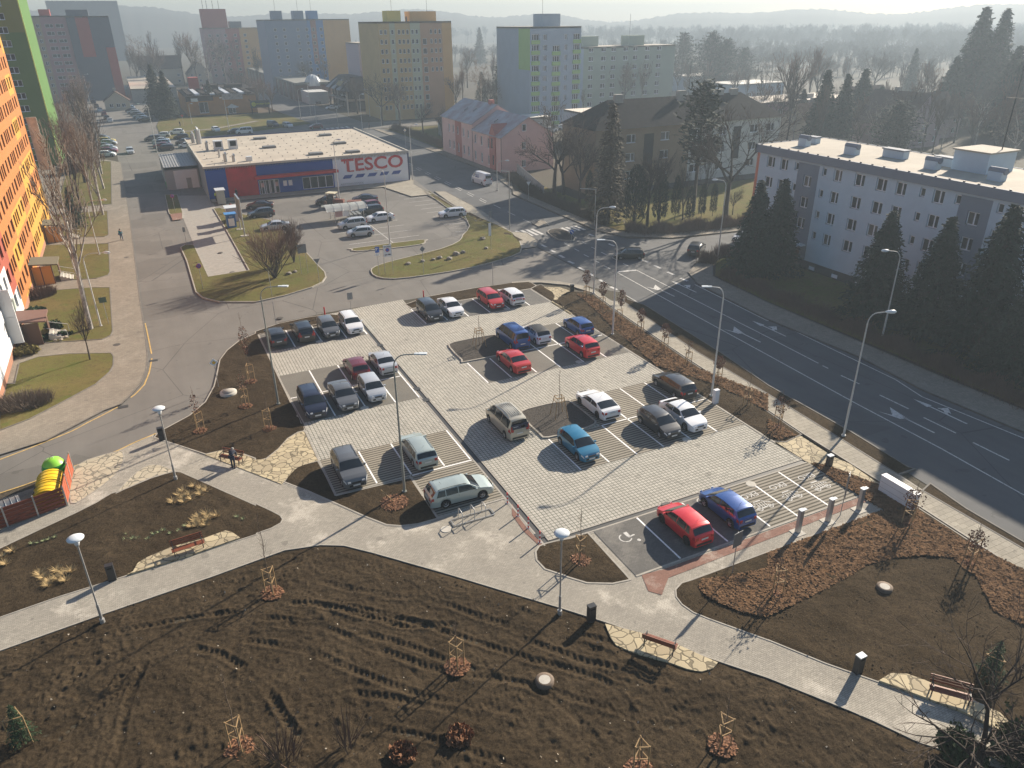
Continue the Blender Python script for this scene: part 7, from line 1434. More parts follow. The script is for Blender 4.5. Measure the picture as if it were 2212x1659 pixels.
cottage('gabled_house', 96, 26, 112, 36, 5, 9.5, mLg2, M('dark sheet roof', (.06, .05, .05), .7), 'dark roofed house right behind the long grey block'); cottage('garage', 92, 50, 106, 60, 3.4, 4.4, mConc, mRoofB, 'low flat garage row behind the grey block')
# club
mClub = M('ochre club wall', (.42, .17, .035), .85, .25, .4); mDk = M('dark timber', (.028, .022, .02), .9, spec=.1)
r = bld('club_building', 'orange club with black ribbed roof edges, awning and dark sign pylon', 'restaurant'); shell(r, .5, 264, 24, 300, 6.6, [mClub, mDk], front=[(4, 1, 7, 4.5), (13.5, .4, 16, 2.6)], zones={'f': lambda x, z: 1 if z > 4.9 and x < 9 or z < .3 else 0}, breaks={'f': ([9], [.3, 4.9])}, rev=.15, roofm=mDk)
for i in range(9): rbox(r, 'roof_light', (1.5+i*2.5, 266, 6.6, 3.0+i*2.5, 296, 7.1), M('roof light', (.55, .58, .62), .4) if i % 2 else mDk)
rbox(r, 'sign_band', (12.5, 263.85, 5, 19.5, 263.98, 6.9), M('band sign', (.42, .36, .36), .7, .5, 2)); rbox(r, 'white_notice', (2.2, 263.8, 4.8, 4.4, 263.95, 5.9), mSignW); b = MB(); b.add([(13.2, 262.5, 2.5), (17.6, 262.5, 2.5), (15.4, 260.5, 2.4), (15.4, 263.9, 3.6)], [(0, 2, 3), (2, 1, 3), (0, 3, 1)]); b.build('awning', M('awning', (.55, .52, .45), .8), r); rbox(r, 'red_tower', (4.5, 292, 6.6, 8, 296, 11), mRd); rbox(r, 'roof_box', (9, 285, 6.6, 14, 292, 8.6), mDk); rbox(r, 'roof_box', (17, 288, 6.6, 23, 294, 8.4), mDk)
rbox(r, 'wing', (8, 300, 0, 30, 330, 6), mDk)
mYG = M('sign yellow green', (.50, .55, .03), .6); mSgD = M('dark sign board', (.025, .035, .03), .6)
r = empty('club_sign', (21.2, 258.6, 0), 0, 'dark sign pylon with yellow green lettering at the club corner', 'sign')
for x in (0, 5.8): rbox(r, 'post', (x, 0, 0, x+.3, .3, 4.5), mDk); rbox(r, 'side_beam', (x, .3, 4.6, x+.2, 4.6, 4.85), mDk)
rbox(r, 'board', (-.2, -.1, 2.3, 6.3, .15, 4.7), mSgD); txt('HAVANA CLUB', .72, (4.0, -.14, 3.55), 0, mYG, 'lettering', r, math.pi/2, .02, bold=.012); b = MB(); b.M = Matrix.Translation((.95, -.13, 3.5)) @ Matrix.Rotation(math.pi/2, 4, 'X'); b.lathe([(0, 0), (.72, 0)], n=16); b.build('emblem', mYG, r); txt('Havana', .34, (.95, -.17, 3.6), 0, mSgD, 'lettering', r, math.pi/2, .005); txt('Club', .34, (.95, -.17, 3.25), 0, mSgD, 'lettering', r, math.pi/2, .005)
r = bld('grey_low_house', 'low grey flat building with glazed side beside the parked row', 'building'); shell(r, -15.5, 332, 2, 420, 5.2, [mConc, mSl], zones={'l': lambda a, z: 1 if z > 1.5 and z < 4 else 0}, breaks={'l': ([], [1.5, 4])}); fin(r)
# arcade, domes, dark pavilion
mArc = M('reddish brown panels', (.15, .07, .055), .8, .3, .4)
r = bld('long_arcade', 'long reddish brown arcade with buttress fins running away from the junction', 'building'); shell(r, 45.5, 300, 60, 480, 6.5, [mArc, mDk], roofm=M('arcade roof', (.13, .13, .11), .9))
for i in range(16): rbox(r, 'fin', (44.8, 304+i*11, 0, 45.5, 305.2+i*11, 6.3), mConc)
rbox(r, 'roof_edge', (45.2, 299.5, 6.5, 60.3, 480, 7.1), M('arcade fascia', (.20, .20, .18), .8)); rbox(r, 'white_wall', (47, 285, 0, 55, 299, 4.5), mWhR)
mDome = M('dome shell', (.48, .52, .54), .5)
for X_, Y_, lb in ((53, 302, 'white ribbed dome in front of the dark pavilion'), (52, 470, 'white ribbed dome at the far end of the arcade')):
    r = empty('ribbed_dome', (X_, Y_, 5.6 if Y_ < 400 else 7.1), 0, lb, 'dome'); b = MB(); b.lathe([(3.1, 0), (3.3, .9), (3.1, 2.1), (2.3, 3.4), (1.1, 4.1), (0, 4.3)], n=24); b.build('shell', mDome, r)
    for k in range(12): t = math.pi*2*k/12; b = MB(); b.tube([(q*math.cos(t), q*math.sin(t), z) for q, z in ((3.15, 0), (3.35, .9), (3.15, 2.1), (2.33, 3.45), (1.1, 4.15), (.1, 4.35))], .07, 4); b.build('rib', mLampW, r)
    if Y_ < 400: b = MB(); b.lathe([(3.6, -5.6), (3.6, 0), (0, .05)], n=20); b.build('drum', mArc, r)
r = bld('dark_pavilion', 'pavilion with dark faceted overhanging roof and glazed upper floor', 'shopping pavilion'); RC = grid([1, 4.5, 8, 11.5, 15, 18.5, 22], [.4, 3.9], 2.8, 2.2); LC = grid([1, 5, 9, 13, 17, 21], [.4, 3.9], 3.2, 2.2)
shell(r, 56, 256, 84, 282, 6.6, [mDk, mConc], front=RC, left=LC, rev=.3, style='w3', roof=False, fr=mDk)
b = MB(); xa, xb, yA, yB2 = 53.6, 86.4, 253.6, 284.5; ze, zt_ = 6.6, 11; b.add([(xa, yA, ze), (xb, yA, ze), (xb, yB2, ze), (xa, yB2, ze), (xa+5, yA+5, zt_), (xb-5, yA+5, zt_), (xb-5, yB2-5, zt_), (xa+5, yB2-5, zt_)], [(0, 1, 5, 4), (1, 2, 6, 5), (2, 3, 7, 6), (3, 0, 4, 7), (4, 5, 6, 7), (3, 2, 1, 0)]); b.build('roof', M('dark roof sheet', (.035, .037, .04), .9, .2, .3), r)
for i in range(3): b = MB(); y = 259+i*8; b.add([(xa-.5, y, 6.7), (xa-.5, y+5, 6.7), (xa+5.5, y+2.5, 11.2), (xa+1, y+2.5, 6.7)], [(0, 3, 2), (3, 1, 2), (0, 2, 1)]); b.build('roof_facet', M('pale roof facet', (.24, .25, .26), .5), r)
b = MB(); b.M = Matrix.Translation((54.6, 263, 8.9)) @ Matrix.Rotation(-math.pi/2, 4, 'Z') @ Matrix.Rotation(.85, 4, 'X'); b.box(-3.5, -1, 0, 3.5, 1, .1); b.build('roof_sign', M('dull yellow sign', (.28, .22, .08), .7), r)
for x, y in ((54.6, 254.6), (54.6, 268), (54.6, 281), (70, 254.6), (84, 254.6)): rbox(r, 'pillar', (x-.25, y-.25, 0, x+.25, y+.25, 6.6), mConc)
for q in ((55, 254.6, 3.1, 86, 256, 3.7), (54.4, 256, 3.1, 56, 283, 3.7)): rbox(r, 'floor_band', q, mConc)
fin(r)
# concrete fence and hedge wall by the pink house
c0 = GW(*R5(*(705, 625))) if 0 else GW((1650+705*.525)/1.80832, (350+625*.525)/1.80832); c1 = GW((1650+903*.525)/1.80832, (350+805*.525)/1.80832)
fence(c0, c1, 1.9, 9, M('pale concrete fence', (.36, .36, .36), .9, .2, 1), 'pale concrete panel fence right of the pink house', boards=3, gap=.02)
# ------------------------------------------------------------------ trees
mBarkD = M('dark bark', (.055, .042, .033), .95, .3, 2); mBirch = M('birch bark', (.52, .48, .43), .85, rgb2=(.12, .10, .09), vs_=2.2); mTwig = M('twigs', (.08, .056, .042), .95, .3, 1); mTwigR = M('reddish twigs', (.14, .085, .06), .95, .3, 1); mTwigL = M('pale twigs', (.20, .155, .12), .95, .3, 1)
mNeedle = M('spruce needles', (.024, .045, .024), .9, .6, 1.2); mNeedleP = M('pine needles', (.026, .042, .022), .9, .4, 1.2); mNeedleB = M('larch needles', (.085, .065, .035), .9, .4, 1.2); mThuja = M('thuja leaves', (.022, .032, .016), .9, .4, 1.5); mJun = M('juniper', (.025, .06, .02), .9, .4, 2)
def segmesh(name, S, mat, parent=None, n=3):
    A = np.array([list(p)+list(q)+[r0, r1] for p, q, r0, r1 in S]); p, q, r0, r1 = A[:, :3], A[:, 3:6], A[:, 6:7], A[:, 7:8]
    d = q-p; d /= np.linalg.norm(d, axis=1, keepdims=True)+1e-9; ref = np.where(np.abs(d[:, 2:3]) > .9, [[1., 0, 0]], [[0, 0, 1.]]); a = np.cross(d, ref); a /= np.linalg.norm(a, axis=1, keepdims=True)+1e-9; b = np.cross(d, a)
    V = []
    for k in range(n): t = 2*math.pi*k/n; o = a*math.cos(t)+b*math.sin(t); V += [p+o*r0, q+o*r1]
    V = np.stack(V, 1).reshape(-1, 3); m_ = len(A); base = (np.arange(m_)*2*n)[:, None]
    F = np.concatenate([base+np.array([[2*k, 2*((k+1) % n), 2*((k+1) % n)+1, 2*k+1]]) for k in range(n)], 0)
    return npmesh(name, V, F, mat, parent, smooth_=n > 4)
def grow(rg, H, kind):
    thick, thin = [], []
    P = dict(oak=dict(n=(4, 5, 4, 4, 3), ang=.75, lf=.66, up=.10, tr=.22, wig=.25), round=dict(n=(6, 5, 4, 3, 3), ang=.55, lf=.62, up=.18, tr=.30, wig=.16), tall=dict(n=(9, 5, 4, 3, 0), ang=.42, lf=.50, up=.30, tr=.55, wig=.12), birch=dict(n=(9, 5, 4, 4, 0), ang=.75, lf=.52, up=-.02, tr=.6, wig=.2), vase=dict(n=(14, 5, 4, 4, 0), ang=.42, lf=.74, up=.12, tr=.06, wig=.10))[kind]
    def rec(p, d, L, r, lv):
        k = 3 if lv < 3 else 2; pts_ = [p]
        for i in range(k):
            d = (d+Vector((rg.gauss(0, P['wig']), rg.gauss(0, P['wig']), P['up']+(-.25 if kind == 'birch' and lv >= 3 else 0)))*(.5 if lv else .25)).normalized(); q = pts_[-1]+d*L/k
            ra, rb = r*(1-.45*i/k), r*(1-.45*(i+1)/k); (thick if r > .028 else thin).append((pts_[-1], q, ra, rb)); pts_.append(q)
        if lv >= 5 or P['n'][lv] == 0 or r < .004: return
        m_ = P['n'][lv]
        for j in range(m_):
            f = rg.uniform(.35, 1) if lv or kind in ('tall', 'birch') else rg.uniform(.75, 1)
            if j == 0: f = 1
            i = min(int(f*k), k-1); base = pts_[i].lerp(pts_[i+1], f*k-i); a = rg.uniform(0, 6.28) if lv else 6.28*j/m_+rg.uniform(-.4, .4); o = d.orthogonal().normalized(); o.rotate(Matrix.Rotation(a, 3, d)); an = P['ang']*rg.uniform(.55, 1.35)*(.25 if j == 0 else 1)
            nd = (d*math.cos(an)+o*math.sin(an)).normalized(); rec(base, nd, L*P['lf']*rg.uniform(.75, 1.2)*(1.25-.5*f if lv == 0 and kind in ('tall', 'birch') else 1), max(.005, r*(.55 if lv else .34 if kind in ('tall', 'birch') else .5)*rg.uniform(.75, 1.1)), lv+1)
    if kind == 'vase':
        for j in range(14):
            a = 6.28*j/14; an = rg.uniform(.1, .62); rec(Vector((.12*math.cos(a), .12*math.sin(a), .2)), Vector((math.cos(a)*math.sin(an), math.sin(a)*math.sin(an), math.cos(an))), H*.42, .07, 1)
        thick.append((Vector((0, 0, -.1)), Vector((0, 0, .6)), .28, .2))
    else: rec(Vector((0, 0, -.1)), Vector((0, 0, 1)), H*(P['tr'] if kind not in ('tall', 'birch') else .85), (H*.02+.03)*(1 if kind not in ('tall', 'birch') else .62), 0)
    zt_ = max(s[1].z for s in thick+thin); f = H/zt_
    return [(a*f, b*f, c, d) for a, b, c, d in thick], [(a*f, b*f, c, d) for a, b, c, d in thin]
TP = {}
def tproto(kind, v=0, twig=None, bark=None, fine=.014):
    key = (kind, v, twig.name if twig else '', bark.name if bark else '')
    if key in TP: return TP[key]
    rg = random.Random(hash(kind) % 1000+v*17 if 0 else sum(map(ord, kind))+v*17); th, tn = grow(rg, 10., kind)
    tn = [(a, b, max(c, fine), max(d, fine*.7)) for a, b, c, d in tn]
    if len(tn) > 9000: tn = tn[::1+len(tn)//9000]
    o1_ = segmesh('trunk', th, bark or mBarkD, n=5); o2_ = segmesh('crown', tn, twig or mTwig); COL.objects.unlink(o1_); COL.objects.unlink(o2_)
    TP[key] = [o1_, o2_]; return TP[key]
def spruce_proto(v=0, mat=None, dens=1., wid=.24, kind='spruce'):
    key = (kind, v, wid, (mat or mNeedle).name)
    if key in TP: return TP[key]
    r_ = np.random.default_rng(100+v+int(wid*100)); H = 10.; V = []; S = []
    nb = int(430*dens)
    for i in range(nb):
        t = (i+.5)/nb; z = H*(.06+.92*t**.9) if kind not in ('pine', 'bush') else H*((.38+.6*t) if kind == 'pine' else (.12+.88*t)); a = i*2.399+r_.uniform(-.3, .3)
        if kind == 'pine': L_ = H*wid*(math.sin(min(1, (z/H-.33)/.66)*math.pi*.86+.25)**.6)*r_.uniform(.45, 1.1)
        elif kind == 'bush': L_ = H*wid*max(.12, math.sin((z/H)**.8*math.pi))**.6*r_.uniform(.4, 1.15)
        elif kind == 'thuja': L_ = H*wid*min(1, (1.02-z/H)*2.2)**.7*r_.uniform(.8, 1.05)
        else: L_ = H*wid*(1-z/H)**.85*r_.uniform(.7, 1.15)+.12
        droop = -.28 if kind == 'spruce' else (.15 if kind in ('pine', 'bush') else .9)
        e = np.array([math.cos(a), math.sin(a), 0.]); n = max(3, int(L_*(7 if kind not in ('pine', 'bush') else 5)))
        if kind != 'thuja': S.append((Vector((0, 0, z)), Vector((e[0]*L_*.8, e[1]*L_*.8, z+L_*droop*.8)), .03, .01))
        s = r_.uniform(.12, 1, n)**.7 if kind != 'pine' else r_.uniform(.45, 1.05, n)
        if kind == 'thuja': s = r_.uniform(.6, 1, n)
        c = e[None]*(s*L_)[:, None]; c[:, 2] = z+droop*s*L_+(.22*s**3*L_ if kind == 'spruce' else 0)+r_.normal(0, .06 if kind != 'pine' else .16, n)
        perp = np.array([-e[1], e[0], 0.]); c += perp[None]*(r_.normal(0, .16, n)*(1.1-s)*L_*.9)[:, None] if kind != 'pine' else perp[None]*r_.normal(0, .22, n)[:, None]
        sz = r_.uniform(.16, .34, n)*(1 if kind != 'pine' else 1.2); yaw = a+r_.normal(0, .7, n); tilt = r_.normal(droop*1.2, .45, n)
        u = np.stack([np.cos(yaw)*np.cos(tilt), np.sin(yaw)*np.cos(tilt), np.sin(tilt)], 1)*sz[:, None]; w_ = np.stack([-np.sin(yaw), np.cos(yaw), r_.normal(0, .6, n)], 1)*(sz*.42)[:, None]
        V.append(np.stack([c-u*.5+w_*.4, c-u*.5-w_*.4, c+u*.8-w_*.5, c+u*.9+w_*.4], 1).reshape(-1, 3))
    V = np.concatenate(V); cr = npmesh('crown', V, np.arange(len(V)).reshape(-1, 4), mat or mNeedle, smooth_=False)
    tr = segmesh('trunk', [(Vector((0, 0, -.1)), Vector((0, 0, 5)), .17, .11), (Vector((0, 0, 5)), Vector((0, 0, 9.8)), .11, .02)]+S, mBarkD, n=4)
    COL.objects.unlink(cr); COL.objects.unlink(tr); TP[key] = [tr, cr]; return TP[key]
TRN = random.Random(77)
def plant(pr, X, Y, H, name, label, group=None, wide=1., z=.1, rz=None, cat='tree'):
    r = empty(name, (X, Y, z), TRN.uniform(0, 6.28) if rz is None else rz, label, cat, group); s = H/10.; r.scale = (s*wide, s*wide, s)
    for p in pr: c = p.copy(); COL.objects.link(c); c.parent = r
    return r
def atop(X, Y, Yd, z=.1):   # height so the top projects to display row Yd
    lo, hi = z, 60
    for _ in range(40):
        m_ = (lo+hi)/2
        if proj_y(X, Y, m_) > Yd: lo = m_
        else: hi = m_
    return max(1.5, lo-z)
def DP(X, Y, Z=0): return GW(X, Y, Z)
# left birches and street trees
x, y = AT('01', 785, 1185); plant(tproto('tall', 5, mTwigL, mBirch), x, y, atop(x, y, 262), 'birch_tree', 'big white barked birch rising over the lawns at the left', wide=1.0)
x, y = AT('01', 778, 1450); plant(tproto('round', 1, mTwig), x, y, 6.2, 'bare_tree', 'small bare tree at the tip of the nearest left lawn', wide=.62)
x, y = AT('01', 822, 215); plant(tproto('tall', 6, mTwigL, mBirch), x, y, 15.5, 'birch_tree', 'second white birch beside the upper curved lamp')
GT = 'bare trees along the left street'
for i, (X, Y, H, k) in enumerate(((-25.5, 112, 12, 3), (-29, 118, 13, 1), (-26, 124, 12, 2), (-30.5, 131, 14, 3), (-25.5, 137, 12, 1), (-29, 146, 13, 2), (-26, 155, 13, 3), (-31, 162, 14, 1), (-27, 171, 12, 2), (-29, 205, 13, 1), (-31, 222, 13, 2), (-30, 240, 12, 3), (-32, 262, 13, 1), (-31, 285, 12, 2), (-33, 310, 12, 3))):
    pr = tproto('tall', k, mTwigL, mBirch) if i % 2 == 0 and i < 9 else tproto('round', k, mTwigR) if k == 2 else tproto('tall', k, mTwigR)
    plant(pr, X, Y, H*1.22, 'bare_tree', 'bare brown tree in the row along the left street, number %s counting from the camera' % ('one two three four five six seven eight nine ten eleven twelve thirteen fourteen fifteen'.split()[i]), GT)
plant(spruce_proto(1, wid=.30), -29.3, 104.5, 6.5, 'spruce_tree', 'dark dense conifer on the lawn at the end of the orange block')
x, y = AT('01', 850, 200)
# conifers at the club and car park
for X, Yd, top, nm, lb in ((345, 252, 137, 'pine_tree', 'big dark pine left of the pair by the orange club'), (368, 258, 150, 'pine_tree', 'big dark pine right of the pair by the orange club'), (460, 246, 172, 'pine_tree', 'dark pine in front of the club sign band')):
    x, y = DP(X, Yd); plant(spruce_proto(3, mNeedleP, 1.2, .30, 'spruce'), x, y, atop(x, y, top), nm, lb)
for i in range(8): plant(tproto('round', 2+i % 2, mTwigR), 29.5-.2*i, 266+i*14, 11, 'bare_tree', 'reddish bare tree in the boulevard row beside the club, number %s' % 'one two three four five six seven eight'.split()[i], 'boulevard trees')
L_ = [(1090+0, 1078, 610, 'oak', 'bare tree with dark trunk on the lawn right of the dark pavilion', 3), (1245, 1085, 640, 'oak', 'bare tree between two gantry poles behind the shop', 1), (1130, 1005, 620, 'round', 'bare tree touching the pavilion roof', 1), (1340, 1010, 560, 'birch', 'pale bare birch in front of the apricot block', 2), (1450, 900, 480, 'birch', 'left pale birch of the pair below the apricot block', 1), (1560, 900, 470, 'birch', 'right pale birch of the pair below the apricot block', 3), (1445, 1160, 840, 'round', 'rounded pale bare tree behind the hedge across from the shop', 4), (1610, 1215, 900, 'round', 'thin bare tree beside the pink house wall', 2), (880, 985, 640, 'round', 'bare tree before the glazed pavilion front', 3), (1000, 960, 600, 'tall', 'slim bare tree at the pavilion corner', 1)]
for a, b_, c, k, lb, v in L_:
    x, y = DP(*T('10', a, b_)); plant(tproto(k, v, mTwigL if k in ('birch',) or v == 4 else mTwig, mBirch if k == 'birch' else None), x, y, atop(x, y, T('10', 0, c)[1]), 'birch_tree' if k == 'birch' else 'bare_tree', lb, wide=1.15)
for a, b_, c, lb in ((1582, 935, 700, 'shorter of the two slim spruces left of the pink house'), (1655, 960, 580, 'taller of the two slim spruces left of the pink house'), (1955, 905, 615, 'dark spruce in front of the flat school building'), (2130, 960, 410, 'dark pine before the light green balconies')):
    x, y = DP(*T('10', a, b_)); plant(spruce_proto(2, wid=.22 if a < 1700 else .3), x, y, atop(x, y, T('10', 0, c)[1]), 'spruce_tree', lb)
x, y = DP(*T('20', 150, 990)); plant(spruce_proto(1, wid=.2), x, y, atop(x, y, T('20', 0, 675)[1]), 'spruce_tree', 'slim spruce left of the hip roofed house')
# junction trees
def R5_(x, y): return ((1650+x*.525)/1.80832, (350+y*.525)/1.80832)
def R7_(x, y): return ((2150+x*.748)/1.80832, (350+y*.748)/1.80832)
def R4_(x, y): return ((2900+x*.8661)/1.80832, (500+y*.8661)/1.80832)
x, y = DP(*R5_(985, 800)); plant(tproto('oak', 5), x, y, atop(x, y, 205), 'bare_tree', 'large spreading bare tree with forked limbs beside the brown house', wide=1.1); x, y = DP(*R5_(1050, 790)); plant(tproto('oak', 1), x, y, 13, 'bare_tree', 'bare tree with leaning limbs right of the forked one', wide=1.2)
x, y = DP(*R7_(915, 690)); plant(tproto('oak', 2), x, y, atop(x, y, 212), 'bare_tree', 'large gnarled bare tree in front of the pale half of the hip roofed house', wide=1.05)
x, y = DP(*R7_(300, 700)); plant(spruce_proto(5, mNeedleB, .8, .22), x, y, atop(x, y, 218), 'larch_tree', 'brownish sparse conifer in front of the brown house wall')
x, y = DP(*R7_(745, 640)); plant(spruce_proto(6, mNeedleP, .55, .17, 'pine'), x, y, atop(x, y, 172), 'pine_tree', 'tall pine with high dark crown in front of the tile roof', wide=1.1)
for a, b_, c, w_, lb in ((435, 735, 395, 1.0, 'broadest dark thuja by the junction'), (565, 715, 430, .8, 'second dark thuja column'), (648, 690, 450, .6, 'third dark thuja column'), (722, 700, 510, .75, 'short thuja left of the twin columns'), (785, 680, 490, .62, 'left of the twin thuja columns'), (845, 668, 490, .6, 'right of the twin thuja columns'), (200, 640, 425, .6, 'thuja column by the brown house corner')):
    x, y = DP(*R7_(a, b_)); plant(spruce_proto(7, mThuja, .8, .17, 'thuja'), x, y, atop(x, y, R7_(0, c)[1]), 'thuja_tree', lb, 'thujas at the junction', wide=w_*1.15)
for a, b_, c, k, v, lb in ((505, 720, 300, 'round', 3, 'thin bare tree between the thujas'), (560, 690, 330, 'tall', 2, 'slim bare tree behind the thujas'), (690, 690, 350, 'tall', 3, 'slim bare tree beside the tall pine'), (150, 600, 200, 'round', 1, 'bare tree over the brown house corner'), (950, 660, 500, 'round', 4, 'low yellowish bare tree at the grey block corner'), (800, 640, 250, 'tall', 1, 'bare tree next to the pine trunk')):
    x, y = DP(*R7_(a, b_)); plant(tproto(k, v), x, y, atop(x, y, R7_(0, c)[1]), 'bare_tree', lb)
# spruces before the grey block
for X, Y, top, w_, lb in ((48.4, 35.6, 386, .29, 'left spruce of the dark pair at the grey block corner'), (50.8, 34.2, 384, .30, 'right spruce of the dark pair at the grey block corner'), (49.0, 17.6, 452, .33, 'big dark spruce behind the lamp with the diamond sign'), (50.0, 12.0, 464, .30, 'second big spruce before the grey block'), (50.2, 6.6, 440, .31, 'third big spruce near the salmon wall stripe'), (48.0, 2.2, 620, .4, 'dark spruce at the right picture edge')):
    plant(spruce_proto(int(Y) % 4+10, dens=2.0, wid=w_), X, Y, atop(X, Y, top), 'spruce_tree', lb, 'spruces in front of the grey block')
# conifers upper right
for X, Yd, top, w_, lb in ((1762, 330, 148, .27, 'taller of the narrow dark spruce pair behind the grey block'), (1806, 325, 157, .25, 'shorter of the narrow dark spruce pair behind the grey block'), (1845, 300, 146, .34, 'spruce before the brown roofed houses'), (1960, 210, 103, .22, 'small pine before the chimneys'), (2075, 260, 10, .29, 'taller of the huge spruce pair at the upper right'), (2118, 262, 15, .27, 'shorter of the huge spruce pair at the upper right'), (2205, 300, 18, .34, 'huge spruce cut by the right picture edge'), (2035, 275, 120, .34, 'broad spruce left of the huge pair'), (2155, 290, 95, .32, 'dark spruce between the huge pair and the picture edge'), (1722, 300, 190, .3, 'small dark spruce left of the narrow pair'), (1885, 300, 185, .34, 'dark spruce right of the brown roofed houses')):
    x, y = DP(X, Yd); plant(spruce_proto(20+X % 3, dens=1.7, wid=w_), x, y, atop(x, y, top), 'spruce_tree', lb)
x, y = DP(1925, 345); plant(spruce_proto(8, mNeedle, 1.2, .42, 'bush'), x, y, atop(x, y, 219), 'pine_tree', 'broad dark pine behind the grey block roof', wide=1.2)
for X, Yd, top, w_, lb in ((1470, 165, 72, .42, 'hazy pine left of the big hazy group'), (1528, 175, 70, .45, 'hazy pine forming the peak of the big group'), (1560, 175, 85, .45, 'hazy pine on the right of the peak'), (1600, 170, 104, .45, 'hazy pine at the right end of the group'), (1415, 160, 98, .35, 'hazy pine before the long green block'), (1090, 150, 110, .3, 'hazy conifer between the apricot and striped blocks'), (1037, 115, 58, .26, 'pointed hazy conifer between the apricot and striped blocks')):
    x, y = DP(X, Yd+25); plant(spruce_proto(9, mNeedle, .9, w_, 'bush' if w_ > .32 else 'spruce'), x, y, atop(x, y, top), 'pine_tree' if w_ > .32 else 'spruce_tree', lb, 'hazy conifers', wide=.95)
# bare trees, mid distance (bases spread over gardens)
MB_ = [(1290, 235, 132), (1310, 240, 128), (1345, 242, 130), (1385, 245, 128), (1245, 240, 150), (1260, 250, 190), (1165, 260, 195), (1120, 250, 175), (1195, 255, 180), (1705, 300, 104), (1740, 250, 98), (1760, 240, 96), (1695, 330, 150), (1885, 215, 96), (1995, 260, 126), (2030, 330, 245), (2010, 350, 200), (2090, 340, 210), (2140, 350, 190), (1850, 340, 255), (2180, 370, 220), (1640, 280, 180), (1675, 285, 170), (1140, 215, 120), (1065, 200, 110), (1010, 190, 98), (1000, 235, 130), (1040, 240, 120), (1060, 260, 150), (900, 235, 140), (925, 240, 138), (950, 245, 140), (985, 250, 150), (705, 200, 110), (735, 190, 100), (660, 200, 120), (620, 195, 105), (560, 200, 100), (400, 185, 60), (430, 190, 58), (455, 200, 50), (490, 185, 60), (340, 170, 42), (310, 160, 40), (300, 190, 95), (325, 195, 88), (350, 190, 95), (285, 170, 105), (520, 180, 75), (590, 178, 85), (640, 170, 80), (1440, 220, 150), (1480, 225, 155), (1520, 230, 150), (1580, 230, 150), (1610, 235, 155), (1655, 230, 110), (1790, 215, 130), (1820, 210, 115), (1940, 230, 130), (1980, 225, 120), (2050, 220, 120), (2150, 230, 110), (2190, 235, 100)]+[(1640+i*23+(i*37 % 11), 255+(i*53 % 90), 150+(i*29 % 60)) for i in range(24)]+[(1120+i*19, 215+(i*31 % 30), 128+(i*17 % 40)) for i in range(10)]+[(860+i*16, 225+(i*13 % 20), 135+(i*23 % 30)) for i in range(8)]+[(560+i*19, 170+(i*13 % 22), 100+(i*11 % 22)) for i in range(12)]+[(1400+i*21, 190+(i*13 % 20), 130+(i*11 % 22)) for i in range(12)]
kinds = ('tall', 'round', 'birch', 'oak', 'tall', 'round')
WORDS = 'beside behind before near among between past along'.split()
mg = 'bare trees in the hazy middle distance'
OR_ = 'first second third fourth fifth sixth seventh eighth ninth tenth eleventh twelfth thirteenth fourteenth fifteenth sixteenth seventeenth eighteenth nineteenth twentieth'.split()
OR_ += [a+' '+q for a in ('twenty', 'thirty', 'forty', 'fifty', 'sixty') for q in OR_[:9]]
cnt = {}
for i, (X, Yd, top) in enumerate(sorted(MB_)):
    x, y = DP(X, Yd); k = kinds[i % 6]; side = 'left' if X < 740 else 'middle' if X < 1475 else 'right'; cnt[side] = cnt.get(side, -1)+1
    plant(tproto(k, i % 4, mTwigL if k == 'birch' else mTwigR if i % 3 else mTwig, mBirch if k == 'birch' else None, .02), x, y, min(26, atop(x, y, top)), 'bare_tree', 'leafless hazy tree, %s from the left in the %s background' % (OR_[cnt[side]], side), mg+' '+side, wide=.9)
x, y = 66, 5; plant(tproto('round', 2, mTwigR), 72, 7, 17, 'bare_tree', 'reddish brown tree rising behind the right end of the grey block')
# shrubs
def shrub(X, Y, rx, ry, H, n, mat, label, cat='shrub', seed=1, name='shrub', z=.1, rz=0, kind=None, leaf=0, lm=None):
    r_ = np.random.default_rng(seed); a = r_.uniform(0, 6.28, n); d = r_.uniform(0, 1, n)**.5; bx = np.cos(a)*d*rx*.75; by = np.sin(a)*d*ry*.75; L_ = H*r_.uniform(.45, 1.05, n)*(1-.35*d); an = r_.normal(0, .45, n); az = a+r_.normal(0, .8, n)
    p = np.stack([bx, by, np.zeros(n)+r_.uniform(0, .4, n)*H*.5], 1); q = p+np.stack([np.cos(az)*np.abs(an)*L_*.7, np.sin(az)*np.abs(an)*L_*.7, L_*.75], 1); wd = .011+.004*H
    S = [(Vector(p[i]), Vector(q[i]), wd, wd*.5) for i in range(n)]; o = segmesh(name, S, mat); o.location = (X, Y, z); o.rotation_euler.z = rz
    if leaf:
        c = p+(q-p)*r_.uniform(.4, 1, n)[:, None]; rep = np.repeat(c, leaf, 0)+r_.normal(0, .08*H, (n*leaf, 3)); V = leafquads(rep, .14, r_); npmesh('foliage', V, np.arange(len(V)).reshape(-1, 4), lm or mat, o, False)
    tag(o, label, cat, kind=kind); return o
x, y = AT('11', 165, 745); plant(tproto('vase', 1, mTwigR, None, .017), x, y, atop(x, y, T('11', 0, 150)[1])*.93, 'bare_shrub', 'large rounded vase shaped bare shrub on the grass island', wide=1.3, cat='shrub'); x, y = AT('11', 330, 610); plant(tproto('vase', 2, mTwigR, None, .017), x, y, atop(x, y, T('11', 0, 150)[1])*.9, 'bare_shrub', 'second rounded bare shrub behind the large one', wide=.85, cat='shrub')
hs = 'brown leafless hedge'
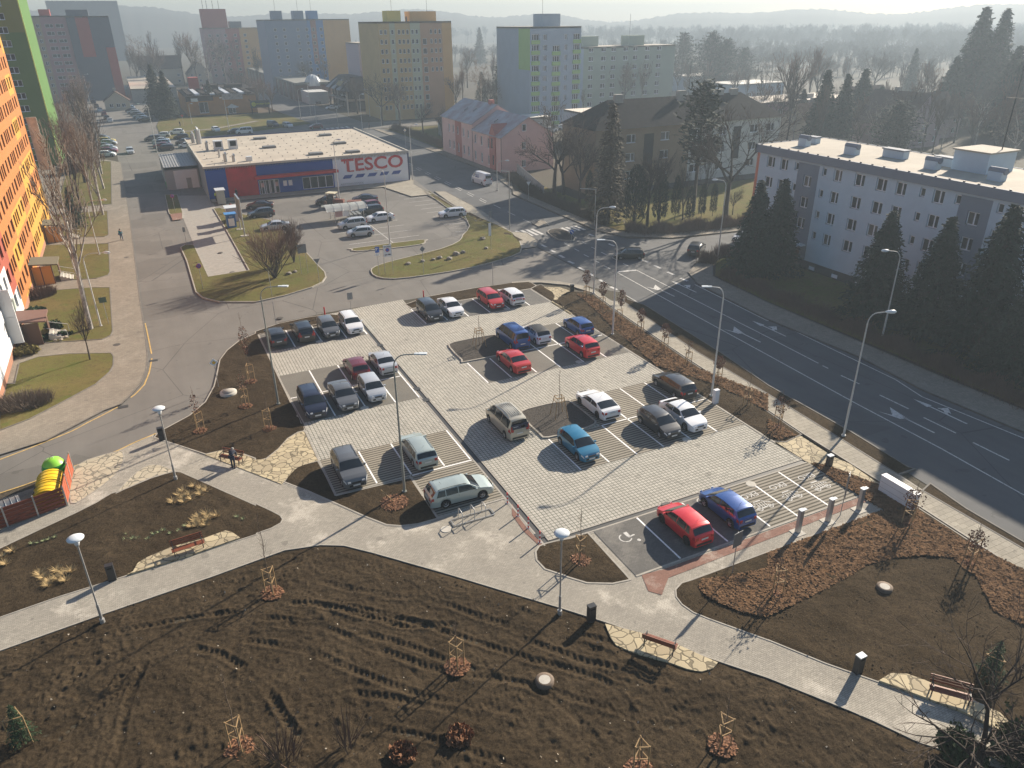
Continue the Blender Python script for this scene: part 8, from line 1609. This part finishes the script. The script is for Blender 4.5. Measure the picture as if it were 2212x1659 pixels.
def hedge(P, w_, H, per, label, seed, mat=None):
    P = [Vector(p) for p in P]; S = []; r_ = np.random.default_rng(seed)
    for a, b_ in zip(P, P[1:]):
        n = int((b_-a).length*per); t = r_.uniform(0, 1, n); off_ = r_.normal(0, w_*.4, n); d = (b_-a).normalized(); nn = Vector((-d.y, d.x)); h = H*r_.uniform(.5, 1.1, n)*(.75+.25*np.sin(t*(b_-a).length*1.3))
        for i in range(n):
            c = a.lerp(b_, t[i])+nn*off_[i]; z = r_.uniform(0, .45)*h[i]; S.append((Vector((c.x, c.y, z)), Vector((c.x+r_.normal(0, .22)*h[i], c.y+r_.normal(0, .22)*h[i], h[i])), .022, .012))
    return tag(segmesh('hedge', S, mat or mTwigR), label, 'hedge', 'leafless hedges')
hedge([(45.6, 37), (45.2, 27), (45.0, 12), (44.6, -6), (44.4, -20)], 1.6, 1.5, 260, 'long brown hedge along the shaded pavement under the spruces', 1)
hedge([(47, 61.5), (50, 58.6), (56, 57.2), (66, 56.4), (84, 55)], 1.8, 1.9, 260, 'brown hedge along the curved pavement under the thujas', 2)
hedge([(46.5, 66), (46.6, 80), (47, 92), (50, 108)], 1.5, 1.7, 220, 'dark hedge along the road beside the concrete fence', 3, mTwig); hedge([(53, 153), (53.2, 176), (53, 196)], 1.4, 2.0, 200, 'trimmed dark hedge across the road from the shop', 4, mTwig)
hedge([(50.5, 44.6), (56, 44), (62, 43.4)], 1.5, 1.6, 260, 'brown hedge at the side street corner below the spruces', 5)
hedge([(46.8, 42), (48.3, 43.6)], 1.6, 1.5, 300, 'bushy rounded end of the hedge at the junction', 6)
for k, x, y, rx, ry, H, n, mt, lb, lf in (('02', 190, 190, 3.2, 2.0, 1.5, 1800, mTwigL, 'dense greyish brown bush at the lower left building corner', 0), ('01', 360, 900, 2.2, 1.6, 1.7, 900, mTwigR, 'reddish brown bush beside the second porch', 0), ('01', 300, 1060, 1.4, 1.0, 1.0, 350, mTwig, 'dark green juniper by the nearest porch', 8), ('01', 475, 1190, .7, .6, 1.3, 160, mTwig, 'small dark conifer in the rockery', 8), ('01', 230, 1400, 1.4, .9, 1.0, 350, mTwigL, 'olive bush in front of the nearest steps', 4), ('01', 480, 1250, 2.0, .8, .5, 400, mTwig, 'low dark cushion plants in the stone rockery', 5),
                                  ('00', 600, 1500, 3, 3, 3, 900, mTwig, 'dark bare thicket behind the orange block', 0), ('13', 790, 1500, .5, .5, 3.4, 26, mTwigR, 'thin reddish sapling in the soil at the lower edge', 0), ('13', 230, 1620, .9, .9, 2.6, 60, mTwigR, 'bare forked shrub at the lower picture edge', 0), ('13', 1760, 1400, .65, .65, .5, 260, mTwigR, 'reddish brown tuft shrub in the churned soil', 6), ('13', 1270, 1550, .65, .65, .45, 240, mTwigR, 'second reddish tuft shrub in the churned soil', 6)):
    X, Y = AT(k, x, y); shrub(X, Y, rx, ry, H, n, mt, lb, seed=int(x), leaf=lf, lm=mJun if mt is mTwig else mBarkF if k == '13' else M('olive leaves', (.16, .13, .03), .9, .4, 3), name='shrub')
for i, (x, y) in enumerate(((395, 1190), (430, 1270), (480, 1290), (530, 1285), (575, 1260), (600, 1225), (560, 1205))): boulder(*AT('01', x, y), .19, OR_[i]+' pale rockery stone along the rim of the lawn bed, from the left', mStone, i, .2)['group'] = 'rockery stones'
# staked conifers in the foreground, right hand near tree
def staked_conifer(k, x, y, H, lb, seed):
    X, Y = AT(k, x, y); r = empty('staked_conifer', (X, Y, .1), seed, lb, 'young conifer'); stakes(r, 3, .45, 1.7)
    for p in spruce_proto(4, mJun, .6, .3): c = p.copy(); COL.objects.link(c); c.parent = r; c.scale = (H/10,)*3
staked_conifer('03', 205, 1420, 2.3, 'young green conifer between three stakes at the lower left', 1); staked_conifer('33', 1900, 900, 2.6, 'young green conifer between stakes behind the lower right bench', 2)
x, y = GW(2065, 1750, 0); plant(tproto('oak', 6, mTwig, M('near bark', (.035, .026, .02), .95), .008), x, y, 9.8, 'bare_tree', 'dark bare tree in the near lower right corner over the path', wide=1.3, rz=.6)
x, y = GW(2300, 1700, 0); plant(tproto('oak', 2, mTwig, None, .008), x, y, 8.5, 'bare_tree', 'bare tree cut by the lower right picture corner', wide=1.1); 
X, Y = AT('33', 1650, 1560); shrub(X, Y, 1.0, .9, 1.5, 200, mTwig, 'dark ivy covered bush under the near bare tree', seed=9, leaf=9, lm=M('ivy', (.045, .075, .02), .8, .5, 4)); X, Y = AT('33', 2180, 1600); shrub(X, Y, 1.2, 1.2, 2, 200, mTwig, 'green bush in the extreme lower right corner', seed=10, leaf=9, lm=MATS['ivy'])
# far woodland as one mass
def tile(name, protos, L_, label, seed):
    VV = []; FF = []; o = 0
    for (px, X, Y, H, rz, wd) in L_:
        V0, F0 = protos[px]; c, s = math.cos(rz), math.sin(rz); k = H/10; V = np.stack([(V0[:, 0]*c-V0[:, 1]*s)*k*wd+X, (V0[:, 0]*s+V0[:, 1]*c)*k*wd+Y, V0[:, 2]*k], 1); VV.append(V); FF.append(F0+o); o += len(V)
    return tag(npmesh(name, np.concatenate(VV), np.concatenate(FF), mTwigW, smooth_=False), label, 'woodland', kind='stuff')
mTwigW = M('woodland twigs', (.075, .06, .048), .95, .3, .05)
PR = []
for v in range(4):
    th, tn = grow(random.Random(300+v), 10., ('tall', 'round', 'tall', 'oak')[v]); S = th[:40]+tn[::4][:650]; S = [(a, b_, max(c, .06), max(d, .05)) for a, b_, c, d in S]; o = segmesh('w', S, mTwigW, n=3); me = o.data; V0 = np.zeros(len(me.vertices)*3); me.vertices.foreach_get('co', V0); F0 = np.array([list(p.vertices) for p in me.polygons]); PR.append((V0.reshape(-1, 3), F0)); COL.objects.unlink(o)
wr = random.Random(11); LW = []
for Yd, x0, x1, n, h0, h1 in ((45.6, -50, 2300, 200, 20, 32), (46.5, -50, 2300, 150, 22, 34), (50, -50, 2300, 140, 20, 32), (56, -50, 2300, 120, 18, 30), (63, 930, 2300, 110, 17, 28), (72, 960, 2300, 110, 15, 26), (84, 1000, 2300, 100, 13, 22), (96, 1250, 2300, 70, 11, 18), (128, 1300, 2300, 110, 10, 16), (140, 1500, 2300, 90, 9, 14), (152, 1620, 2300, 60, 8, 12), (166, 1700, 2300, 45, 7, 11), (135, 960, 1100, 20, 10, 14), (92, 940, 2300, 130, 17, 24), (100, 1200, 2300, 130, 16, 24), (108, 1500, 2300, 100, 14, 22), (118, 1850, 2300, 60, 14, 22), (90, 230, 640, 50, 17, 25), (60, 240, 640, 50, 14, 26), (76, 240, 620, 45, 12, 22), (100, 260, 800, 60, 9, 16), (115, 1290, 2300, 70, 8, 15), (130, 1600, 2300, 40, 7, 12)):
    for i in range(int(n*1.7)):
        X = wr.uniform(x0, x1); yd = Yd+wr.uniform(-2, 4)*(1 if Yd > 56 else .45); x, y = GW(X, max(yd, 45.4), 0)
        if y > 2000 or x > 1600: continue
        LW.append((wr.randrange(4), x, y, wr.uniform(h0, h1), wr.uniform(0, 6.28), wr.uniform(1.0, 1.7)))
tile('woodland', PR, LW, 'hazy leafless woodland filling the distance to the horizon', 1)
# river valley hills far away
hr = random.Random(3); b = MB(); HA = np.linspace(-.35, 1.35, 520); hv = []
for R_, k in ((1180, 0), (1330, .7), (1460, 1), (1620, .6)):
    for a in HA:
        h = 29.5+8+hr.uniform(-1.3, 1.3)+8*math.sin(a*7.3+.5)+6*math.sin(a*17+2)+3*math.sin(a*41)+9*math.exp(-((a-.50)/.06)**2)+8*math.exp(-((a+.05)/.12)**2)-6*max(0, a-.7)
        hv.append((CAM.x+R_*math.sin(a), CAM.y+R_*math.cos(a), (h*k if k else -.5)))
nn = len(HA); b.add(hv, [(r_*nn+i, r_*nn+i+1, (r_+1)*nn+i+1, (r_+1)*nn+i) for r_ in range(3) for i in range(nn-1)], sm=True)
struct(b.build('hills', M('wooded hillside', (.05, .045, .035), .95, .4, .01)))
# ------------------------------------------------------------------ far parked cars
G3 = 'cars parked in the left street'; cols = ['silver', 'grey', 'dark', 'black', 'white', 'silver', 'blue', 'darkred', 'lblue', 'navy', 'white', 'grey', 'maroon', 'silver']; tys = ['hatch', 'wagon', 'sedan', 'suv', 'hatch', 'mpv']
ORD = 'first second third fourth fifth sixth seventh eighth ninth tenth eleventh twelfth'.split(); CW = dict(silver='silver', grey='grey', dark='dark grey', black='black', white='white', blue='blue', darkred='dark red', lblue='pale blue', navy='dark blue', maroon='maroon', yellow='yellow', green='pale green', bright='red')
def row(spec, heading, what, seed, hh=None):
    for i, (X, Yd, c) in enumerate(spec):
        x, y = GW(X, Yd, .03); ty = tys[(i*3+seed) % 6]
        car(ty, c, x, y, heading, '%s %s car of %s' % (ORD[i], CW[c], what), G3, .04, simple=True)
row([(191, 199, 'white'), (196, 211, 'silver'), (202.5, 223, 'navy'), (209, 232.5, 'dark'), (216.5, 241, 'lblue'), (225, 250, 'maroon'), (231, 258, 'black'), (238, 264, 'silver')], 95, 'the single line along the left kerb, from far', 1)
row([(243, 196, 'grey'), (249, 201, 'maroon'), (252, 207, 'darkred'), (256, 212, 'silver'), (261, 217, 'silver')], 172, 'the row by the small cottage, from far', 2)
row([(279, 237, 'lblue'), (284, 242, 'navy'), (289, 246, 'silver'), (295, 250, 'grey'), (302, 255, 'silver'), (308, 259, 'lblue'), (315, 263, 'black')], 172, 'the row beside the big pines, from far', 3)
row([(221, 302, 'grey'), (231, 308, 'yellow'), (236, 313, 'silver'), (225, 320, 'grey'), (236, 325, 'silver'), (234, 330, 'darkred'), (232, 338, 'white')], -12, 'the bay left of the oncoming car', 4)
row([(331, 304, 'grey'), (348, 308, 'silver'), (350, 314, 'lblue'), (352, 319, 'darkred'), (358, 325, 'dark')], 172, 'the left column behind the loading bay', 5)
row([(352, 296, 'white'), (382, 290, 'white'), (392, 300, 'black'), (398, 312, 'grey'), (403, 319, 'white')], 172, 'the right column behind the loading bay', 6)
x, y = GW(282, 331, .03); car('wagon', 'silver', x, y, -88, 'silver estate driving towards the camera in the left street', z=.04)
for X, Yd, c, ty, h, lb in ((467, 284, 'white', 'hatch', -80, 'white car standing alone on the street behind the shop'), (507, 288, 'dark', 'hatch', 178, 'dark car half hidden by a white van behind the shop'), (528, 289, 'white', 'van', 178, 'white van parked just behind the shop roof edge'), (590, 274, 'dark', 'van', -70, 'dark van facing the camera behind the shop'), (622, 275, 'silver', 'mpv', -75, 'silver people carrier facing the camera behind the shop'), (683, 278, 'darkred', 'hatch', 178, 'red car just behind the shop roof'), (717, 236, 'white', 'sedan', 178, 'white saloon before the zebra crossing at the far junction'), (684, 216, 'silver', 'mpv', -80, 'pale van in front of the white arcade wall'), (685, 224, 'black', 'suv', -80, 'black car waiting before the white arcade wall'), (706, 219, 'silver', 'sedan', 0, 'silver car beside the pavilion pillar'), (208, 192, 'silver', 'mpv', -80, 'pale van parked far down the left street'), (213, 194, 'dark', 'sedan', -80, 'dark car parked far down the left street'), (1190, 285, 'white', 'hatch', 0, 'white car glinting behind the pink house gable'), (1215, 280, 'silver', 'hatch', 0, 'silver car behind the brown house corner')):
    x, y = GW(X, Yd, .03); car(ty, c, x, y, h, lb, None, .04, simple=True)
# small red planter like markers on the street and low bins
r = empty('yellow_skip', (*GW(92, 298, .1), .1), 0, 'yellow skip on the lawn end behind the orange block', 'skip'); b = MB(); b.add([(-1, -.6, 0), (1, -.6, 0), (1, .6, 0), (-1, .6, 0), (-1.3, -.8, 1.2), (1.3, -.8, 1.2), (1.3, .8, 1.2), (-1.3, .8, 1.2)], [(3, 2, 1, 0), (0, 1, 5, 4), (1, 2, 6, 5), (2, 3, 7, 6), (3, 0, 4, 7), (4, 5, 6, 7)]); b.build('body', mYel, r); b = MB(); b.tube([(-1.3, -.8, 1.2), (1.3, -.8, 1.2), (1.3, .8, 1.2), (-1.3, .8, 1.2), (-1.3, -.8, 1.2)], .05, 4); b.build('rim', mYel, r)
